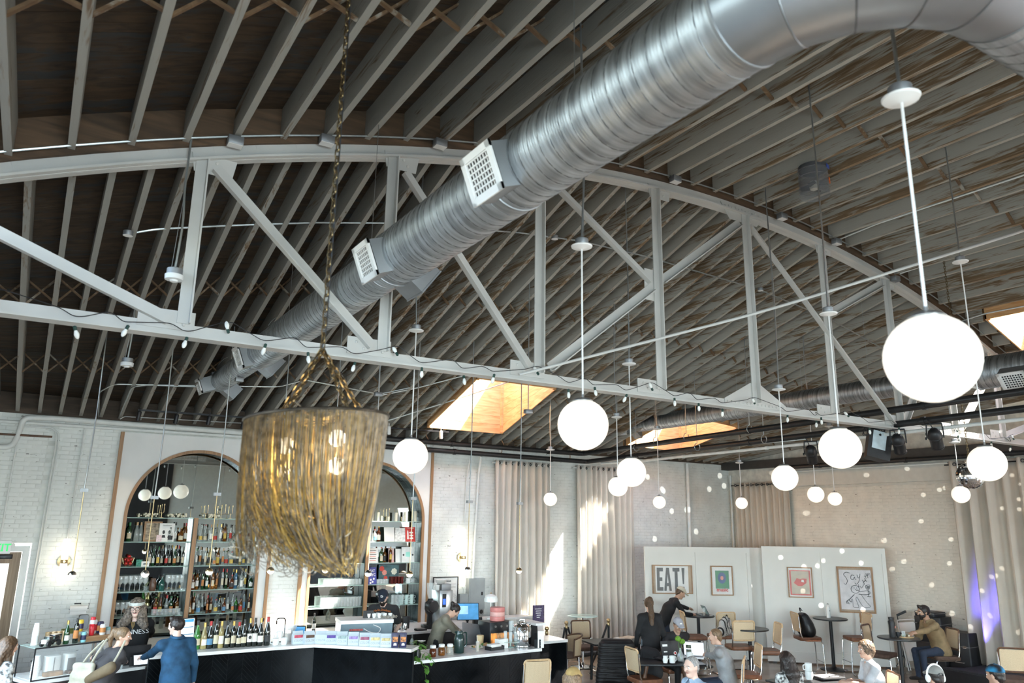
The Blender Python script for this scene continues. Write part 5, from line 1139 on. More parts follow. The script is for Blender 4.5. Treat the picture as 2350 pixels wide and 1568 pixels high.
A1 = arch_front(3, 1.25, 4.06, 1.46, 3.86, 3.03); A2 = arch_front(4, 4.70, 7.48, 4.86, 7.32, 2.99)
for (t, c, r, xm), a0, a1, who in ((A1, 1.46, 3.86, 'left'), (A2, 4.86, 7.32, 'right')):
    for i, z in enumerate(SH):
        bays = [(a0+.012, a1-.012)] if i == 0 else [(a0+.012, xm-.052), (xm+.052, a1-.012)]
        for j, (x0, x1) in enumerate(bays):
            s = thing('glass_shelf', '%s glass shelf of the %s arch%s, carrying its row of things' % (od(i), who, '' if i == 0 else (', left bay' if j == 0 else ', right bay')), 'shelf', ((x0+x1)/2, (YW+.02+NB-.015)/2, z))
            MB().box((0, 0, 0), (x1-x0, NB-.015-YW-.0, .014)).build('pane', SHELFG, s)
            m = MB()
            for sx in (-1, 1): m.box((sx*((x1-x0)/2-.02), .05, -.014), (.03, .05, .014))
            m.build('bracket', BLACKM, s)

# ------------------------------------------------------------------ bottles and glassware
GREEN = mat('green_bottle_glass', (.012, .05, .016), .06, var=.1, spec=.7, coat=.4); DARKG = mat('dark_bottle_glass', (.010, .013, .010), .06, var=.1, spec=.7, coat=.4); AMBER = mat('amber_spirit', (.30, .11, .02), .05, trans=.55, var=.1); BROWN = mat('brown_spirit', (.13, .035, .010), .06, trans=.3, var=.1)
CLEARB = mat('pale_bottle_glass', (.50, .56, .53), .05, alpha=.30, var=.02, spec=1); STRAW = mat('straw_wine', (.62, .50, .22), .05, trans=.6, var=.05); LIME = mat('bright_green_glass', (.06, .26, .05), .05, trans=.35, var=.1); BLUEB = mat('blue_bottle_glass', (.10, .25, .42), .05, trans=.4, var=.1)
LBW = mat('white_label', (.78, .76, .70), .6, var=.04); LBC = mat('cream_label', (.62, .54, .38), .6, var=.06); LBR = mat('red_label', (.45, .04, .03), .5); LBB = mat('blue_label', (.10, .24, .38), .5); LBK = mat('black_label', (.03, .03, .03), .5); LBY = mat('yellow_label', (.62, .42, .08), .5); LBO = mat('orange_label', (.50, .20, .06), .5)
CPK = mat('black_cap', (.02, .02, .02), .35); CPR = mat('red_cap', (.40, .03, .03), .35); CPG = mat('gold_cap', (.50, .34, .10), .3, metal=.8); CPW = mat('cork_cap', (.45, .30, .17), .7); CPN = mat('green_cap', (.03, .16, .05), .4)
SHAPES = {'wine': ([(.001, 0), (.034, .0), (.0375, .006), (.0375, .185), (.034, .205), (.018, .235), (.0145, .25), (.0145, .30)], (.05, .14)),
          'burg': ([(.001, 0), (.036, 0), (.041, .008), (.041, .14), (.036, .175), (.02, .225), (.0145, .25), (.0145, .305)], (.045, .115)),
          'spirit': ([(.001, 0), (.036, 0), (.041, .006), (.041, .165), (.037, .185), (.017, .205), (.014, .215), (.014, .27)], (.03, .125)),
          'squat': ([(.001, 0), (.046, 0), (.05, .006), (.05, .11), (.043, .14), (.02, .165), (.015, .18), (.015, .225)], (.03, .095)),
          'slim': ([(.001, 0), (.026, 0), (.030, .006), (.030, .21), (.025, .235), (.013, .25), (.012, .30)], (.06, .16)),
          'cone': ([(.001, 0), (.044, 0), (.047, .006), (.042, .10), (.026, .18), (.015, .22), (.014, .28)], (.03, .09))}
BM = {}
def bottle(kind, g, lab, cap, loc, label, group, h=1.0, w=1.0, name='bottle'):
    prof, (l0, l1) = SHAPES[kind]
    if kind not in BM:
        a = MB().lathe(prof, 12); ri = max(p[0] for p in prof)
        def rad(z):
            for i in range(len(prof)-1):
                if prof[i][1] <= z <= prof[i+1][1] and prof[i+1][1] > prof[i][1]: return prof[i][0]+(prof[i+1][0]-prof[i][0])*(z-prof[i][1])/(prof[i+1][1]-prof[i][1])
            return prof[-1][0]
        zs = [l0, (l0+l1)/2, l1]; b_ = MB(); k = 9; vs = []; fs = []
        for z in zs:
            for i in range(k+1): q = R(-150+120*i/k); vs.append(((rad(z)+.0007)*math.cos(q), (rad(z)+.0007)*math.sin(q), z))
        for j in range(2):
            for i in range(k): fs.append((j*(k+1)+i, j*(k+1)+i+1, (j+1)*(k+1)+i+1, (j+1)*(k+1)+i))
        b_.add(vs, fs, 0, True); z1 = prof[-1][1]; rc = prof[-1][0]; c_ = MB().lathe([(rc+.002, z1-.045 if kind in ('wine', 'burg', 'slim') else z1-.012), (rc+.002, z1+.006), (.001, z1+.007)], 10)
        BM[kind] = (a, b_, c_, {})
    a, b_, c_, cache = BM[kind]
    def me(nm, mb, mt):
        if (nm, mt.name) not in cache: cache[(nm, mt.name)] = mb.mesh(nm, mt)
        return cache[(nm, mt.name)]
    t = link(name, me('bottle', a, g)); t.location = loc; t.rotation_euler = (0, 0, rnd.uniform(-.35, .35)); t.scale = (w, w, h); tag(t, label, 'bottle', group)
    if lab: link('label', me('label', b_, lab), t)
    link('cap', me('cap', c_, cap), t); return t
MIX = {'clear': [(CLEARB, 'clear')]*6+[(AMBER, 'amber'), (STRAW, 'straw coloured')], 'dark': [(DARKG, 'near black')]*5+[(GREEN, 'dark green')]*3, 'amber': [(AMBER, 'amber')]*6+[(BROWN, 'brown')]*3+[(CLEARB, 'clear')]*2+[(LIME, 'bright green')],
       'whisky': [(CLEARB, 'clear')]*3+[(AMBER, 'amber')]*3+[(BROWN, 'brown')]*2+[(GREEN, 'dark green')]*2+[(BLUEB, 'blue')], 'mixed': [(CLEARB, 'clear')]*4+[(GREEN, 'dark green'), (AMBER, 'amber'), (AMBER, 'amber'), (BROWN, 'brown')]}
LABS = [(LBW, 'white'), (LBC, 'cream'), (LBW, 'white'), (LBR, 'red'), (LBK, 'black'), (LBY, 'yellow'), (LBB, 'blue'), (LBO, 'orange'), (LBC, 'cream')]
def row(x0, x1, z, n, mix, kinds, where, y0=YW+.08, hs=1.08, back=True, nlab=1.0):
    for i in range(n):
        x = x0+(x1-x0)*(i+.5)/n; g, gn = rnd.choice(MIX[mix]); l, ln = rnd.choice(LABS); k = rnd.choice(kinds); cp = rnd.choice([CPK, CPK, CPR, CPG, CPW, CPK, CPN])
        w = min(1.15, (x1-x0)/n/.098)*rnd.uniform(.9, 1.0)
        bottle(k, g, l if rnd.random() < nlab else None, cp, (x, y0+(i % 2)*.075, z+.007), '%s bottle, %s from left %s' % (gn, od(i), where), 'bottles '+where, rnd.uniform(.93, 1.08)*hs, w)
rowL = (1.50, 2.58); rowR = (2.74, 3.84)
row(2.22, 2.58, SH[1], 4, 'mixed', ['spirit', 'wine', 'squat'], 'on second shelf of left arch, left bay')
bottle('wine', GREEN, LBC, CPN, (1.58, YW+.12, SH[1]+.007), 'green bottle at the left end of the left arch\'s second shelf', None, 1.1, 1.1)
for k, x in enumerate((1.70, 1.77)): bottle('burg', CLEARB, None, CPW, (x, YW+.10+.06*k, SH[1]+.007), 'empty clear bottle %s of two beside the brown framed picture' % ('left' if k == 0 else 'right'), None, 1.1, .95)
row(2.75, 3.82, SH[1], 12, 'clear', ['spirit', 'squat', 'slim', 'wine', 'cone'], 'on second shelf of left arch, right bay')
row(1.93, 2.56, SH[2], 9, 'dark', ['wine', 'burg'], 'on third shelf of left arch, left bay', hs=1.12)
row(2.72, 3.83, SH[2], 14, 'clear', ['spirit', 'squat', 'cone', 'slim'], 'on third shelf of left arch, right bay')
row(2.70, 3.83, SH[3], 13, 'whisky', ['spirit', 'wine', 'squat', 'slim'], 'on fourth shelf of left arch, right bay', hs=1.15)
row(2.70, 3.83, SH[4], 15, 'amber', ['spirit', 'squat', 'wine', 'cone', 'slim'], 'on fifth shelf of left arch, right bay', hs=1.12)
row(2.12, 2.57, SH[4], 5, 'mixed', ['wine', 'burg', 'spirit'], 'on fifth shelf of left arch, left bay', y0=YW+.15)
row(4.92, 6.02, SH[2], 10, 'mixed', ['spirit', 'wine', 'slim'], 'on third shelf of right arch, left bay')
row(6.20, 6.44, SH[1], 2, 'mixed', ['spirit', 'squat'], 'on second shelf of right arch, right bay', hs=1.1)
row(6.40, 6.72, SH[2], 3, 'mixed', ['slim', 'spirit'], 'on third shelf of right arch, right bay', y0=YW+.13)
def lath(name, prof, m, loc, label, cat, group=None, n=12, rz=0, sc_=1):
    key = name+m.name+str(prof[:3])
    if key not in BM: BM[key] = MB().lathe(prof, n).mesh(name, m)
    o = link(name, BM[key]); o.location = loc; o.rotation_euler = (0, 0, rz); o.scale = (sc_,)*3; return tag(o, label, cat, group)
WINEG = [(.001, 0), (.034, .001), (.03, .005), (.005, .012), (.0038, .095), (.012, .105), (.036, .135), (.040, .16), (.033, .225), (.0318, .225), (.038, .16), (.034, .137), (.010, .112), (.001, .110)]
TUMB = [(.001, 0), (.030, 0), (.033, .006), (.038, .10), (.0365, .10), (.0315, .012), (.001, .010)]
TALL = [(.001, 0), (.027, 0), (.029, .006), (.034, .165), (.0325, .165), (.0275, .012), (.001, .010)]
def glasses(prof, x0, x1, z, n, rows, where, nm, cat='glass', y0=YW+.06, s=1.0, m=GLASS):
    for r_ in range(rows):
        for i in range(n): lath(nm, prof, m, (x0+(x1-x0)*(i+.5)/n, y0+r_*.08, z+.007), '%s, %s from left in %s row %s' % (nm.replace('_', ' '), od(i), ('front', 'back')[r_], where), cat, nm.replace('_', ' ')+' row %d ' % (r_+1)+where, sc_=s)
glasses(WINEG, 1.50, 1.98, SH[3], 6, 2, 'at left end of left arch\'s fourth shelf', 'wine_glass', s=1.2); glasses(WINEG, 2.28, 2.58, SH[3], 4, 2, 'at right of left bay\'s fourth shelf', 'wine_glass', s=1.2)
glasses(WINEG, 1.50, 1.90, SH[4], 5, 2, 'at left end of left arch\'s fifth shelf', 'wine_glass', s=1.1); glasses(TUMB, 2.10, 2.58, SH[4], 7, 1, 'before bottles on left arch\'s fifth shelf', 'tumbler', s=1.1)
glasses(TUMB, 5.25, 6.02, SH[3], 11, 2, 'on right arch\'s fourth shelf', 'tumbler', s=1.15); glasses(TALL, 5.2, 6.04, SH[4], 13, 2, 'on right arch\'s fifth shelf', 'tall_glass', s=1.15)
glasses(TUMB, 6.36, 6.62, SH[3], 4, 2, 'before right arch flower print', 'tumbler', s=.95); glasses(TALL, 6.70, 7.0, SH[4], 4, 1, 'by the right arch mint mugs', 'tall_glass', s=1.2)
# candles and ornaments on the top shelves
CAND = mat('ivory_wax', (.74, .70, .56), .5, var=.03)
for i, (x, h, r_) in enumerate(((3.58, .16, .035), (3.64, .20, .03), (3.72, .14, .04), (3.50, .12, .028), (5.1, .15, .035), (5.25, .10, .03), (5.45, .18, .03), (6.22, .15, .035), (6.34, .18, .03), (6.44, .11, .03), (6.75, .18, .032), (6.98, .20, .03), (7.2, .22, .04), (6.6, .10, .03))):
    lath('candle', [(.001, 0), (r_, 0), (r_, h-.006), (r_-.004, h), (.004, h-.003), (.0015, h+.012), (.001, h+.012)], CAND, (x, YW+.12+(i % 2)*.06, SH[0]+.007), 'ivory pillar candle, %s from left on the top shelf of the %s arch' % (od(i if i < 4 else i-4), 'left' if i < 4 else 'right'), 'candle', 'candles on the top shelves')
for i, (x, k) in enumerate(((3.13, 3), (3.30, 2), (6.52, 3), (6.88, 2), (2.08, 2), (2.85, 2))):
    t = thing('candle_holder', 'thin brass branched candle holder on a top shelf, %s from the left' % od((2, 3, 4, 5, 0, 1)[i]), 'candle holder', (x, YW+.12, SH[0]+.007)); MB().lathe([(.04, 0), (.04, .006), (.006, .012), (.005, .10)], 12).build('base', BRASS, t); m = MB()
    for j in range(k): a = (j-(k-1)/2)*.07; m.tube(bend([(0, 0, .08), (a, 0, .09), (a, 0, .21+.02*j)], .03), .004, 6); m.lathe([(.008, 0), (.008, .03)], 8, (a, 0, .20+.02*j))
    m.build('arms', BRASS, t)
for x, lab in ((1.86, 'cream dried flower heads at the left of the left arch\'s top shelf'), (2.95, 'cream dried flower head in the middle of the left arch\'s top shelf'), (2.36, 'tall cream vase shapes on the left arch\'s top shelf')):
    t = thing('dried_flowers', lab, 'ornament', (x, YW+.13, SH[0]+.007)); m = MB()
    for k in range(26): a = rnd.uniform(0, 6.28); q = rnd.uniform(0, .17); m.ball((q*math.cos(a), q*.4*math.sin(a), .02+rnd.random()*.05), rnd.uniform(.012, .025), 6, 4)
    m.build('petals', CAND, t)
# pictures and books
def card(label, x, z, w, h, m, lean=8, frame=None, cat='picture', name='picture', y=YW+.14, rz=0, d=.012):
    t = thing(name, label, cat, (x, y, z+.007), rot=(R(-lean), 0, rz)); MB().bb((-w/2, 0, 0), (w/2, d, h)).build('board', frame or m, t); b = .03 if frame else .0
    if frame: MB().bb((-w/2+b, -.003, b), (w/2-b, .0, h-b)).build('print', m, t)
    return t
SEP = mat('sepia_print', (.30, .24, .17), .6, var=.35, scale=12, stretch=(1, 1, 2)); t = card('brown framed sepia landscape picture on the left arch\'s second shelf', 1.97, SH[1], .30, .36, SEP, frame=OAKX, y=YW+.1)
t = card('white cover with two portrait drawings headed Gentlemen on the left arch\'s second shelf', 2.20, SH[1], .26, .33, PAPER, y=YW+.06); text(sc, 'Gentlemen', .035, INK, t, Matrix.Translation((0, -.002, .28)) @ Matrix.Rotation(PI/2, 4, 'X'))
for sx in (-.05, .05): fl(t, 'portrait', INK, [(sx+.022*math.cos(a*PI/6)-.004*(a % 2), .17+.035*math.sin(a*PI/6)) for a in range(12)], -.002); fl(t, 'portrait', INK, [(sx-.035, .07), (sx+.035, .07), (sx+.02, .12), (sx-.02, .12)], -.002)
card('small pink playing card print before the white cover', 2.075, SH[1], .09, .12, mat('pink_print', (.72, .55, .56), .6, var=.12, scale=40), y=YW+.035)
card('small green print on the left arch\'s third shelf', 1.80, SH[2], .10, .12, mat('green_print', (.05, .22, .16), .6, var=.3, scale=30), y=YW+.05); card('small white framed photo beside the green print', 1.90, SH[2], .13, .09, mat('photo_print', (.16, .16, .17), .5, var=.6, scale=30), frame=PAPER, y=YW+.04)
card('open white booklet leaning in the right arch\'s second shelf', 6.62, SH[1], .26, .30, PAPER, y=YW+.1, rz=.2); card('right page of drawings of the open booklet', 6.87, SH[1], .24, .29, mat('sketch_paper', (.66, .66, .64), .7, var=.15, scale=22), y=YW+.1, rz=-.15)
t = card('red cookbook with white shapes standing at the right of the right arch\'s second shelf', 7.10, SH[1], .24, .31, mat('red_cover', (.55, .05, .04), .4), y=YW+.08, rz=.1, d=.05)
for z in (.05, .11, .17): fl(t, 'white_shape', PAPER, [(.02+.05*math.cos(a*PI/6), z+.02+.02*math.sin(a*PI/6)) for a in range(12)], -.002)
fl(t, 'white_shape', PAPER, [(-.085, .05), (-.045, .05), (-.05, .20), (-.065, .25), (-.08, .20)], -.002); text(sc, 'THE SHARED', .03, PAPER, t, Matrix.Translation((.0, -.002, .275)) @ Matrix.Rotation(PI/2, 4, 'X'))
t = card('white handwritten card at the left of the right arch\'s third shelf', 6.26, SH[2], .22, .30, PAPER, y=YW+.08)
for i in range(6): fl(t, 'written_line', INK if i % 2 else SALM, [(-.08, .04+i*.04), (.06+.02*(i % 2), .04+i*.04), (.06, .052+i*.04), (-.08, .050+i*.04)], -.002)
card('red and white print of a figure on the right arch\'s third shelf', 6.70, SH[2], .13, .29, mat('figure_print', (.60, .18, .16), .6, col2=(.75, .72, .68), scale=9), y=YW+.14); card('white card with a small cherry print on the right arch\'s third shelf', 6.86, SH[2], .14, .28, PAPER, y=YW+.12)
t = card('pale square card with a mint green patch on the right arch\'s third shelf', 7.06, SH[2], .30, .32, mat('pale_card', (.70, .72, .70), .6), y=YW+.07, rz=.05); fl(t, 'mint_patch', mat('mint_ink', (.30, .68, .58), .6), [(-.06, .12), (.05, .11), (.07, .17), (.03, .22), (-.05, .21)], -.002)
for sx in (-.11, .11): fl(t, 'round_mark', INK, [(sx+.022*math.cos(a*PI/6), .155+.022*math.sin(a*PI/6)) for a in range(12)], -.002)
t = card('blue EAT NYC book at the left of the right arch\'s fourth shelf', 6.27, SH[3], .19, .34, mat('blue_cover', (.06, .07, .30), .4), y=YW+.06, rz=.15, d=.04)
for tx, z in (('EAT', .245), ('NYC', .165)): text(sc, tx, .075, PAPER, t, Matrix.Translation((0, -.002, z)) @ Matrix.Rotation(PI/2, 4, 'X'), squeeze=.9, bold=.002)
for q, z in ((-.04, .09), (.03, .11), (.0, .05), (-.05, .03)): fl(t, 'white_shape', PAPER, [(q+.022*math.cos(a*PI/5), z+.022*math.sin(a*PI/5)) for a in range(10)], -.002)
t = card('dark flower still life print on the right arch\'s fourth shelf', 6.68, SH[3], .46, .38, mat('teal_print', (.07, .13, .14), .6, var=.2), y=YW+.19, lean=3)
for q, z, m_, r_ in ((-.10, .22, SALM, .05), (.12, .24, CAND, .06), (-.16, .30, RED, .05), (-.07, .11, RED, .04)): fl(t, 'flower', m_, [(q+r_*(1+.18*(a % 2))*math.cos(a*PI/7), z+r_*(1+.18*(a % 2))*math.sin(a*PI/7)) for a in range(14)], -.002)
DRED = mat('dark_red_cup', (.10, .015, .012), .12, var=.15); CUPP = [(.001, 0), (.025, 0), (.034, .03), (.036, .07), (.034, .07), (.03, .03), (.001, .008)]
for r_ in range(2):
    for i in range(4): lath('red_cup', CUPP, DRED, (6.70+i*.075, YW+.05+.07*r_, SH[3]+.007), 'dark red glass cup, %s from left in lower %s row before the flower print' % (od(i), ('front', 'back')[r_]), 'cup', 'dark red cups'); lath('red_cup', CUPP, DRED, (6.70+i*.075, YW+.05+.07*r_, SH[3]+.079), 'dark red glass cup, %s from left in upper %s row before the flower print' % (od(i), ('front', 'back')[r_]), 'cup', 'dark red cups')
def mug(loc, label, group=None, m=WHITEP, rz=0, s=1.0):
    if 'mug'+m.name not in BM:
        BM['mug'+m.name] = (MB().lathe([(.001, 0), (.034, 0), (.039, .006), (.042, .088), (.039, .088), (.036, .012), (.001, .010)], 16).mesh('mug', m), MB().tube(bend([(.038, 0, .072), (.07, 0, .072), (.068, 0, .02), (.037, 0, .018)], .03), .006, 6).mesh('handle', m))
    b_, h_ = BM['mug'+m.name]; o = link('mug', b_); o.location = loc; o.rotation_euler = (0, 0, rz); o.scale = (s,)*3; tag(o, label, 'mug', group); link('handle', h_, o); return o
MINT = mat('mint_ceramic', (.58, .72, .68), .2, var=.01)
for r_ in range(2):
    for i in range(3): mug((6.95+i*.12, YW+.09, SH[4]+.007+r_*.092), 'pale mint mug, %s from left in the %s row on the right arch\'s lowest shelf' % (od(i), ('lower', 'upper')[r_]), 'mint mugs', MINT, rz=-.2, s=1.05)
mug((7.08, YW+.08, SH[3]+.007), 'white mug beside the dark red cups', None, WHITEP, s=1.2); mug((7.2, YW+.09, SH[3]+.007), 'clear glass mug at the right end of the right arch\'s fourth shelf', None, GLASS, s=1.1)
# ornaments of the left arch
t = thing('wire_bowl', 'wire bowl of red shiny baubles at the left of the left arch\'s third shelf', 'bowl', (1.62, YW+.11, SH[2]+.007)); m = MB()
for k in range(14): a = 2*PI*k/14; m.tube([(.03*math.cos(a), .03*math.sin(a), .004), (.07*math.cos(a), .07*math.sin(a), .05), (.10*math.cos(a), .09*math.sin(a), .15)], .002, 4)
m.tube([(.10*math.cos(a*PI/8), .09*math.sin(a*PI/8), .15) for a in range(16)], .003, 4, closed=True); m.build('wires', BRASS, t)
RB = mat('red_bauble', (.45, .02, .02), .12, metal=.3)
for k, (x, y, z) in enumerate(((-.03, -.01, .05), (.04, .0, .05), (.0, -.01, .11), (-.04, .02, .12), (.05, .02, .12), (.01, .0, .17))): tag(MB().ball((0, 0, 0), .036, 12, 8).build('bauble', RB), 'red shiny bauble, %s of the pile in the wire bowl' % od(k), 'bauble', 'red baubles').location = (1.62+x, YW+.11+y, SH[2]+.007+z)
LEAF = mat('green_leaf', (.09, .22, .035), .45, var=.25, scale=14); LEAFD = mat('dark_leaf', (.05, .10, .03), .5, var=.25, scale=14)
def leaf(mb, p, d, s, up_=Vector((0, 0, 1))):
    p, d = Vector(p), Vector(d).normalized(); x = d.cross(up_); x = x.normalized() if x.length > 1e-3 else Vector((1, 0, 0)); n = x.cross(d)
    P = [(0, 0, 0), (.35, .36, .05), (.7, .26, .04), (1, 0, -.08), (.7, -.26, .04), (.35, -.36, .05), (.4, 0, -.02)]
    mb.add([p+d*(a*s)+x*(b_*s)+n*(c*s) for a, b_, c in P], [(0, 1, 6), (1, 2, 6), (2, 3, 6), (3, 4, 6), (4, 5, 6), (5, 0, 6)], 0, True)
def plant(label, loc, drops, n, s, potm, potprof, m=LEAF, spread=.10, big=None):
    t = thing('potted_plant', label, 'plant', loc); MB().lathe(potprof, 14).build('pot', potm, t); top = potprof[-1][1] if potprof[-1][0] > .01 else potprof[-2][1]
    top = max(q[1] for q in potprof); st = MB()
    for k in range(n): a = rnd.uniform(0, 6.28); q = Vector((spread*rnd.random()*math.cos(a), spread*rnd.random()*math.sin(a), top+rnd.uniform(-.01, .10))); st.tube([(0, 0, top*.8), q], .002, 4); mb = MB(); leaf(mb, q, (math.cos(a), math.sin(a), rnd.uniform(-.8, .3)), s*rnd.uniform(.7, 1.2)); mb.build('leaf', m, t)
    for pts in drops:
        P = bend(pts, .05); st.tube(P, .0025, 4)
        for q in P[2::2]: a = rnd.uniform(0, 6.28); mb = MB(); leaf(mb, q, (math.cos(a), math.sin(a)-.6, -.8), s*rnd.uniform(.8, 1.25)); mb.build('leaf', m, t)
    st.build('stems', m, t); return t
POT = [(.001, 0), (.04, 0), (.05, .08), (.047, .085), (.001, .075)]
plant('trailing dark green plant hanging between the shelves of the left arch, right bay', (3.42, YW+.05, SH[1]+.007), [[(0, 0, .08), (.03, -.08, .05), (.0, -.1, -.12), (.04, -.1, -.22)], [(0, 0, .08), (-.08, -.06, .06), (-.1, -.1, -.05)], [(0, 0, .08), (.12, -.06, .04), (.16, -.09, -.16), (.14, -.09, -.26)]], 9, .05, CLEARB, POT, LEAFD)
plant('small flower sprig in a glass on the left arch\'s fourth shelf', (1.98, YW+.17, SH[3]+.007), [], 8, .035, CLEARB, POT, mat('pale_leaf', (.45, .52, .30), .5, var=.3), .06)
lath('vase', [(.001, 0), (.05, 0), (.06, .05), (.055, .16), (.04, .2), (.045, .22), (.04, .22), (.001, .02)], mat('brown_vase', (.10, .05, .03), .3), (2.07, YW+.08, SH[3]+.007), 'brown round vase on the left arch\'s fourth shelf', 'vase', n=18)
bottle('squat', mat('teal_glass', (.03, .12, .10), .05, trans=.3), None, CPK, (2.22, YW+.10, SH[3]+.007), 'teal glass carafe on the left arch\'s fourth shelf', None, 1.1)
# back counter under the arches
t = thing('back_counter', 'long charcoal back counter with a white stone top under the arches', 'counter', (4.9, 14.75, 0)); x0, x1 = -3.55, 3.55
MB().bb((x0, -.68, .88), (x1, .62, .92)).build('worktop', STONE, t); MB().bb((x0+.02, -.60, .0), (x1-.02, .62, .88)).build('carcass', CAB, t)
for k in range(12): w = (x1-x0-.04)/12; MB().bb((x0+.02+w*k+.004, -.622, .10), (x0+.02+w*(k+1)-.004, -.60, .87)).build('door', CAB, t)
# ------------------------------------------------------------------ the bar: black chevron tiled fronts under white stone tops
bar = thing('bar_counter', 'long angled bar clad in glossy black chevron tiles under white stone tops', 'bar', (0, 0, 0)); ntile = 0; tiles = MB(); grout = MB(); TPROTO = {}
def clip(poly, z0, z1):
    for lim, s in ((z0, 1), (z1, -1)):
        out = []
        for i in range(len(poly)):
            a, b = poly[i-1], poly[i]; ia, ib = (a[1]-lim)*s >= 0, (b[1]-lim)*s >= 0
            if ia != ib: k = (lim-a[1])/(b[1]-a[1]); out.append((a[0]+(b[0]-a[0])*k, lim))
            if ib: out.append(b)
        poly = out
        if not poly: break
    return poly
def front(a, b, h, depth=.34, over=.05, top=True, parts=True, slab=True):
    global ntile
    a, b = Vector((a[0], a[1], 0)), Vector((b[0], b[1], 0)); d = (b-a); L_ = d.length; d.normalize(); n = Vector((d.y, -d.x, 0)); th = .045
    M = Matrix(((d.x, 0, n.x, a.x), (d.y, 0, n.y, a.y), (0, 1, 0, 0), (0, 0, 0, 1)))
    q = MB(); q.M = M; q.bb((0, 0, -.10), (L_, h-th, 0)); grout.v_ = None
    o = q.build('front_wall', mat('dark_grout_bed', (.022, .024, .026), .8, spec=.1), bar)
    nc = max(1, round(L_/.205)); w = L_/nc; dz = .067
    zs = -.3
    for c in range(nc):
        s = 1 if c % 2 else -1; z = zs-.2
        while z < h-th:
            g = .0028
            P = [(c*w+g, z+(0 if s > 0 else w)), ((c+1)*w-g, z+(w if s > 0 else 0)), ((c+1)*w-g, z+dz-g*2+(w if s > 0 else 0)), (c*w+g, z+dz-g*2+(0 if s > 0 else w))]
            P = clip(P, .0, h-th-.002)
            if len(P) >= 3:
                tilt = rnd.uniform(-.0012, .0012)
                if ntile < 292 and parts and z > .33:
                    m = MB(); m.M = M; m.prism(P, 0, .007+tilt); m.build('tile', TILE, bar); ntile += 1
                else: tiles.M = M; tiles.prism(P, 0, .007+tilt)
            z += dz
    if slab:
        m = MB(); m.M = M; m.bb((-.0, h-th, -depth), (L_, h, over)); m.build('stone_top', STONE, bar)
B0, B1, B2 = (1.70, 12.22), (4.05, 12.22), (5.20, 11.10)
front(B1, B2, 1.12); front(B0, B1, 1.12); front((5.20, 11.26), (7.74, 11.40), .92, depth=.85); front((8.15, 12.02), (8.74, 12.02), .92, depth=.55); front((7.74, 11.40), (8.15, 12.02), 1.10, slab=False, parts=False)
MB().hexa([(5.05, 11.24, 0), (5.205, 11.09, 0), (5.23, 11.26, 0), (5.23, 11.5, 0), (5.05, 11.24, 1.075), (5.205, 11.09, 1.075), (5.23, 11.26, 1.075), (5.23, 11.5, 1.075)]).build('end_return', TILE, bar)
tag(tiles.build('tiles', TILE, bar), kind='stuff')
MB().hexa([(7.70, 11.42, .92), (7.80, 11.38, .92), (8.24, 12.05, .92), (8.14, 12.09, .92)]+[(x, y, 1.19) for x, y in ((7.70, 11.42), (7.80, 11.38), (8.24, 12.05), (8.14, 12.09))]).build('end_upstand', STONE, bar)
MB().bb((8.10, 12.02, .0), (8.22, 12.62, 1.19)).build('end_block', CAB, bar); MB().bb((8.05, 12.0, 1.19), (8.27, 12.66, 1.23)).build('end_cap', STONE, bar)
MB().prism([(8.735, 12.0), (8.745, 12.0), (8.745, 12.6), (8.735, 12.6)], 0, .88).build('end_panel', CAB, bar)
# inner work counters behind the fronts
m = MB(); m.bb((1.75, 12.56, .84), (4.2, 12.95, .88)); m.bb((4.2, 12.9, .84), (4.95, 13.62, .88)); m.prism([(4.15, 12.56), (5.3, 11.46), (7.7, 12.0), (7.7, 12.4), (5.75, 12.2), (4.3, 13.0)], .84, .88); m.build('work_top', mat('steel_worktop', (.42, .43, .43), .35, metal=.8, var=.05), bar)
m = MB(); m.bb((1.8, 12.6, 0), (4.2, 12.9, .84)); m.bb((4.25, 12.95, 0), (4.9, 13.58, .84)); m.build('inner_cabinet', CAB, bar)
# service counter on the left, with its glass case
t = thing('service_counter', 'low service counter with white stone edge and black front at the left', 'counter', (0, 0, 0))
c0, c1 = Vector((.30, 12.06, 0)), Vector((1.72, 12.62, 0)); d = (c1-c0).normalized(); n = Vector((d.y, -d.x, 0)); M = Matrix(((d.x, -n.x, 0, c0.x), (d.y, -n.y, 0, c0.y), (0, 0, 1, 0), (0, 0, 0, 1))); SM = M
L_ = (c1-c0).length
m = MB(); m.M = M; m.bb((0, 0, .88), (L_, .75, .92)); m.build('stone_top', STONE, t); m = MB(); m.M = M; m.bb((.03, .04, 0), (L_, .70, .88)); m.build('front_panel', mat('black_panel', (.015, .016, .018), .4), t)
def sp(u, v, z): return M @ Vector((u, v, z))
t = thing('glass_case', 'glass display case with black edges on the service counter', 'display case', sp(.03, .03, .92), math.atan2(d.y, d.x)); W, D, Hc = .98, .50, .40
MB().bb((0, 0, Hc-.008), (W, D, Hc)).build('glass_top', SHELFG, t); MB().bb((0, 0, 0), (W, .006, Hc-.01)).build('glass_front', PANE, t); m = MB()
for x in (0, W): m.bb((x-.007, -.004, 0), (x+.007, .010, Hc)); m.bb((x-.007, D-.01, 0), (x+.007, D, Hc))
m.bb((0, -.005, Hc-.012), (W, .010, Hc+.006)); m.bb((0, -.004, 0), (W, .01, .014)); m.build('edges', BLACKM, t); MB().bb((.01, .02, .002), (W-.01, D, .008)).build('floor_plate', STONE, t)
def on(u, v, z=1.322): p = sp(u+.03, v+.03, 0); return (p.x, p.y, z)
CUPS = MB()
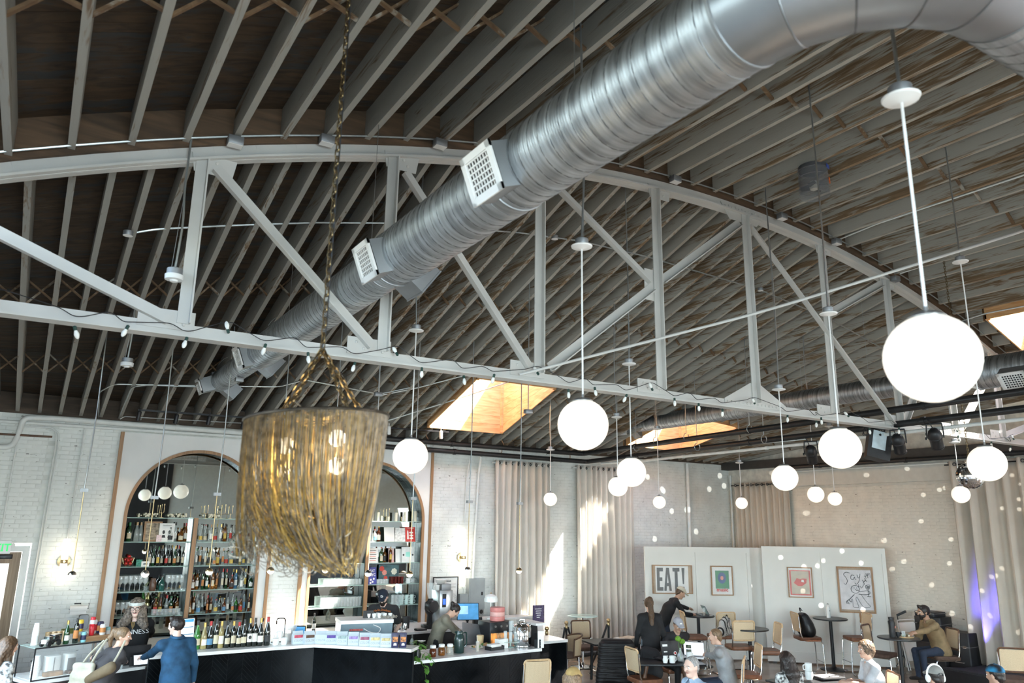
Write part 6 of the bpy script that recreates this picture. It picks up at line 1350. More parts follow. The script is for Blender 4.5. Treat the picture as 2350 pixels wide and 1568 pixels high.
def cups(label, loc, n, m, r=.042, h=.10, dz=.018): 
    t = thing('cup_stack', label, 'cup stack', loc); pr = MB().lathe([(r*.72, 0), (r, h), (r*1.06, h), (r*1.06, h-.006), (r*.98, h-.008), (r*.70, .004)], 16).mesh('paper_cup', m)
    for k in range(n): o = link('paper_cup', pr, t); o.location = (0, 0, h+k*dz); o.rotation_euler = (PI, 0, 0)
cups('tall leaning stack of white paper cups on the glass case', on(.10, .30), 11, PAPER); cups('stack of white paper cups inside the glass case', on(.14, .25, .93), 8, PAPER, .055, .11, .022)
t = thing('napkin_box', 'white box inside the glass case', 'box', on(.34, .26, .93), .4); MB().rbox((0, 0, .12), (.18, .12, .24), .015).build('case', PAPER, t); MB().box((0, -.062, .12), (.012, .004, .2)).build('seam', CAPG, t)
t = thing('dispenser', 'rounded white dispenser inside the glass case', 'dispenser', on(.56, .27, .93), .4); MB().rbox((0, 0, .12), (.16, .14, .24), .05, 4).build('case', WHITEP, t); MB().rbox((0, -.075, .11), (.10, .01, .16), .004).build('front_window', CAPG, t)
TRK = mat('black_toy_paint', (.02, .02, .022), .25, coat=.3)
t = thing('toy_truck', 'black and white toy vintage truck on the glass case', 'toy', on(.22, .08), .9); MB().rbox((.05, 0, .075), (.16, .09, .05), .01).rbox((-.06, 0, .085), (.10, .09, .085), .012).rbox((.06, 0, .12), (.14, .09, .04), .008).build('body', TRK, t); MB().rbox((-.13, 0, .07), (.07, .07, .05), .012).build('bonnet', PAPER, t)
for x in (-.12, .07):
    for y in (-.05, .05): MB().lathe([(.012, -.012), (.035, -.012), (.038, 0), (.035, .012), (.012, .012)], 14, (x, y, .038), axis=(0, 1, 0)).build('wheel', BLACKP, t)
MB().bb((-.045, -.046, .09), (-.015, -.0445, .12)).bb((-.11, -.03, .09), (-.109, .03, .12)).build('window', SHELFG, t)
CANM = {}
def can(loc, label, m, s=1.0, band=None):
    o = lath('can', [(.001, .004), (.027, .0), (.033, .008), (.033, .112), (.027, .122), (.026, .119), (.001, .117)], m, loc, label, 'can', n=16, sc_=s)
    if band: MB().lathe([(.0336, .03), (.0338, .034), (.0338, .08), (.0336, .084)], 16).build('printed_band', band, o)
    MB().lathe([(.026, .1185), (.001, .1185)], 12).build('lid', CHROME, o); return o
YEL = mat('yellow_can', (.70, .48, .05), .35); REDC = mat('red_can', (.52, .02, .03), .35); TEAL = mat('teal_can', (.25, .52, .55), .35); WHC = mat('white_can', (.62, .60, .58), .35); NAVY = mat('navy_can', (.03, .03, .08), .35)
bx = thing('wood_riser', 'wooden box riser for cans on the glass case', 'riser', on(.80, .22), .4); MB().bb((-.18, -.14, 0), (.18, .14, .07)).build('box', OAKX, bx)
for (u, v, z, m, b_, l, s) in ((.63, .10, 1.322, TEAL, NAVY, 'pale teal can in the front row on the glass case', 1.1), (.66, .30, 1.44, YEL, NAVY, 'yellow can standing high at the back on the case', 1.25), (.76, .16, 1.392, REDC, REDC, 'red can stacked on another red one', 1.0), (.76, .16, 1.51, REDC, WHC, 'red and white can topmost of the red stack', 1.0), (.88, .10, 1.392, WHC, LBO, 'white can with orange print in front of the red ones', 1.15), (.92, .26, 1.392, NAVY, LBO, 'dark can at the back right of the case', 1.3), (.84, .30, 1.392, WHC, REDC, 'white topped red can behind the others', 1.5), (.97, .14, 1.35, TEAL, WHC, 'pale blue can half hidden by the woman\'s shoulder', 1.1)): can(on(u, v, z), l, m, s, b_)
bottle('slim', DARKG, LBO, CPK, on(.52, .09), 'dark bottle with orange and black label on the glass case', None, 1.05, 1.15); bottle('burg', GREEN, LBW, CPG, on(.42, .13), 'green bottle with white label beside the toy truck', None, .95, .9)
for k in range(4): lath('wood_cup', [(.001, 0), (.03, 0), (.034, .14), (.03, .14), (.001, .02)], BEECH, on(.28+.07*k, .36), 'pale stick bundle in a row behind the toy truck, %s from left' % od(k), 'holder', 'stick bundles on the case')
for k, (u, v, w, d_, h, m, l) in enumerate(((.30, .10, .24, .12, .05, mat('bread_crust', (.36, .19, .08), .7, var=.25), 'long sandwich on paper at the front of the case'), (.62, .12, .30, .14, .03, mat('brown_loaf', (.20, .10, .05), .7, var=.2), 'brown pastry slab at the front of the case'), (.85, .10, .2, .12, .04, PAPER, 'white wrapped item at the right of the case'))):
    t = thing('pastry', l, 'food', on(u, v, .93), .4); MB().rbox((0, 0, .008), (w+.05, d_+.03, .008), .01).build('paper', PAPER, t); MB().rbox((0, 0, .012+h/2), (w, d_, h), .03).build('pastry_body', m, t)
t = thing('storage_box', 'brown cardboard box on a blue bin at the left edge behind the counter', 'box', (.02, 13.5, 0)); MB().bb((-.25, -.2, 0), (.2, .2, .55)).build('bin', mat('blue_bin', (.02, .06, .25), .5), t); MB().bb((-.2, -.15, .56), (.15, .15, .80)).build('carton', mat('carton', (.25, .17, .10), .8), t)
# order screens
def tablet(label, loc, rz, w, h, m, stand=True, lean=15, cols=((.15, .35, .65), (.55, .62, .68))):
    t = thing('screen', label, 'screen', loc); t.rotation_euler = (R(-lean), 0, rz); MB().rbox((0, 0, h/2), (w, h, .018), .012, rot=RX(PI/2)).build('case', BLACKP, t); MB().box((0, -.0105, h/2), (w-.03, .002, h-.03)).build('display', m, t)
    if stand: MB().beam((0, .02, h*.45), (0, h*.28, 0), .06, .012).build('prop', BLACKP, t)
    return t
SCRW = mat('lit_white_screen', (.74, .80, .86), .3, emit=.75, var=.03, scale=30); SCRB = mat('lit_blue_screen', (.06, .22, .42), .3, emit=.8, var=.1, scale=6)
p = oZ(430, 1495, 1.12); t = tablet('upright order screen with white and blue bars on the bar top, by the denim jacket', (p.x-.02, p.y+.14, 1.12), .25, .27, .44, SCRW, lean=6)
BAR_ = mat('blue_ui', (.03, .22, .62), .4, emit=.6)
for k, z in enumerate((.40, .31, .21, .12)): MB().box((0, -.0125, z), (.22, .002, .04 if k == 0 else .012)).build('screen_bar', BAR_ if k == 0 else LBB, t)
p = sp(1.30, .28, 0); t = tablet('big dark till screen seen from behind, between bartender and customers', (p.x+.12, p.y-.05, .93), PI+.2, .46, .30, SCRB, lean=25); t2 = tablet('small customer screen showing a white page, facing the customers', (p.x+.25, p.y-.22, .935), .1, .22, .17, SCRW, lean=35)
t = thing('pint_glass', 'clear pint glass with a round crest on the service counter', 'glass', (sp(1.17, .03, 0).x, sp(1.17, .03, 0).y, .921)); MB().lathe([(.001, 0), (.032, 0), (.034, .008), (.046, .20), (.044, .20), (.031, .014), (.001, .012)], 20).build('glass', GLASS, t); MB().lathe([(.016, 0), (.021, 0), (.021, .001), (.016, .001)], 14, (-.0, -.044, .13), axis=(0, -1, .06)).build('round_crest', LBK, t)
# wine bottles on the bar top
for i, (x, g, l, gn, k, h) in enumerate(((450, LIME, LBC, 'bright green', 'burg', 1.15), (466, STRAW, LBW, 'pale straw', 'burg', 1.05), (480, DARKG, LBB, 'dark blue-labelled', 'burg', 1.1), (493, DARKG, LBC, 'tall dark cream-labelled', 'wine', 1.2), (505, STRAW, LBW, 'yellowish clear', 'wine', 1.1), (519, DARKG, LBC, 'dark', 'burg', 1.08), (533, DARKG, LBC, 'dark brown-labelled', 'wine', 1.08), (546, DARKG, LBC, 'dark narrow', 'burg', 1.02), (557.5, DARKG, LBC, 'dark pale-labelled', 'burg', 1.12), (571, DARKG, LBW, 'dark ring-labelled', 'wine', 1.18), (583, DARKG, LBW, 'dark white-labelled', 'wine', 1.18), (596, DARKG, LBW, 'slim dark', 'burg', 1.15), (612, DARKG, LBK, 'plain black', 'burg', 1.18))):
    p = oZ(x, 1491-.055*(x-450), 1.12); b_ = bottle(k, g, l, [CPK, CPG, CPR, CPK, CPG][i % 5], (p.x, p.y+.02, 1.121), '%s wine bottle, %s from left in the row on the bar top' % (gn, od(i)), 'wine bottles on the bar top', h*1.12, 1.15)
    if i == 9: MB().lathe([(.001, 0), (.02, 0), (.02, .001), (.001, .001)], 14, (0, -.0385, .10), axis=(0, -1, 0)).build('label_dot', LBK, b_)
for k, (x, y, z) in enumerate(((632, 1481, 1.12), (651, 1480, 1.12), (641, 1480, 1.215))): p = oZ(x, y, 1.12); mug((p.x, p.y+(.02 if k == 2 else 0), z+.001), 'white mug, %s of the small pile on the bar top' % ('left', 'right', 'upper')[k], None, rz=PI*.95, s=1.15)
# coffee bags
BAGM = mat('pale_blue_bag', (.55, .62, .66), .55, var=.03, bump=.1); GREYI = mat('grey_ink', (.28, .31, .33), .6)
bag_cols = ((.50, .06, .10), (.10, .05, .03), None, (.08, .04, .25), (.28, .36, .36), (.30, .20, .45), (.28, .07, .13), (.62, .48, .22), (.52, .42, .20))
bn = ('with a red stripe', 'with a dark sunset stripe', 'plain, without a stripe', 'with an indigo stripe', 'with a grey green stripe', 'with a lilac stripe', 'with a maroon stripe', 'with a sand stripe', 'with a mottled gold stripe')
for i, (x, c) in enumerate(zip((684, 711, 738, 762, 787, 813, 839, 863.5, 888), bag_cols)):
    y = 1479 if i < 2 else 1478+.055*(x-738); p = oZ(x, y, 1.12); rz = .05 if i < 2 else -.38; t = thing('coffee_bag', 'pale coffee bag lettered COLOR %s, on the bar top' % bn[i], 'coffee bag', (p.x, p.y+.05, 1.121), rz)
    w, h = .165, .178; vs = []
    for z, dy in ((0, .04), (.02, .048), (.13, .04), (h-.02, .006), (h+.01, .004)):
        for sx, sy in ((-1, -1), (1, -1), (1, 1), (-1, 1)): vs.append((sx*w/2*(1 if z < .19 else .97), sy*dy+(.02 if z > .17 else 0), z))
    MB().add(vs, [(3, 2, 1, 0), (16, 17, 18, 19)]+[(j*4+q, j*4+(q+1) % 4, j*4+4+(q+1) % 4, j*4+4+q) for j in range(4) for q in range(4)]).build('bag', BAGM, t)
    TM = Matrix.Translation((0, -.0475, .035)) @ Matrix.Rotation(PI/2-.06, 4, 'X'); text(sc, 'COLOR', .048, GREYI, t, TM, squeeze=.86)
    if c: MB().box((0, -.0445, .112), (w*.80, .004, .042), rot=RX(-.06)).build('stripe', mat('stripe_%d' % i, c, .5, var=.15, scale=30), t)
for i, x in enumerate((908.5, 927)): p = oZ(x, 1487, 1.12); t = thing('coffee_box', 'dark printed coffee box, %s of two at the end of the bar top' % ('left', 'right')[i], 'box', (p.x, p.y+.05, 1.121), -.3); MB().rbox((0, 0, .105), (.105, .08, .21), .004).build('carton', NAVY, t); MB().box((.0, -.042, .12), (.08, .003, .07)).build('printed_glow', mat('copper_print', (.42, .16, .05), .5, var=.5, scale=25), t); fl(t, 'white_mark', PAPER, [(-.025, .03), (.025, .03), (.02, .06), (0, .065), (-.02, .06)], -.0415)
# espresso machine
STEEL = mat('brushed_steel', (.52, .55, .57), .28, metal=.9, var=.05); BLUM = mat('blue_grey_enamel', (.28, .38, .43), .3, metal=.4, var=.05)
t = thing('espresso_machine', 'steel and blue grey espresso machine with red lettering on the bar', 'coffee machine', (5.05, 12.75, .82), -.18); W = .86
MB().bb((-W/2, -.22, .16), (W/2, .24, .20)).bb((-W/2+.05, -.18, .02), (W/2-.05, .22, .16)).build('drip_base', STEEL, t); MB().hexa([(-W/2, -.26, .32), (W/2, -.26, .32), (W/2, .24, .32), (-W/2, .24, .32), (-W/2, -.30, .52), (W/2, -.30, .52), (W/2, .24, .52), (-W/2, .24, .52)]).build('body', BLUM, t)
MB().bb((-W/2-.01, -.31, .52), (W/2+.01, .25, .575)).build('top_rail', CANW, t); MB().bb((-W/2+.03, .0, .2), (W/2-.03, .2, .33)).build('back_wall', CAPG, t)
text(sc, 'DEMETER', .045, RED, t, Matrix.Translation((-.17, -.285, .41)) @ Matrix.Rotation(PI/2+.19, 4, 'X'), squeeze=1.2) if False else None
for k in range(7): MB().box((-.27+k*.032, -.283, .425), (.022, .004, .028), rot=RX(.19)).build('red_lettering', RED, t)
MB().tube(bend([(-.05, -.288, .44), (.05, -.288, .38), (.20, -.286, .36), (.24, -.288, .44), (.10, -.292, .50)], .06), .007, 5).build('white_swirl', PAPER, t)
for s in (-.22, .22): MB().lathe([(.04, 0), (.04, .05)], 14, (s, -.1, .27)).build('group_head', CHROME, t); MB().tube([(s, -.1, .28), (s, -.30, .26)], .014, 8).build('portafilter_handle', BLACKP, t)
for s in (-.34, .34): MB().tube([(s, -.2, .33), (s, -.24, .20)], .008, 6).build('steam_wand', CHROME, t)
for sx in (-1, 1): MB().tube([(sx*(W/2-.04), -.2, 0), (sx*(W/2-.04), -.2, .33)], .018, 8).build('leg', STEEL, t)
MB().bb((-.02, -.04, .575), (.15, .0, .69)).build('rear_display', BLACKP, t)
for k in range(9): lath('espresso_cup', CUPP, WHITEP, (5.12+.085*(k % 5), 12.72+.08*(k//5)-.03*(k % 5), 1.396), 'white espresso cup, %s of those on the espresso machine' % od(k), 'cup', 'cups on the espresso machine')
t = thing('cloth', 'crumpled grey cloth on the right end of the espresso machine', 'cloth', (5.43, 12.62, 1.396)); m = MB(); vs = []; fs = []; N = 12
for i in range(N+1):
    for j in range(N+1): vs.append(((i/N-.5)*.26, (j/N-.5)*.22, .018+.02*math.sin(i*1.3+j*.4)+.014*math.sin(j*1.9-i*.5)))
for i in range(N):
    for j in range(N): a = i*(N+1)+j; fs.append((a, a+N+1, a+N+2, a+1))
m.add(vs, fs, 0, True); m.build('fabric', mat('grey_cloth', (.30, .28, .24), .9, var=.1), t).modifiers.new('t', 'SOLIDIFY').thickness = .006
t = thing('mini_tap', 'chrome arched tap beside the wine bottles before the brick strip', 'tap', (4.16, 14.25, .92)); MB().tube(bend([(0, 0, 0), (0, 0, .36), (-.16, -.02, .36), (-.16, -.02, .26)], .06), .012, 8).build('spout', CHROME, t); MB().lathe([(.035, 0), (.03, .03), (.014, .04)], 14).build('base', CHROME, t)
t = thing('water_bag', 'crumpled clear plastic sheet hung beside a steel canister on the bar', 'bag', oZ(668, 1475, 1.12)+Vector((0, .15, -.2))); m = MB(); vs = []; fs = []
for j in range(9):
    for i in range(17): a = 2*PI*i/16; r_ = .10+.015*math.sin(5*a+j)+.02*math.sin(j*.9); vs.append((r_*math.cos(a), r_*.6*math.sin(a), j*.055))
for j in range(8):
    for i in range(16): fs.append((j*17+i, j*17+i+1, j*17+18+i, j*17+17+i))
m.add(vs, fs, 0, True); m.build('sheet', mat('milky_plastic', (.72, .78, .80), .25, alpha=.55, var=.05), t)
p = oZ(685, 1470, 1.12); lath('steel_canister', [(.001, 0), (.055, 0), (.055, .36), (.05, .37), (.045, .36), (.001, .35)], STEEL, (p.x, p.y+.25, .9), 'tall steel canister behind the coffee bags', 'canister', n=20)
t = tablet('blue lit tablet leaning beside the steel canister', oZ(700, 1474, 1.12)+Vector((0, .3, -.12)), -.5, .20, .34, SCRB, lean=-8, stand=False)
for k in range(7): t = thing('paper_stack', 'pile of white trays and papers on the worktop left of the espresso machine, %s layer' % od(k), 'papers', (4.55+.012*(k % 3), 13.35+.02*(k % 2), .885+k*.026), .2+.1*(k % 4)); MB().rbox((0, 0, .011), (.36-.012*k, .26, .022), .01).build('sheet', PAPER if k % 3 else mat('cream_paper', (.66, .56, .42), .7), t)
lath('lemon_bowl', [(.001, 0), (.05, 0), (.09, .05), (.085, .05), (.05, .008), (.001, .006)], STEEL, (4.45, 13.0, .885), 'steel bowl of lemons behind the coffee bags', 'bowl', n=20)
for k in range(5): a = k*1.3; tag(MB().ball((0, 0, 0), .028, 10, 8, sc=(1.25, 1, 1)).build('lemon', mat('lemon_peel', (.75, .55, .06), .5, var=.1)), 'yellow lemon in the steel bowl behind the bags, %s round the rim' % od(k), 'fruit', 'lemons in the bowl').location = (4.45+.04*math.cos(a), 13.0+.04*math.sin(a), .93+.018*(k % 2))
# low bar: plant, jars, carafe, drinks, board, urn, oven ...
z = .921
plant('leafy trailing green plant in a dark vase at the left of the low bar', (5.42, 11.38, z), [[(0, 0, .12), (.05, -.12, .06), (.05, -.17, -.10), (.08, -.18, -.30), (.12, -.18, -.44)], [(0, 0, .12), (.12, -.1, .10), (.16, -.13, .02), (.17, -.14, -.06)], [(0, 0, .1), (-.06, -.1, .05), (-.05, -.15, .0), (.0, -.16, -.05)]], 20, .10, mat('dark_vase', (.02, .022, .022), .2), [(.001, 0), (.05, 0), (.06, .06), (.04, .13), (.045, .15), (.001, .13)], LEAF, .13)
bottle('slim', CLEARB, None, CPK, (5.40, 11.56, z), 'slim clear bottle behind the trailing plant', None, 1.1)
t = thing('flower', 'white flower head in the trailing plant\'s vase', 'flower', (5.47, 11.36, z+.24)); m = MB()
for k in range(7): a = k*.9; leaf(m, (0, 0, 0), (math.cos(a), math.sin(a), .4), .08)
m.build('petals', PAPER, t)
for k, (x, y, m_, l) in enumerate(((5.72, 11.45, BROWN, 'brown jar with white lid on the low bar beside the plant'), (5.90, 11.50, AMBER, 'second lidded jar on the low bar'), (6.03, 11.46, CLEARB, 'clear short jar on the low bar'))):
    o = lath('jar', [(.001, 0), (.05, 0), (.055, .01), (.055, .10), (.04, .12), (.04, .13), (.001, .13)], m_, (x, y, z), l, 'jar', n=18); MB().lathe([(.045, .125), (.05, .13), (.05, .16), (.042, .17), (.001, .17)], 16).build('lid', WHITEP, o)
mug((5.95, 11.62, z), 'clear glass mug behind the jars on the low bar', None, GLASS, s=1.2); mug((6.1, 11.66, z), 'tan paper cup shape behind the jars', None, mat('tan_cup', (.50, .30, .16), .6), s=1.1)
t = thing('carafe', 'dark green thermal carafe on the low bar', 'carafe', (6.27, 11.60, z)); CGR = mat('dark_green_enamel', (.012, .035, .032), .25, coat=.3); MB().lathe([(.001, 0), (.082, 0), (.087, .01), (.087, .20), (.075, .26), (.06, .285), (.06, .30), (.05, .335), (.02, .35), (.001, .35)], 24).build('body', CGR, t); MB().tube(bend([(.06, 0, .30), (.13, 0, .31), (.14, 0, .12), (.085, 0, .07)], .04), .013, 8).build('handle', CGR, t); MB().tube([(-.04, 0, .30), (-.085, 0, .325)], [.024, .012], 8).build('spout', CGR, t)
t = thing('iced_drink', 'tall glass of milky iced coffee with a straw on the low bar', 'drink', (6.58, 11.53, z)); MB().lathe(TALL, 16).build('glass', GLASS, t); MB().lathe([(.001, .012), (.026, .012), (.031, .145), (.001, .145)], 14).build('coffee', mat('milk_coffee', (.45, .33, .22), .4), t); MB().tube([(.01, 0, .03), (-.02, 0, .25)], .004, 6).build('straw', PAPER, t)
def plate(x, y, l, zz=z, food=True):
    t = thing('plate', l, 'plate', (x, y, zz)); MB().lathe([(.001, 0), (.08, 0), (.13, .018), (.128, .021), (.08, .006), (.001, .005)], 24).build('dish', WHITEP, t)
    if food:
        for k in range(7): a = k*.95; MB().ball((.05*math.cos(a), .05*math.sin(a), .03), rnd.uniform(.018, .034), 8, 6, sc=(1.2, 1, .7)).build('food', (LEAF, mat('toast', (.50, .30, .14), .7, var=.2), CAND)[k % 3], t)
plate(6.40, 11.95, 'plate of food left of the milky drink'); plate(6.72, 11.85, 'plate of open sandwiches right of the milky drink'); plate(7.0, 11.98, 'small plate of food before the pale pot')
t = thing('napkin_tray', 'black tray of white napkins on the low bar', 'tray', (6.95, 11.60, z), .2); MB().bb((-.15, -.08, 0), (.15, .08, .01)).bb((-.15, -.08, .01), (-.14, .08, .06)).bb((.14, -.08, .01), (.15, .08, .06)).bb((-.14, -.08, .01), (.14, -.07, .05)).bb((-.14, .07, .01), (.14, .08, .05)).build('tray', BLACKP, t); MB().rbox((-.02, 0, .05), (.22, .12, .08), .01).build('napkins', PAPER, t)
t = thing('white_bin', 'white square holder of wooden sticks on the low bar', 'holder', (7.13, 11.68, z), .2); MB().bb((-.10, -.06, 0), (.10, .06, .15)).build('box', WHITEP, t)
for k in range(6): MB().beam((-.06+.024*k, .02, .12), (-.08+.024*k, .03, .24), .02, .004).build('stick', BEECH, t)
lath('pale_pot', [(.001, 0), (.055, 0), (.065, .17), (.06, .18), (.001, .18)], mat('butter_tub', (.70, .52, .28), .5), (6.98, 12.15, .9), 'pale orange tub of butter behind the napkin tray', 'tub', n=18)
t = thing('glass_stand', 'cake stand carrying upturned glasses on the low bar', 'stand', (7.31, 11.68, z)); MB().lathe([(.07, 0), (.07, .006), (.012, .02), (.012, .08), (.17, .09), (.17, .10), (.001, .10)], 28).build('stand', SHELFG, t)
for k in range(6): a = k*1.05; lath('tumbler', TALL, GLASS, (7.31+.10*math.cos(a), 11.68+.10*math.sin(a), z+.101), 'clear tumbler on the cake stand, %s of the ring' % od(k), 'glass', 'tumblers on the cake stand', sc_=.95)
for k in range(2): lath('tumbler', TALL, GLASS, (7.31+.03*k, 11.68, z+.101+.16), 'clear tumbler stacked on top of the cake stand ring, %s' % ('left', 'right')[k], 'glass', 'stacked tumblers')
t = thing('drink_urn', 'round polished steel drink urn at the right end of the low bar', 'urn', (7.53, 11.66, z)); MB().lathe([(.001, 0), (.155, 0), (.16, .012), (.155, .03), (.162, .04), (.162, .30), (.155, .31), (.155, .32), (.15, .33), (.09, .375), (.09, .39), (.04, .405), (.001, .405)], 32).build('body', CHROME, t); MB().tube(bend([(-.05, 0, .40), (-.05, 0, .44), (.05, 0, .44), (.05, 0, .40)], .02), .009, 6).build('lid_handle', CHROME, t)
for s in (-1, 1): MB().tube([(s*.15, 0, .30), (s*.18, 0, .36), (s*.13, 0, .37)], .008, 6).build('clasp', CHROME, t)
MB().tube([(0, -.16, .07), (0, -.21, .07), (0, -.21, .03)], .012, 8).build('tap', BLACKP, t)
t = thing('oven', 'small black oven glowing inside, behind the glasses on the low bar', 'oven', (7.38, 12.30, .88), .05); MB().rbox((0, 0, .20), (.50, .40, .40), .012).build('body', BLACKM, t); MB().box((-.04, -.203, .12), (.38, .006, .20)).build('window', mat('oven_glow', (.55, .20, .05), .3, emit=.5, var=.5, scale=9), t)
for k in range(3): MB().lathe([(.02, 0), (.02, .02), (.001, .02)], 12, (-.14+.12*k, -.20, .33), axis=(0, -1, 0)).build('knob', CAPG, t)
PINK = mat('pink_band', (.62, .22, .20), .45)
for k in range(3): lath('pink_tin', [(.001, 0), (.13, 0), (.135, .01), (.135, .065), (.13, .075), (.001, .075)], PINK if k != 1 else mat('pale_pink_band', (.72, .40, .36), .45), (7.40, 12.28, 1.285+k*.076), 'pink round tin, %s of three stacked on the oven' % ('lowest', 'middle', 'topmost')[k], 'tin', n=28)
t = thing('table_lamp', 'small white mushroom table lamp behind the pink tins', 'lamp', (7.42, 12.55, 1.28)); MB().lathe([(.07, 0), (.07, .015), (.010, .025), (.010, .34)], 18).build('stem', WHITEP, t); MB().lathe([(.125, .30), (.128, .35), (.11, .40), (.06, .425), (.02, .44), (.001, .44)], 24).build('shade', WHITEP, t); MB().ball((0, 0, .45), .015, 8, 6).build('knob', BRASS, t)
bottle('slim', GREEN, None, CPN, (6.95, 12.45, .93), 'dark green squeeze bottle left of the oven', None, .95, 1.5)
t = thing('prep_lid', 'big grey open lid of the prep counter behind the low bar', 'lid', (7.02, 12.3, .88), 0, rot=(R(-24), R(10), .12)); MB().rbox((0, 0, .19), (.62, .38, .012), .02, rot=RX(PI/2)).build('panel', GALVD, t)
# back counter things
zb = .921
t = thing('grinder', 'black coffee grinder with clear hopper on the back counter', 'grinder', (7.12, 14.45, zb)); MB().rbox((0, .02, .03), (.22, .34, .06), .03).build('base', BLACKM, t); MB().lathe([(.06, .05), (.055, .25), (.09, .30), (.11, .36), (.11, .48), (.06, .52), (.05, .56)], 20).build('body', BLACKM, t); MB().lathe([(.10, -.08), (.12, -.06), (.12, .06), (.10, .08)], 20, (0, -.09, .42), axis=(0, 1, 0)).build('motor_housing', BLACKM, t); MB().lathe([(.045, .56), (.075, .66), (.085, .86), (.08, .86), (.07, .66), (.04, .57)], 20).build('hopper', GLASS, t); MB().ball((.14, -.06, .42), .03, 10, 8).build('knob', BLACKP, t)
t = thing('brewer', 'tall steel coffee brewer with a blue display beside the grinder', 'coffee machine', (7.52, 14.72, zb)); MB().rbox((0, 0, .35), (.30, .40, .70), .02).build('body', STEEL, t); MB().box((-.05, -.203, .5), (.09, .006, .26)).build('front_panel', BLACKP, t); MB().box((-.05, -.207, .48), (.06, .004, .11)).build('display', mat('blue_display', (.03, .10, .80), .3, emit=1.5), t)
for k in range(4): lath('filter_stack', [(.05, 0), (.11, .045), (.112, .045), (.052, -.002)], PAPER, (7.46, 14.68, zb+.82+.012*k), 'white paper filter, %s from the bottom of the stack on the steel brewer' % od(k), 'filters', 'paper filters on the brewer', n=28)
t = thing('filter_box', 'pale box under the paper filters on the brewer', 'box', (7.55, 14.7, zb+.70)); MB().rbox((0, 0, .06), (.22, .22, .12), .006).build('carton', GALVD, t); mug((7.34, 14.60, zb+.70), 'white jug on the left of the brewer top', None, s=1.2, rz=PI)
t = thing('shade_cone', 'white cup stack at the brewer\'s left', 'cup stack', (7.33, 14.9, zb)); MB().lathe([(.05, 0), (.05, .4), (.045, .41)], 16).build('sleeve', STEEL, t)
t = tablet('till monitor lit blue on the back counter by the curtain', (7.92, 14.30, zb+.12), -.35, .46, .34, SCRB, lean=14); MB().box((-.1, -.0125, .20), (.2, .002, .16)).build('window_panel', mat('pale_ui', (.30, .52, .70), .4, emit=.6), t); MB().lathe([(.11, -.12), (.11, -.10), (.02, -.08), (.02, .05)], 18, (0, .08, 0)).build('foot', BLACKP, t)
t = thing('printer', 'small black receipt printer right of the till monitor', 'printer', (8.22, 14.45, zb), -.3); MB().rbox((0, 0, .08), (.17, .22, .16), .02).build('case', BLACKP, t); MB().box((0, -.06, .163), (.11, .06, .004)).build('paper_slot', PAPER, t)
t = thing('scale', 'flat black scale on the back counter', 'scale', (6.82, 14.22, zb), .1); MB().rbox((0, 0, .015), (.22, .16, .03), .02).build('case', BLACKP, t); MB().rbox((0, .02, .032), (.18, .11, .006), .01).build('pan', CAPG, t)
for k, (x, y, h) in enumerate(((6.42, 14.35, .16), (6.52, 14.3, .14), (6.36, 14.5, .20))): lath('steel_jug', [(.001, 0), (.045, 0), (.045, h*.6), (.035, h), (.032, h), (.04, h*.6), (.001, .01)], CHROME, (x, y, zb), 'polished steel jug, %s of three right of the capped barista' % od(k), 'jug', n=18)
t = thing('plastic_bag', 'crumpled clear bag of pastries behind the capped barista', 'bag', (6.30, 14.75, zb)); m = MB(); m.ball((0, 0, .14), .19, 20, 12, sc=(1.15, .7, .75))
m.v = [(x+.012*math.sin(40*z+9*x), y+.012*math.sin(31*x+7*z), z) for x, y, z in m.v]; m.build('bag', mat('clear_film', (.8, .84, .84), .15, alpha=.5, var=.05), t); MB().tube([(-.12, 0, .30), (-.12, 0, .42)], .02, 8).build('red_clip', RED, t)
t = thing('black_bin', 'black container beside the steel jugs on the back counter', 'bin', (6.68, 14.62, zb)); MB().lathe([(.001, 0), (.07, 0), (.08, .22), (.075, .22), (.001, .02)], 18).build('tub', BLACKP, t)
t = thing('menu_sign', 'dark purple menu board standing by the bar end before the curtain', 'sign', oY(1236, 1428, 13.3)+Vector((0, 0, -.02)), -.1); MB().bb((-.13, 0, 0), (.13, .012, .34)).build('board', mat('plum_board', (.06, .04, .10), .4, var=.3, scale=30), t); MB().tube([(0, .01, .0), (0, .01, -1.0)], .012, 8).build('post', BLACKM, t); MB().lathe([(.12, 0), (.12, .01), (.02, .03)], 18, (0, .01, -1.13)).build('foot', BLACKM, t)
for k in range(5): MB().box((-.01+.01*(k % 2), -.002, .27-.04*k), (.15-.02*k, .002, .012)).build('chalk_line', PAPER, t)
t = thing('mounted_counter', 'white ledge below the curtain behind the till', 'ledge', (9.2, 14.85, 0)); MB().bb((-.95, -.2, .96), (.6, .2, 1.0)).build('top', STONE, t); MB().bb((-.93, -.16, 0), (.58, .18, .96)).build('box', PANELW, t)
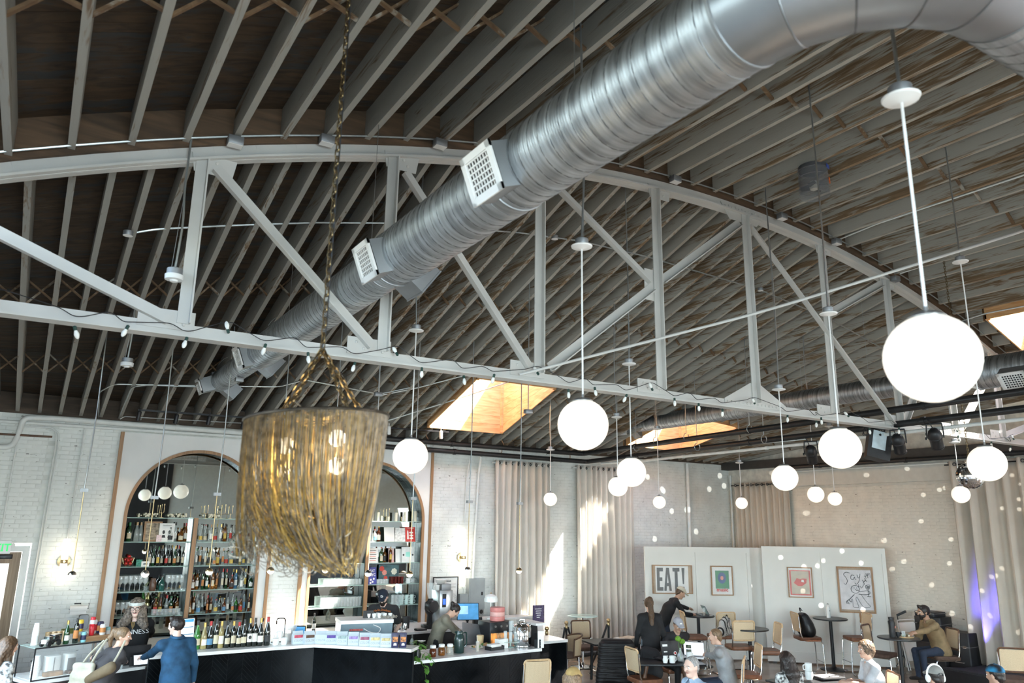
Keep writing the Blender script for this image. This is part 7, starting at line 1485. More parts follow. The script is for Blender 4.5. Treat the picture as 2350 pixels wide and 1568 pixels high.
# back counter clutter left half
for k, (x, y, l, kd, g, lb) in enumerate(((2.75, 14.6, 'clear decanter', 'squat', CLEARB, None), (2.95, 14.75, 'clear round decanter', 'squat', CLEARB, None), (3.1, 14.55, 'bitters bottle', 'cone', BROWN, LBW), (3.3, 14.7, 'white labelled clear bottle', 'spirit', CLEARB, LBW), (3.5, 14.6, 'short clear bottle', 'squat', CLEARB, LBC), (3.68, 14.72, 'orange labelled bottle', 'slim', CLEARB, LBO), (3.85, 14.55, 'tall clear bottle', 'wine', CLEARB, None), (2.45, 14.75, 'clear bottle', 'spirit', CLEARB, LBW), (2.6, 14.5, 'amber bottle', 'spirit', AMBER, LBC), (4.9, 14.9, 'dark wine bottle', 'wine', DARKG, LBW), (5.7, 14.9, 'white pump bottle', 'squat', CLEARB, LBW))):
    bottle(kd, g, lb, CPK, (x, y, zb), l+', %s from left on the back counter under the arches' % od(k if k < 7 else k), None, 1.1)
lath('candle_holder', [(.001, 0), (.05, 0), (.06, .08), (.03, .16), (.05, .2), (.045, .2), (.001, .02)], GLASS, (2.35, 14.4, zb), 'clear bulbous glass on the back counter beside the denim jacket', 'vase', n=18)
# ------------------------------------------------------------------ soft shapes: smooth unions of tapered limbs, meshed on a grid
class Blob:
    def __init__(s): s.p = []
    def cap(s, a, b, ra, rb=None, lab=0, k=.02, ax=None, w=1.0):      # tapered capsule; widened by w along axis ax
        s.p.append(('c', np.array(a, float), np.array(b, float), ra, ra if rb is None else rb, lab, k, None if ax is None else np.array(ax, float), w)); return s
    def ell(s, c, r, M=None, lab=0, k=.02, cut=None):
        s.p.append(('e', np.array(c, float), np.array(r, float), np.array(M if M is not None else np.eye(3), float), None, lab, k, cut, 0)); return s
    @staticmethod
    def dist(q, X, Y, Z):
        if q[0] == 'c':
            _, a, b, ra, rb, lab, k, ax, w = q; P = [X-a[0], Y-a[1], Z-a[2]]; ba = b-a
            if ax is not None and w != 1:
                t_ = (P[0]*ax[0]+P[1]*ax[1]+P[2]*ax[2])*(1/w-1); P = [P[i]+t_*ax[i] for i in range(3)]; ba = ba+ax*(ba@ax)*(1/w-1)
            bb = max(ba@ba, 1e-9); t = np.clip((P[0]*ba[0]+P[1]*ba[1]+P[2]*ba[2])/bb, 0, 1)
            return np.sqrt((P[0]-t*ba[0])**2+(P[1]-t*ba[1])**2+(P[2]-t*ba[2])**2)-(ra+(rb-ra)*t)
        _, c, r, M, _, lab, k, cut, _ = q; P = np.stack([X-c[0], Y-c[1], Z-c[2]], -1) @ M.astype(np.float32)
        k0 = np.sqrt(((P/r)**2).sum(-1)); k1 = np.sqrt(((P/r**2)**2).sum(-1))+1e-6; d = k0*(k0-1)/k1
        if cut is not None:
            Q = P-np.array(cut[0], np.float32); kk = np.sqrt(((Q/np.array(cut[1], np.float32))**2).sum(-1)); d = np.maximum(d, -(kk-1)*min(cut[1]))
        return d
    def mesh(s, name, mats, h=.011, disp=None, m4=None):
        lo, hi = [], []
        for q in s.p:
            if q[0] == 'c': r = max(q[3], q[4])*max(q[8], 1); lo.append(np.minimum(q[1], q[2])-r); hi.append(np.maximum(q[1], q[2])+r)
            else: r = max(q[2]); lo.append(q[1]-r); hi.append(q[1]+r)
        o = np.min(lo, 0)-.035; n = np.ceil((np.max(hi, 0)+.035-o)/h).astype(int)+1
        f = np.full(n, 9., np.float32); 
        for q, l, u in zip(s.p, lo, hi):
            i0 = np.maximum(((l-.05-o)/h).astype(int), 0); i1 = np.minimum(np.ceil((u+.05-o)/h).astype(int)+1, n)
            g = [np.arange(i0[i], i1[i])*h+o[i] for i in range(3)]
            X, Y, Z = np.meshgrid(*[x.astype(np.float32) for x in g], indexing='ij')
            d = s.dist(q, X, Y, Z); lab, k = q[5], q[6]
            sl = tuple(slice(i0[i], i1[i]) for i in range(3)); F = f[sl]
            hh = np.clip(.5+.5*(F-d)/k, 0, 1); f[sl] = F*(1-hh)+d*hh-k*hh*(1-hh)
        if disp is not None:
            g = [np.arange(n[i])*h+o[i] for i in range(3)]; X, Y, Z = np.meshgrid(*g, indexing='ij'); f = f+disp(X, Y, Z).astype(np.float32)
        S = f < 0; C = np.zeros(n-1, np.int8)
        cs = [(i, j, k) for i in (0, 1) for j in (0, 1) for k in (0, 1)]
        sub = lambda A, c: A[c[0]:c[0]+n[0]-1, c[1]:c[1]+n[1]-1, c[2]:c[2]+n[2]-1]
        for c in cs: C += sub(S, c)
        ids = np.argwhere((C > 0) & (C < 8)); idx = -np.ones(n-1, np.int64); idx[tuple(ids.T)] = np.arange(len(ids))
        acc = np.zeros((len(ids), 3)); cnt = np.zeros(len(ids))
        for c in cs:
            for a in range(3):
                if c[a]: continue
                e = list(c); e[a] = 1; A = f[tuple((ids+c).T)]; B = f[tuple((ids+e).T)]; mk = (A < 0) != (B < 0); t = np.where(mk, A/(A-B+1e-12), 0)
                pnt = np.tile(np.array(c, float), (len(ids), 1)); pnt[:, a] += t; acc[mk] += pnt[mk]; cnt[mk] += 1
        V = (ids+acc/np.maximum(cnt, 1)[:, None])*h+o
        fs = []
        for a in range(3):
            b, c = (a+1) % 3, (a+2) % 3; s0 = [slice(None)]*3; s1 = [slice(None)]*3; s0[a] = slice(0, -1); s1[a] = slice(1, None)
            e = np.argwhere(S[tuple(s0)] != S[tuple(s1)]); e = e[(e[:, b] > 0) & (e[:, c] > 0) & (e[:, b] < n[b]-1) & (e[:, c] < n[c]-1)]
            ub = np.zeros(3, int); ub[b] = 1; uc = np.zeros(3, int); uc[c] = 1
            q = np.stack([idx[tuple((e-ub-uc).T)], idx[tuple((e-uc).T)], idx[tuple(e.T)], idx[tuple((e-ub).T)]], 1); flip = ~S[tuple(e.T)]; q[flip] = q[flip][:, ::-1]; fs.append(q)
        Fq = np.concatenate(fs); Fq = Fq[(Fq >= 0).all(1)]
        fl_ = np.zeros(len(Fq), np.int32)
        if len({q[5] for q in s.p}) > 1:
            cen = V[Fq].mean(1).astype(np.float32); best = np.full(len(Fq), 9., np.float32)
            for q in s.p: d = s.dist(q, cen[:, 0], cen[:, 1], cen[:, 2]); fl_ = np.where(d < best, q[5], fl_); best = np.minimum(best, d)
        if m4 is not None: M_ = np.array(m4); V = V @ M_[:3, :3].T+M_[:3, 3]
        me = bpy.data.meshes.new(name); me.vertices.add(len(V)); me.vertices.foreach_set('co', V.ravel()); me.loops.add(Fq.size); me.loops.foreach_set('vertex_index', Fq.ravel())
        me.polygons.add(len(Fq)); me.polygons.foreach_set('loop_start', np.arange(0, Fq.size, 4)); me.polygons.foreach_set('loop_total', np.full(len(Fq), 4))
        for q in (mats if isinstance(mats, (list, tuple)) else [mats]): me.materials.append(q)
        me.polygons.foreach_set('material_index', fl_.astype(np.int32)); me.polygons.foreach_set('use_smooth', np.ones(len(Fq), bool)); me.update(calc_edges=True); me.validate(); return me
def blob(name, B, mats, parent, h=.011, disp=None): return link(name, B.mesh(name, mats, h, disp), parent)

# ------------------------------------------------------------------ people
SK1 = mat('skin_light', (.55, .34, .25), .5, var=.04, scale=6); SK2 = mat('skin_tan', (.42, .25, .17), .5, var=.04, scale=6); SK3 = mat('skin_pale', (.62, .42, .34), .5, var=.04, scale=6)
HBR = mat('brown_hair', (.075, .042, .022), .5, var=.3, scale=40, stretch=(3, 3, .6)); HDK = mat('dark_hair', (.018, .012, .010), .45, var=.3, scale=40, stretch=(3, 3, .6)); HGR = mat('grey_hair', (.26, .25, .24), .6, var=.3, scale=40, stretch=(3, 3, .6)); HLB = mat('light_brown_hair', (.16, .10, .055), .5, var=.3, scale=40, stretch=(3, 3, .6)); HMX = mat('grey_brown_curls', (.14, .11, .085), .55, var=.35, scale=30)
def cloth(n, c, **k): return mat(n, c, .85, var=k.pop('var', .08), scale=k.pop('scale', 10), bump=.15, bscale=25, **k)
BLKT = cloth('black_tee', (.018, .018, .02)); CHAR = cloth('charcoal_jersey', (.045, .042, .046)); DEN = cloth('deep_blue_denim', (.012, .055, .115), var=.15); OLV = cloth('olive_sweatshirt', (.20, .185, .14)); BLKS = cloth('black_knit', (.010, .010, .011)); GRYS = cloth('grey_fleece', (.27, .275, .28)); BLUS = cloth('light_blue_shirt', (.30, .40, .52)); POLO = cloth('pale_grey_polo', (.50, .51, .53)); HOOD = cloth('tan_hoodie', (.24, .17, .09)); JEAN = cloth('washed_jeans', (.20, .26, .30), var=.15); DJEAN = cloth('dark_jeans', (.022, .032, .055)); BPANT = cloth('black_trousers', (.014, .014, .016)); SHOE = cloth('dark_shoes', (.03, .025, .022))
PATT = mat('black_white_print', (.03, .03, .03), .85, col2=(.62, .62, .60), scale=26, detail=1)
EYEW = mat('eye_white', (.75, .72, .68), .2, var=.01); EYED = mat('eye_dark', (.03, .02, .015), .1); LIP = mat('lip', (.35, .13, .11), .5)
def ik(a, b, l1, l2, hint):
    a, b = Vector(a), Vector(b); d = b-a; L_ = min(d.length, (l1+l2)*.995); u = d.normalized(); x = (l1*l1-l2*l2+L_*L_)/(2*L_); hgt = math.sqrt(max(l1*l1-x*x, 0)); hv = Vector(hint)-u*Vector(hint).dot(u)
    hv = hv.normalized() if hv.length > 1e-4 else u.orthogonal().normalized(); return a+u*x+hv*hgt, a+u*L_
def hand(B, w, d, side, palm, curl=.5, s=1.0, lab=0):
    """w wrist, d pointing direction, side: thumb direction, palm: palm normal (fingers curl that way)"""
    d = Vector(d).normalized(); sd = Vector(side); sd = (sd-d*sd.dot(d)).normalized(); pn = d.cross(sd).normalized()
    if pn.dot(Vector(palm)) < 0: pn = -pn
    w = Vector(w); B.cap(w, w+d*.075*s, .021*s, .024*s, lab, .012, ax=sd, w=1.7)
    for i, L_ in enumerate((.070, .080, .075, .058)):
        o = sd*((1.5-i)*.0195*s); a = w+d*.082*s+o; c1, c2 = curl*.7, curl*1.5
        b = a+(d*math.cos(c1)+pn*math.sin(c1))*(L_*.5*s)+o*.12; c = b+(d*math.cos(c2)+pn*math.sin(c2))*(L_*.5*s); B.cap(a, b, .0095*s, .009*s, lab, .006); B.cap(b, c, .009*s, .0075*s, lab, .006)
    a = w+d*.02*s+sd*.026*s; b = a+(d*.6+sd*.8+pn*.2).normalized()*.038*s; B.cap(a, b, .012*s, .010*s, lab, .008); B.cap(b, b+(d*.9+sd*.25+pn*.35).normalized()*.032*s, .010*s, .008*s, lab, .006)
def person(label, px, py, face, H, top, bot, skin=SK1, hair=None, seat=None, lean=4, hunch=6, head=(0, 8), hands=(None, None), sleeve='long', female=False, feet=None, hairstyle='short', twist=0, beard=None, elbow_out=.5, coat=False, bulk=1.0, world=None, grip=.6, neck=0):
    s = H/1.75; sw = (.162 if female else .185)*s*bulk; hz = (seat+.10 if seat else .925*s); V = Vector
    Ld = lambda a: V((0, math.sin(R(a)), math.cos(R(a))))
    P = V((0, 0, hz)); C = P+Ld(lean)*.29*s; N_ = C+Ld(lean+hunch)*.235*s; tw = R(twist); X_ = V((math.cos(tw), math.sin(tw), 0)); fwd = V((-math.sin(tw), math.cos(tw), 0))
    NT = N_+Ld((lean+hunch)*.6+head[1]*.4+neck)*.085*s; yw, pt = R(head[0]), R(head[1])
    HR = Matrix.Rotation(yw, 3, 'Z') @ Matrix.Rotation(-pt, 3, 'X'); hu, hf, hx = HR @ V((0, 0, 1)), HR @ V((0, 1, 0)), HR @ V((1, 0, 0)); HC = NT+hu*.085*s+hf*.022*s
    rz = R(face)-PI/2; hw = Matrix.Rotation(rz, 3, 'Z') @ HC; tgt = world if world else oZ(px, py, HC.z); base = V((tgt[0]-hw.x, tgt[1]-hw.y, 0)); W = Matrix.Translation(base) @ Matrix.Rotation(rz, 4, 'Z'); Wi = W.inverted()
    t = thing('person', label, 'person', base, rz); B = Blob(); T_, S_, Bo, Sh = 1, 0, 2, 3; ax = np.array(X_)
    # trunk
    B.cap(P+V((0, 0, -.02)), P+Ld(lean)*.06*s, .122*s*bulk, .118*s*bulk, Bo, .03, ax=(1, 0, 0), w=1.38 if not female else 1.42)
    B.cap(P+Ld(lean)*(-.045 if not coat else -.16)*s, C, (.137 if not coat else .15)*s*bulk, .122*s*bulk, T_, .04, ax=ax, w=1.34 if not female else 1.26)
    B.cap(C, N_-Ld(lean+hunch)*.09*s, .124*s*bulk, .095*s*bulk, T_, .05, ax=ax, w=1.42 if not female else 1.3)
    if female: [B.cap(C+X_*(q*.075*s)+fwd*.085*s+V((0, 0, .04)), C+X_*(q*.075*s)+fwd*.095*s, .055*s, .055*s, T_, .05) for q in (-1, 1)]
    shs = [N_-Ld(lean+hunch)*.055*s+X_*(q*sw) for q in (1, -1)]
    for q, sh in zip((1, -1), shs): B.cap(N_-Ld(lean+hunch)*.02*s+X_*(q*.05*s), sh, .058*s, .052*s*bulk, T_, .06)
    B.cap(N_-Ld(lean)*.03*s, NT+hu*.03*s, .056*s, .050*s, S_, .02)
    # head
    Mh = np.array(HR); sh_ = s*(.97 if female else 1.0); hp = lambda x, y, z: HC+hx*(x*sh_)+hf*(y*sh_)+hu*(z*sh_)
    B.ell(hp(0, -.012, .030), np.array((.076, .097, .090))*sh_, Mh, S_, .02); B.cap(hp(0, .022, -.03), hp(0, .052, -.083), .058*sh_, .034*sh_, S_, .035, ax=np.array(hx), w=1.12)
    B.cap(hp(0, .088, .018), hp(0, .108, -.022), .009*sh_, .015*sh_, S_, .018); B.cap(hp(-.032, .080, .036), hp(.032, .080, .036), .014*sh_, .014*sh_, S_, .02)
    for q in (-1, 1): B.ell(hp(q*.076, -.012, .0), np.array((.012, .022, .034))*sh_, Mh, S_, .008); B.ell(hp(q*.038, .070, -.02), np.array((.022, .018, .02))*sh_, Mh, S_, .02)
    # arms
    for i, (q, sh) in enumerate(zip((1, -1), shs)):
        tg = hands[i]; l1, l2 = .285*s, .255*s
        if tg is None: hd = sh+V((q*.10*s, .05*s, -.52*s)); hint = V((q*.4, -1, 0))
        else: hd = Wi @ V(tg); hint = V((q*elbow_out, -.35, -.8))
        e, w = ik(sh, hd, l1, l2, hint); fd = (w-e).normalized()
        if sleeve == 'short':
            m_ = sh+(e-sh)*.72; B.cap(sh, m_, .058*s*bulk, .062*s*bulk, T_, .055); B.cap(sh+(e-sh)*.5, e, .044*s, .039*s, S_, .01); B.cap(e, w, .040*s, .027*s, S_, .015)
        elif sleeve == 'push':
            B.cap(sh, e, .056*s*bulk, .052*s, T_, .055); m_ = e+(w-e)*.35; B.cap(e, m_, .052*s, .046*s, T_, .02); B.cap(e+(w-e)*.3, w, .036*s, .026*s, S_, .008)
        else:
            B.cap(sh, e, .051*s*bulk, .049*s*bulk, T_, .06); B.cap(e, w-fd*.012, .050*s*bulk, .037*s*bulk, T_, .02)
        B.cap(w-fd*.03, w+fd*.01, .025*s, .023*s, S_, .008)
        if tg is None: hand(B, w, fd, V((0, 1, 0)), V((-q, 0, 0)), .35, s, S_)
        else: hand(B, w, V((fd.x, fd.y, fd.z*.35)).normalized(), V((-q, 0, .25)), V((0, 0, -1)), grip, s, S_)
    # legs
    for i, q in enumerate((1, -1)):
        hp_ = P+V((q*.085*s, 0, -.02)); ft = V(feet[i]) if feet else (V((q*.12, .0+.02*q, .075)) if not seat else V((q*.14, .40*s, .075+(.24 if seat > .6 else 0))))
        k_, a_ = ik(hp_, ft, .43*s, .425*s, V((q*.12, 1, .15)));
        B.cap(hp_, k_, .086*s*bulk, .060*s, Bo, .03); B.cap(k_, a_, .060*s, .044*s, Bo, .02); B.cap(a_+V((0, -.035, -.045)), a_+V((q*.02, .14*s, -.052)), .036*s, .030*s, Sh, .02, ax=(1, 0, 0), w=1.2)
    blob('body', B, [skin, top, bot, SHOE], t, .0115)
    # face
    for q in (-1, 1):
        MB().ball(hp(q*.033, .079, .012), .0125*sh_, 10, 8).build('eye', EYEW, t); MB().ball(hp(q*.033, .0875, .011), .0062*sh_, 8, 6).build('pupil', EYED, t)
        MB().tube([hp(q*.016, .094, .033), hp(q*.034, .092, .038), hp(q*.052, .080, .032)], .0045*sh_, 5).build('eyebrow', hair or HBR, t)
    MB().tube([hp(-.024, .083, -.052), hp(-.01, .090, -.0495), hp(.01, .090, -.0495), hp(.024, .083, -.052)], [.003, .0065, .0065, .003], 6).build('mouth', LIP, t)
    if beard:
        G = Blob(); G.cap(hp(0, .052, -.062), hp(0, .066, -.098), .050*sh_, .030*sh_, 0, .02, ax=np.array(hx), w=1.25)
        for q in (-1, 1): G.cap(hp(q*.058, .03, -.06), hp(q*.068, .0, -.005), .022*sh_, .014*sh_, 0, .015)
        G.cap(hp(-.03, .086, -.038), hp(.03, .086, -.038), .009, .009, 0, .01); blob('beard', G, beard, t, .008)
    # hair
    if hair and hairstyle != 'none':
        G = Blob(); cut = ((0, .115, -.045), (.085, .085, .105)); E_ = lambda g=0: G.ell(hp(0, -.018, .034), np.array((.088+g, .106+g, .100+g))*sh_, Mh, 0, .02, cut=cut)
        dsp = None; lump = lambda a, fq: (lambda X, Y, Z: a*np.sin(fq*X+1.3*np.sin(fq*.5*Z))*np.sin(fq*Y+.7)*np.cos(fq*.8*Z))
        if hairstyle in ('short', 'cap'):
            G.ell(hp(0, -.020, .036), np.array((.083, .102, .093))*sh_, Mh, 0, .02, cut=((0, .105, -.05), (.10, .10, .12))); G.cap(hp(0, -.075, -.03), hp(0, -.07, -.055), .035*sh_, .028*sh_, 0, .03, ax=np.array(hx), w=1.6); dsp = lump(.004, 160)
        elif hairstyle == 'top': E_(.002); G.cap(hp(-.03, .06, .115), hp(.03, .055, .12), .025, .025, 0, .03); dsp = lump(.006, 120)
        elif hairstyle == 'curly': E_(.014); G.cap(hp(0, -.09, -.02), hp(0, -.075, -.075), .045*sh_, .035*sh_, 0, .03, ax=np.array(hx), w=1.4); dsp = lump(.013, 170)
        elif hairstyle == 'ponytail':
            E_(0); G.cap(hp(0, -.10, .07), hp(0, -.125, .075), .030, .034, 0, .02); G.cap(hp(0, -.13, .07), hp(.0, -.165, -.02), .036, .034, 0, .02); G.cap(hp(0, -.165, -.02), hp(.0, -.15, -.13), .034, .018, 0, .02); dsp = lump(.004, 150)
        elif hairstyle == 'bun': E_(0); G.ell(hp(0, -.115, .055), np.array((.045, .04, .04)), Mh, 0, .02); G.ell(hp(.02, -.14, .06), np.array((.03, .03, .03)), Mh, 0, .02); dsp = lump(.004, 150)
        elif hairstyle in ('long', 'straight', 'highpony', 'shoulder', 'curls', 'bob'):
            E_(.004 if hairstyle != 'curls' else .016); dn = V((0, 0, -1)); bk = -fwd
            end = {'long': .40, 'straight': .34, 'highpony': .52, 'shoulder': .22, 'curls': .36, 'bob': .13}[hairstyle]*s; a0 = hp(0, -.075, -.01); wd = {'highpony': .9, 'curls': 1.0}.get(hairstyle, 1.9)
            st = hp(0, -.06, .02); m_ = N_+bk*(.10*s)+V((0, 0, .0)); e2 = m_+dn*(end-.1*s)+bk*.04+(Ld(lean)*-.02)
            if hairstyle == 'highpony': st = hp(0, -.10, .08); G.cap(hp(0, -.08, .07), st+hu*.02, .04, .035, 0, .03); m_ = m_+bk*.03
            G.cap(st, m_, .060*s, .055*s, 0, .03, ax=np.array(X_), w=wd); G.cap(m_, e2, .055*s, .022*s, 0, .03, ax=np.array(X_), w=wd*1.05)
            if hairstyle in ('long', 'shoulder', 'curls', 'bob', 'straight'):
                for q in (-1, 1):
                    c0 = hp(q*.075, -.03, .0); c1 = shs[0 if q > 0 else 1]*.45+N_*.55+fwd*(.02 if hairstyle != 'curls' else .09)+V((0, 0, .02)); G.cap(c0, c1, .040*s, .042*s, 0, .03)
                    if hairstyle == 'curls':
                        c1 = c1+V((q*.03, .0, .0)); c2 = c1+V((q*.04, .04, -.05)); G.cap(c0, c1, .055*s, .06*s, 0, .03); G.cap(c1, c2, .062*s, .050*s, 0, .03); G.cap(c2, c2+V((q*.01, .02, -.03)), .050*s, .032*s, 0, .03)
            dsp = lump(.016, 130) if hairstyle == 'curls' else lump(.005, 140)
        blob('hair', G, hair, t, .0095, dsp)
    t['_'] = 1; del t['_']
    return dict(t=t, hp=hp, HR=HR, HC=HC, W=W, C=C, N=N_, P=P, X=X_, fwd=fwd, s=s, lean=lean, Ld=Ld, bulk=bulk, hu=hu, hf=hf, hx=hx)
def headband(q, name, m, rx, ry, z0, z1, yo=-.012):
    M_ = MB(); n = 28; vs = []; fs = []
    for a in range(n):
        c, s_ = math.cos(2*PI*a/n), math.sin(2*PI*a/n)
        for g, z in ((0, z0), (.007, z0), (.007, z1), (0, z1)): vs.append(q['hp']((rx+g)*c, yo+(ry+g)*s_, z))
    for a in range(n):
        for k in range(4): fs.append((a*4+k, ((a+1) % n)*4+k, ((a+1) % n)*4+(k+1) % 4, a*4+(k+1) % 4))
    return M_.add(vs, fs, 0, True).build(name, m, q['t'])
def capon(q, m, brim=True, back=False, name='cap', logo=None, band=None, label=None):
    hp, sg = q['hp'], (-1 if back else 1); G = Blob(); Mh = np.array(q['HR']); G.ell(hp(0, -.014, .052), np.array((.092, .112, .092)), Mh, 0, .01, cut=((0, 0, -.115), (.2, .2, .13)))
    if brim: G.cap(hp(-.045, sg*.09, .058), hp(.045, sg*.09, .058), .014, .014, 0, .02); G.cap(hp(-.03, sg*.150, .044), hp(.03, sg*.150, .044), .011, .011, 0, .03); G.cap(hp(0, sg*.08, .058), hp(0, sg*.16, .044), .012, .010, 0, .03, ax=np.array(q['hx']), w=4.5)
    o = blob(name, G, m, q['t'], .009)
    if label: o['label'] = label
    MB().ball(hp(0, -.014, .146), .008, 8, 6).build('cap_button', m, o)
    return o
def chest_text(q, body, size, m, z, depth_=.135, name='shirt_lettering', arcv=0, squeeze=1):
    o = text(sc, body, size, m, q['t'], Matrix.Identity(4), name, .0005, squeeze=squeeze); me = o.data; C, s = q['C'], q['s']; d = q['Ld'](q['lean']+3)
    for v in me.vertices:
        x, y = v.co.x, v.co.y-arcv*v.co.x**2; b_ = q['bulk']; yy = .131*s*b_*math.sqrt(max(1-(x/(.18*s*b_))**2, .05))+.017+v.co.z
        p = C-q['X']*x+q['fwd']*yy+d*(z+y); v.co = p
    return o
LB = (None, None)
w3 = lambda x, y, z: oZ(x, y, z)
# 1 woman at the left edge
person('woman with loose brown hair and a black and white patterned top at the left edge', 20, 1486, 30, 1.64, PATT, BPANT, SK1, HBR, hairstyle='shoulder', female=True)
# 2 leaning woman with ponytail
q2 = person('woman with a ponytail in a dark grey sweater leaning on the service counter', 283, 1462, 22, 1.66, CHAR, BPANT, SK1, HLB, lean=22, hunch=10, head=(-44, 4), hairstyle='ponytail', female=True, hands=(w3(296, 1532, .96), w3(168, 1527, .96)), elbow_out=.9)
MB().tube([q2['hp'](.0, -.125+.036*math.cos(a*PI/8), .075+.036*math.sin(a*PI/8)) for a in range(16)], .008, 6, closed=True).build('hair_tie', mat('brown_tie', (.08, .02, .015), .6), q2['t'])
# 3 bartender
q3 = person('bartender with long curly hair, headband and glasses in a black GUINNESS sweatshirt', 313, 1397, 248, 1.80, BLKS, BPANT, SK3, HMX, hairstyle='curls', head=(4, 6), hands=(w3(318, 1485, 1.0), w3(345, 1480, 1.0)), lean=6, bulk=1.06, beard=None)
hp = q3['hp']; G = Blob(); Mh = np.array(q3['HR']); n_ = 26
headband(q3, 'headband', mat('pale_headband', (.50, .52, .48), .8, var=.15, scale=30), .100, .119, .055, .098)
m = MB()
for s in (-1, 1): m.tube([hp(s*.036+.029*math.cos(a*PI/8), .108, .012+.024*math.sin(a*PI/8)) for a in range(16)], .0032, 6, closed=True); m.tube([hp(s*.065, .106, .018), hp(s*.088, .02, .02)], .003, 5)
m.tube([hp(-.008, .11, .016), hp(.008, .11, .016)], .003, 5); m.build('glasses', BLACKP, q3['t'])
MB().tube([hp(-.026, .094, -.036), hp(0, .10, -.033), hp(.026, .094, -.036)], .006, 5).build('moustache', HMX, q3['t'])
chest_text(q3, 'GUINNESS', .092, PAPER, .055, squeeze=.98)
m = MB(); C_ = q3['C']; Cf = lambda x, z: C_+q3['X']*x+q3['fwd']*(.128*q3['s']*math.sqrt(1-(x/.18)**2)+.016)+q3['Ld'](9)*(z+.105)
m.tube([Cf(-.028, .12), Cf(-.022, .07), Cf(-.004, .03), Cf(.0, .02)], .005, 5, flat=.4); m.tube([Cf(-.028, .12), Cf(.0, .115), Cf(.024, .125)], .005, 5, flat=.4); m.tube([Cf(.024, .125), Cf(.012, .07), Cf(0, .02)], .004, 5, flat=.4)
for k in range(4): m.tube([Cf(-.018+.009*k, .112), Cf(-.010+.005*k, .05)], .0016, 4)
m.build('gold_harp', mat('gold_print', (.34, .22, .08), .5), q3['t'])
# 4 denim jacket
q4 = person('person with short dark hair in a deep blue denim jacket reaching over the counter', 404, 1438, 100, 1.70, DEN, BPANT, SK3, HDK, head=(38, 4), hands=(None, w3(303, 1527, 1.0)), lean=8, hairstyle='top', coat=True, bulk=1.08, elbow_out=.2)
MB().tube([q4['N']+q4['X']*(.075*math.cos(a*PI/8))+q4['fwd']*(.075*math.sin(a*PI/8)-.01)+Vector((0, 0, .035+.012*math.sin(a*PI/8))) for a in range(16)], .020, 8, closed=True).build('collar', DEN, q4['t'])
# 5 capped barista
q5 = person('barista in a black cap and black tee with orange lettering behind the espresso machine', 879, 1372, 236, 1.82, BLKT, BPANT, SK3, HDK, head=(2, 30), hands=(w3(838, 1462, .98), w3(899, 1466, .93)), sleeve='short', lean=8, hairstyle='cap', beard=HDK, bulk=1.08)
cp5 = capon(q5, cloth('navy_cap', (.010, .016, .03)), label='dark navy cap with a white letter'); hp = q5['hp']
MM = Matrix.Translation(hp(0, .103, .075)) @ Matrix(((-q5['hx'].x, q5['hu'].x, q5['hf'].x, 0), (-q5['hx'].y, q5['hu'].y, q5['hf'].y, 0), (-q5['hx'].z, q5['hu'].z, q5['hf'].z, 0), (0, 0, 0, 1))); text(sc, 'D', .06, PAPER, q5['t'], MM, 'cap_letter', bold=.003)
ORG = mat('orange_print', (.66, .19, .03), .6); chest_text(q5, 'Harlin-Donlson', .058, ORG, .165, arcv=1.2, squeeze=.85); chest_text(q5, '~~~', .09, ORG, .08)
# 6 olive barista
q6 = person('barista with a dark bun in an olive sweatshirt bending over the prep counter', 1043, 1402, -25, 1.68, OLV, BPANT, SK1, HDK, lean=15, hunch=22, head=(0, 48), hands=(w3(1062, 1462, .98), w3(1072, 1464, .98)), sleeve='push', hairstyle='bun', female=True, world=None)
MB().tube([q6['hp'](-.065, .085, .012), q6['hp'](.065, .085, .012)], .006, 5).build('glasses', BLACKP, q6['t'])
# 7 woman in black sweater
q7 = person('woman with long brown hair in a black sweater and pale jeans, seen from behind', 1489, 1388, 62, 1.70, BLKS, JEAN, SK1, HBR, hairstyle='highpony', female=True, bulk=1.05)
# 8 leaning man
pT1 = TB[0]; q8 = person('man in a cream cap and black jumper leaning over his laptop at the high table', 1562, 1362, -28, 1.80, BLKS, DJEAN, SK2, HBR, lean=27, hunch=14, head=(0, 30), hands=(w3(1588, 1411, 1.09), w3(1594, 1404, 1.09)), sleeve='long', hairstyle='cap')
capon(q8, cloth('cream_cap', (.52, .47, .36)))
# 9 seated man with grey cap
q9 = person('man in a grey cap and black top sitting behind the black laptop', 1556, 1436, 252, 1.74, BLKT, BPANT, SK2, HBR, seat=.46, lean=8, hunch=14, head=(0, 22), hands=(w3(1530, 1512, .77), w3(1550, 1512, .77)), hairstyle='cap', bulk=1.1)
c9 = capon(q9, cloth('heather_cap', (.30, .31, .34)), label='heather grey cap with a round patch'); hp = q9['hp']; MB().lathe([(.018, 0), (.024, 0), (.024, .004), (.001, .004)], 16, hp(0, .098, .085), axis=q9['hf']).build('round_patch', PAPER, q9['t'])
# 10 man in grey sweater
q10 = person('man with short brown hair in a grey sweater at the open laptop, seen from behind', 1641, 1462, 128, 1.74, GRYS, DJEAN, SK1, HLB, seat=.46, lean=10, hunch=10, head=(4, 8), hands=(None, w3(1592, 1507, .78)), hairstyle='short', bulk=1.08)
MB().tube([q10['N']+q10['X']*(.062*math.cos(a*PI/8))+q10['fwd']*(.062*math.sin(a*PI/8))+Vector((0, 0, .03)) for a in range(16)], .020, 8, closed=True).build('collar', GRYS, q10['t'])
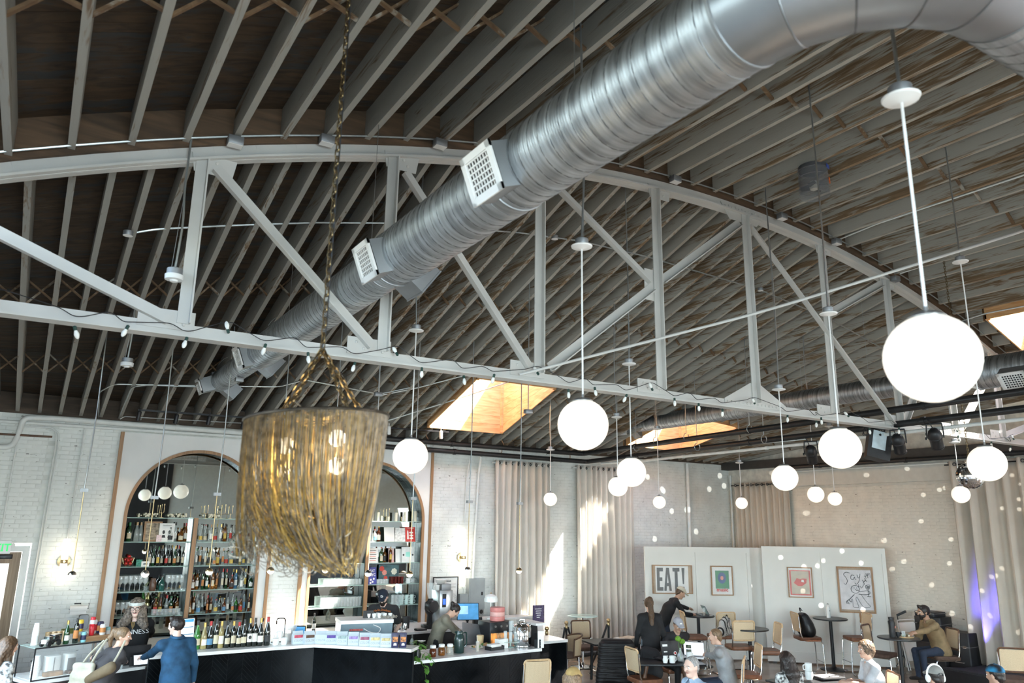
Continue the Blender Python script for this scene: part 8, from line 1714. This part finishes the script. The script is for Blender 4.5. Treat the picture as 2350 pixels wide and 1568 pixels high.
# 11 older man
q11 = person('older man with grey hair and a light blue shirt at the bottom edge', 1586, 1532, 172, 1.76, BLUS, DJEAN, SK3, HGR, seat=.46, lean=8, hunch=8, head=(10, 6), hairstyle='short')
for s in (-1, 1): MB().beam(q11['N']+q11['X']*(s*.02)+q11['fwd']*.07+Vector((0, 0, .03)), q11['N']+q11['X']*(s*.07)+q11['fwd']*.09+Vector((0, 0, -.03)), .05, .008).build('collar', BLUS, q11['t'])
# 12 woman with dark hair
q12 = person('woman with long straight dark hair and a speckled top, seen from behind', 1803, 1516, 76, 1.64, PATT, BPANT, SK1, HDK, seat=.46, hairstyle='straight', female=True)
# 13 polo man
q13 = person('man with curly hair in a pale grey polo shirt, profile to the left', 1986, 1492, 146, 1.74, POLO, DJEAN, SK1, HMX if False else mat('brown_curls', (.10, .065, .04), .5, var=.35, scale=30), seat=.46, lean=6, hunch=8, head=(4, 2), hands=(w3(1955, 1562, .80), w3(1945, 1566, .80)), sleeve='short', hairstyle='curly')
for s in (-1, 1): MB().beam(q13['N']+q13['X']*(s*.02)+q13['fwd']*.075+Vector((0, 0, .035)), q13['N']+q13['X']*(s*.075)+q13['fwd']*.05+Vector((0, 0, .02)), .05, .010).build('collar', POLO, q13['t'])
# 14 hoodie man
q14 = person('bearded man in a tan hoodie eating on a stool at the high table', 2119, 1406, 148, 1.78, HOOD, DJEAN, SK2, HDK, seat=.70, lean=16, hunch=14, head=(0, 8), hands=(w3(2098, 1452, 1.09), w3(2078, 1461, 1.09)), hairstyle='top', beard=HDK, bulk=1.08)
G = Blob(); N_ = q14['N']; G.cap(N_+Vector((-.07, -.06, .0)), N_+Vector((.07, -.06, .0)), .05, .05, 0, .03); G.cap(N_+Vector((-.08, -.03, .03)), N_+Vector((-.06, .05, .0)), .03, .03, 0, .03); G.cap(N_+Vector((.08, -.03, .03)), N_+Vector((.06, .05, .0)), .03, .03, 0, .03); blob('hood', G, HOOD, q14['t'])
# 15 person with headphones
q15 = person('person in a grey mesh cap with white headphones at the bottom edge', 2146, 1556, 64, 1.72, BLKT, BPANT, SK1, HDK, seat=.46, head=(0, 4), hairstyle='cap')
capon(q15, cloth('grey_mesh_cap', (.22, .215, .20))); hp = q15['hp']; MB().tube([hp(.108*math.cos(R(a)), -.01, .02+.135*math.sin(R(a))) for a in range(0, 181, 15)], .012, 8, flat=1.3).build('headphone_band', WHITEP, q15['t'])
for s in (-1, 1): G = Blob(); G.ell(hp(s*.098, -.005, -.005), np.array((.026, .042, .05)), np.array(q15['HR']), 0, .01); blob('headphone_cup', G, WHITEP, q15['t'], .009)
MB().tube([hp(.032*math.cos(R(a)), -.118, .035+.03*math.sin(R(a))) for a in range(0, 181, 20)], .010, 6).build('cap_strap', BLACKP, q15['t'])
# 16 beanie
q16 = person('person in a blue and black patterned beanie at the bottom right edge', 2284, 1552, 84, 1.72, BLKT, BPANT, SK1, HDK, seat=.46, head=(0, 4), hairstyle='cap')
capon(q16, mat('blue_pattern_knit', (.005, .005, .008), .8, col2=(.02, .22, .42), scale=9, detail=1), brim=False, name='beanie')
# 17 tan cap
q17 = person('person in a tan cap with long light brown hair by the bar end', 1316, 1560, 30, 1.70, cloth('brown_top', (.12, .09, .06)), BPANT, SK1, HLB, seat=.46, head=(0, 6), hairstyle='long', female=True)
capon(q17, cloth('tan_cap', (.34, .23, .09)))

def seat_of(q, label, sh, stool=False, wood_=BEECH, seat=LEATH):
    l_ = q['t'].location; rz = q['t'].rotation_euler.z; return cane_seat(label, (l_.x, l_.y, 0), rz, sh-.045, wood_, seat, stool, 'cane_stool' if stool else 'cane_chair')
seat_of(q14, 'dark framed cane stool on which the hoodie man sits', .70, True, WALNUT, LEATHD); seat_of(q10, 'blond cane chair in which the man in the grey sweater sits', .46); seat_of(q9, 'cane chair of the man in the grey cap, hidden behind the black laptop', .46)
seat_of(q13, 'dark chair of the man in the polo shirt, just showing at the bottom edge', .46, False, WALNUT, LEATHD); seat_of(q12, 'dark chair of the woman with straight dark hair at the bottom edge', .46, False, WALNUT, LEATHD)
# ------------------------------------------------------------------ bags, laptops and table things
TOTE = cloth('cream_canvas', (.42, .40, .32)); BRN = cloth('brown_bag_cloth', (.13, .095, .055))
def bag(label, loc, rz, prims, m, cat='bag', name='bag', straps=(), sm=None, h=.011, disp=None, mats=None):
    t = thing(name, label, cat, loc, rz); G = Blob()
    for p in prims: G.cap(*p[:4], p[4] if len(p) > 4 else 0, p[5] if len(p) > 5 else .03, ax=p[6] if len(p) > 6 else None, w=p[7] if len(p) > 7 else 1)
    blob('body', G, mats or m, t, h, disp)
    for s_ in straps: MB().tube(bend(s_, .06), .014, 6, flat=.35).build('strap', sm or m, t)
    return t
p = oZ(195, 1572, 1.02); N2 = q2['W'] @ q2['N']; bk = (q2['W'].to_3x3() @ Vector((0, -1, 0))); rg = (q2['W'].to_3x3() @ Vector((1, 0, 0)))
dN = prj(N2)[2]
b1 = oD(192, 1552, dN-.30); bag('cream canvas tote bag hanging at the leaning woman\'s back', b1, -YAW, [((-.11, 0, .12), (.09, 0, .12), .04, .04, 0, .05), ((-.14, 0, -.14), (.12, 0, -.14), .07, .07, 0, .06), ((-.11, 0, 0), (.09, 0, 0), .06, .06, 0, .08)], TOTE, straps=[[(-.06, .02, .12), (.02, .05, .26), (.12, .16, .40)], [(.06, .0, .12), (.11, .04, .26), (.16, .15, .42)]])
b2 = oD(229, 1548, dN-.32); bag('brown sling bag on a cream strap across the leaning woman\'s back', b2, -YAW, [((-.13, 0, -.06), (.13, 0, .08), .05, .06, 0, .03, (0, 0, 1), 1.2)], BRN, straps=[[(.13, 0, .10), (.17, .06, .22), (.20, .14, .38)]], sm=TOTE)
# puffer jacket
pj = at(1412, 1535, .46); ridge = lambda X, Y, Z: -.012*np.abs(np.sin(Z*math.pi/.060))
bag('black quilted puffer jacket draped over a chair behind the front tables', pj, fac(fw.x, fw.y), [((-.20, -.24, .90), (.20, -.24, .90), .085, .085)]+[((x, -.27, .86), (x*1.15, -.30, .40), .105, .11, 0, .08) for x in (-.22, -.09, .06, .20)]+[((-.28, -.32, .40), (-.33, -.34, .16), .09, .08, 0, .06), ((-.10, -.32, .40), (.10, -.32, .28), .11, .10, 0, .08), ((.20, -.24, .88), (.33, -.26, .55), .08, .07, 0, .05), ((.33, -.26, .55), (.38, -.24, .30), .07, .05, 0, .03), ((-.20, -.15, .88), (.2, -.15, .86), .08, .08)], mat('black_nylon', (.010, .009, .009), .5, var=.15, spec=.3), 'jacket', 'puffer_jacket', disp=ridge)
pb_ = oZ(1492, 1512, .72); bag('black backpack hanging on the blond cane chair', (pb_.x, pb_.y, 0), fac(.95, .35), [((-.08, 0, .82), (.08, 0, .80), .10, .10, 0, .06), ((-.10, .02, .52), (.10, .02, .50), .12, .12, 0, .08), ((-.08, .0, .66), (.09, .0, .66), .12, .12, 0, .08), ((.0, .05, .45), (.02, .1, .40), .1, .08, 0, .05)], cloth('black_bag_cloth', (.014, .014, .016)), name='backpack', straps=[[(-.1, -.08, .85), (-.1, -.16, .7), (-.1, -.1, .5)]])
pb_ = oZ(1852, 1462, .74); bag('black shiny backpack sitting on a brown stool', (pb_.x, pb_.y, .745), fac(1, -.3), [((-.10, 0, .12), (.10, 0, .12), .13, .13, 0, .10), ((-.08, -.03, .26), (.08, -.03, .26), .12, .12, 0, .10), ((-.05, -.07, .40), (.05, -.07, .40), .085, .085, 0, .10)], mat('black_shiny_cloth', (.013, .013, .014), .35, bump=.4, bscale=30), name='backpack', straps=[[(-.03, -.1, .5), (-.02, -.12, .60), (.04, -.1, .52)], [(.02, -.14, .46), (.1, -.16, .42), (.1, -.12, .3)]])
STR_ = bpy.data.materials.new('striped_canvas'); STR_.use_nodes = True; N = STR_.node_tree.nodes; L = STR_.node_tree.links; tc = N.new('ShaderNodeTexCoord'); wv = N.new('ShaderNodeTexWave'); wv.inputs['Scale'].default_value = 3.2; wv.bands_direction = 'X'; L.new(tc.outputs['Object'], wv.inputs[0]); cr_n = N.new('ShaderNodeValToRGB'); cr_n.color_ramp.elements[0].position = .16; cr_n.color_ramp.elements[1].position = .20; cr_n.color_ramp.elements[0].color = (.03, .03, .03, 1); cr_n.color_ramp.elements[1].color = (.60, .59, .55, 1); L.new(wv.outputs[0], cr_n.inputs[0]); L.new(cr_n.outputs[0], N['Principled BSDF'].inputs['Base Color']); N['Principled BSDF'].inputs['Roughness'].default_value = .85
pb_ = oZ(1663, 1462, .74); bag('white bag with black stripes on a stool by the left partition', (pb_.x, pb_.y, .735), .3, [((-.12, 0, .12), (.14, 0, .14), .11, .11, 0, .08), ((-.06, 0, .28), (.18, 0, .30), .08, .08, 0, .08), ((.04, 0, .36), (.10, 0, .36), .05, .05, 0, .06)], STR_, name='striped_bag', straps=[[(.0, -.03, .36), (.05, -.04, .46), (.12, -.03, .36)], [(-.15, -.1, .1), (-.06, -.12, .3), (.06, -.1, .38)]], sm=BLACKP)
def laptop(label, loc, rz, lid, w=.34, d=.24, ang=105, scr=SCRW):
    t = thing('laptop', label, 'laptop', loc, rz); MB().rbox((0, 0, .009), (w, d, .018), .012).build('base', lid, t); MB().box((0, .03, .0186), (w-.05, d*.45, .001)).build('keyboard', BLACKP, t)
    M3 = RX(R(ang-180)); c = Vector((0, d/2, .016)); s_ = MB(); s_.M = Matrix.Translation(c) @ Matrix.Rotation(R(ang-180), 4, 'X'); s_.rbox((0, -d/2, 0), (w, d, .010), .012); lo = s_.build('lid', lid, t)
    e = MB(); e.M = s_.M; e.box((0, -d/2, -.0058), (w-.02, d-.02, .001)); e.build('display', scr, t); return t, s_.M
tf = lambda dx, dy: fac(dx, dy)
tt = oZ(1533, 1512, .76); lt, LM = laptop('black laptop with pale stickers on its lid, on the low table', (tt.x, tt.y, .761), fac(-.25, -1)+.08, BLACKP, .42, .29, 100)
for x, y, w, h_ in ((.13, -.22, .10, .035), (.13, -.12, .07, .02), (.13, -.05, .08, .02)):
    s_ = MB(); s_.M = LM; s_.box((x, y, .0058), (w, h_, .001)); s_.build('sticker', PAPER, lt)
for x, y, m_ in ((-.06, -.09, PAPER), (-.06, -.09, BLUB_ if False else LBR), (-.13, -.06, LBB)):
    s_ = MB(); s_.M = LM; s_.lathe([(.001, .0055), (.03 if m_ is PAPER else .02, .0055), (.03 if m_ is PAPER else .02, .0066 if m_ is PAPER else .0072), (.001, .0066 if m_ is PAPER else .0072)], 16, (x, y, 0)); s_.build('round_sticker', m_, lt)
tt = oZ(1592, 1510, .76); l2, LM = laptop('open laptop with a white page on its screen before the grey sweater man', (tt.x, tt.y, .761), fac(.55, 1)+PI+2.75, mat('silver_shell', (.50, .51, .52), .35, metal=.6), .36, .25, 108)
for x, y in ((.09, -.16), (.09, -.08)): s_ = MB(); s_.M = LM; s_.box((-x, y, -.0068), (.09, .06, .001)); s_.build('page_image', mat('dark_photo_a', (.06, .07, .05), .4, emit=.3, var=.6, scale=25), l2)
laptop('grey laptop open on the high table under the man in the cream cap', (TB[0].x+.10, TB[0].y-.04, 1.061), fac(-1, .5)+PI, mat('grey_shell', (.20, .21, .22), .4, metal=.5), .30, .21, 118, mat('green_screen', (.14, .20, .19), .3, emit=.3))
t = thing('drink', 'iced coffee in a clear cup beside the laptop on the high table', 'drink', (TB[0].x-.02, TB[0].y-.2, 1.061)); MB().lathe(TALL, 16).build('cup', GLASS, t); MB().lathe([(.001, .012), (.026, .012), (.029, .08), (.001, .08)], 14).build('coffee', mat('milk_coffee', (.45, .33, .22), .4), t)
t = thing('phone', 'white phone lying on the high table by the EAT poster', 'phone', (TB[0].x+.2, TB[0].y-.18, 1.061), .4); MB().rbox((0, 0, .005), (.15, .075, .010), .01).build('shell', PAPER, t); MB().box((0, 0, .0104), (.13, .065, .0008)).build('glass', CAPG, t)
tv = oZ(1562, 1518, .76); t = thing('flower_vase', 'clear bottle vase with two green pompom flowers on the low table', 'vase', (tv.x, tv.y, .761)); MB().lathe([(.001, 0), (.05, 0), (.06, .02), (.058, .10), (.025, .15), (.020, .20), (.026, .21), (.022, .21), (.016, .2), (.02, .15), (.052, .1), (.054, .02), (.001, .012)], 20).build('glass', GLASS, t)
POM = mat('pompom_green', (.14, .30, .03), .7, var=.2, scale=60, bump=.8, bscale=90)
for x, z in ((-.045, .36), (.05, .31)): MB().tube([(0, 0, .02), (x*.4, 0, .2), (x, 0, z-.04)], .004, 5).build('stem', LEAF, t); G = Blob(); G.ell((x, 0, z), (.05, .05, .045)); blob('pompom', G, POM, t, .007, lambda X, Y, Z: .006*np.sin(210*X)*np.sin(210*Y)*np.sin(210*Z))
tm = oZ(1543, 1522, .76); mug((tm.x, tm.y, .761), 'white mug in front of the black laptop on the low table', None, s=1.25); t = thing('milk_jug', 'small white jug beside the white mug on the low table', 'jug', (tm.x-.11, tm.y+.05, .761)); MB().lathe([(.001, 0), (.035, 0), (.045, .05), (.035, .09), (.038, .11), (.034, .11), (.001, .01)], 16).build('body', WHITEP, t); MB().tube([(.04, 0, .09), (.07, 0, .07), (.045, 0, .03)], .006, 6).build('handle', WHITEP, t)
mug((oZ(1582, 1513, .76).x, oZ(1582, 1513, .76).y, .761), 'white mug before the open white laptop screen', None, s=1.25)
for k, (x, y) in enumerate(((1858, 1558), (1860, 1545))): p = oZ(1857, 1560, .76); mug((p.x, p.y, .761+k*.115), 'white mug %s on the front dark table' % ('below another' if k == 0 else 'stacked on top of another'), None, s=1.3, rz=PI*.9*k)
p = oZ(1900, 1556, .76); t = thing('tray', 'black tray with white papers on the front dark table', 'tray', (p.x, p.y, .761), fac(1, -.25)+PI/2); MB().rbox((0, 0, .012), (.42, .30, .024), .02).build('tray_body', BLACKP, t); MB().box((-.02, .02, .026), (.32, .20, .004)).build('paper', PAPER, t)
for k in range(4): MB().box((-.10+.06*k, .02, .029), (.02, .16, .001)).build('print_line', CAPG, t)
MB().beam((-.05, -.08, .035), (.16, -.04, .035), .012, .012).build('pen', BLACKP, t)
t = thing('water_bottle', 'white water bottle with a loop lid on the high table by the lips poster', 'water bottle', (TB[2].x+.02, TB[2].y+.05, 1.061)); MB().lathe([(.001, 0), (.04, 0), (.043, .01), (.043, .21), (.03, .235), (.026, .24), (.001, .24)], 20).build('body', WHITEP, t); MB().lathe([(.03, .238), (.03, .27), (.001, .272)], 16).build('lid', CANW, t); MB().tube([(-.02, 0, .268), (-.015, 0, .30), (.03, 0, .285)], .006, 6).build('loop', CAPG, t); MB().box((0, -.0435, .15), (.012, .002, .03)).build('mark', BLACKP, t)
h4 = TB[3]; t = thing('flask', 'tall black flask with a pink leaf print on the hoodie man\'s table', 'flask', (h4.x-.08, h4.y+.06, 1.061)); MB().lathe([(.001, 0), (.052, 0), (.055, .01), (.055, .25), (.045, .29), (.042, .30), (.001, .30)], 22).build('body', BLACKP, t); MB().lathe([(.044, .30), (.05, .305), (.05, .345), (.001, .35)], 18).build('lid', BLACKM, t); MB().tube(bend([(-.05, 0, .26), (-.10, .0, .29), (-.075, 0, .15)], .02), .008, 6).build('handle', BLACKM, t); fl(t, 'leaf_print', SALM, [(.0, .15), (.03, .17), (.036, .20), (.01, .19)], -.055)
t = thing('serving_board', 'pale round board with food on the hoodie man\'s table', 'board', (h4.x+.12, h4.y-.06, 1.061)); MB().lathe([(.001, 0), (.14, 0), (.145, .008), (.14, .015), (.001, .015)], 28).build('board', BEECH, t)
for k in range(6): a = k*1.05; MB().ball((.06*math.cos(a), .05*math.sin(a), .03), .024, 8, 6, sc=(1.3, 1, .7)).build('food', (LEAF, BRN, CAND)[k % 3], t)
lath('tumbler', TUMB, GLASS, (h4.x+.02, h4.y-.09, 1.077), 'small clear glass on the hoodie man\'s board', 'glass', sc_=.95); lath('black_bowl', CUPP, BLACKP, (h4.x-.0, h4.y+.0, 1.061), 'small black bowl beside the flask on the high table', 'bowl', n=18, sc_=1.2)
t = thing('pepper_mill', 'wooden mill standing behind the dark cane chair back', 'mill', (16.0, 10.9, .95)); MB().lathe([(.02, 0), (.026, .02), (.016, .08), (.022, .14), (.018, .2), (.001, .21)], 14).build('body', OAK, t); MB().tube([(0, 0, 0), (0, 0, -.95)], .03, 8).build('post', PANELW, t)
for k in range(5):
    p = oZ(1425, 1470, .77); t = thing('papers', 'open newspaper sheets, %s from the top on the table behind the puffer jacket' % od(4-k), 'papers', (p.x+.10*(k-2), p.y+.03*(k % 2), .761+.012*k), -.3+.15*k); MB().rbox((0, 0, .005), (.34, .26, .010), .01).build('sheets', PAPER if k % 2 else mat('cream_paper', (.66, .56, .42), .7), t)
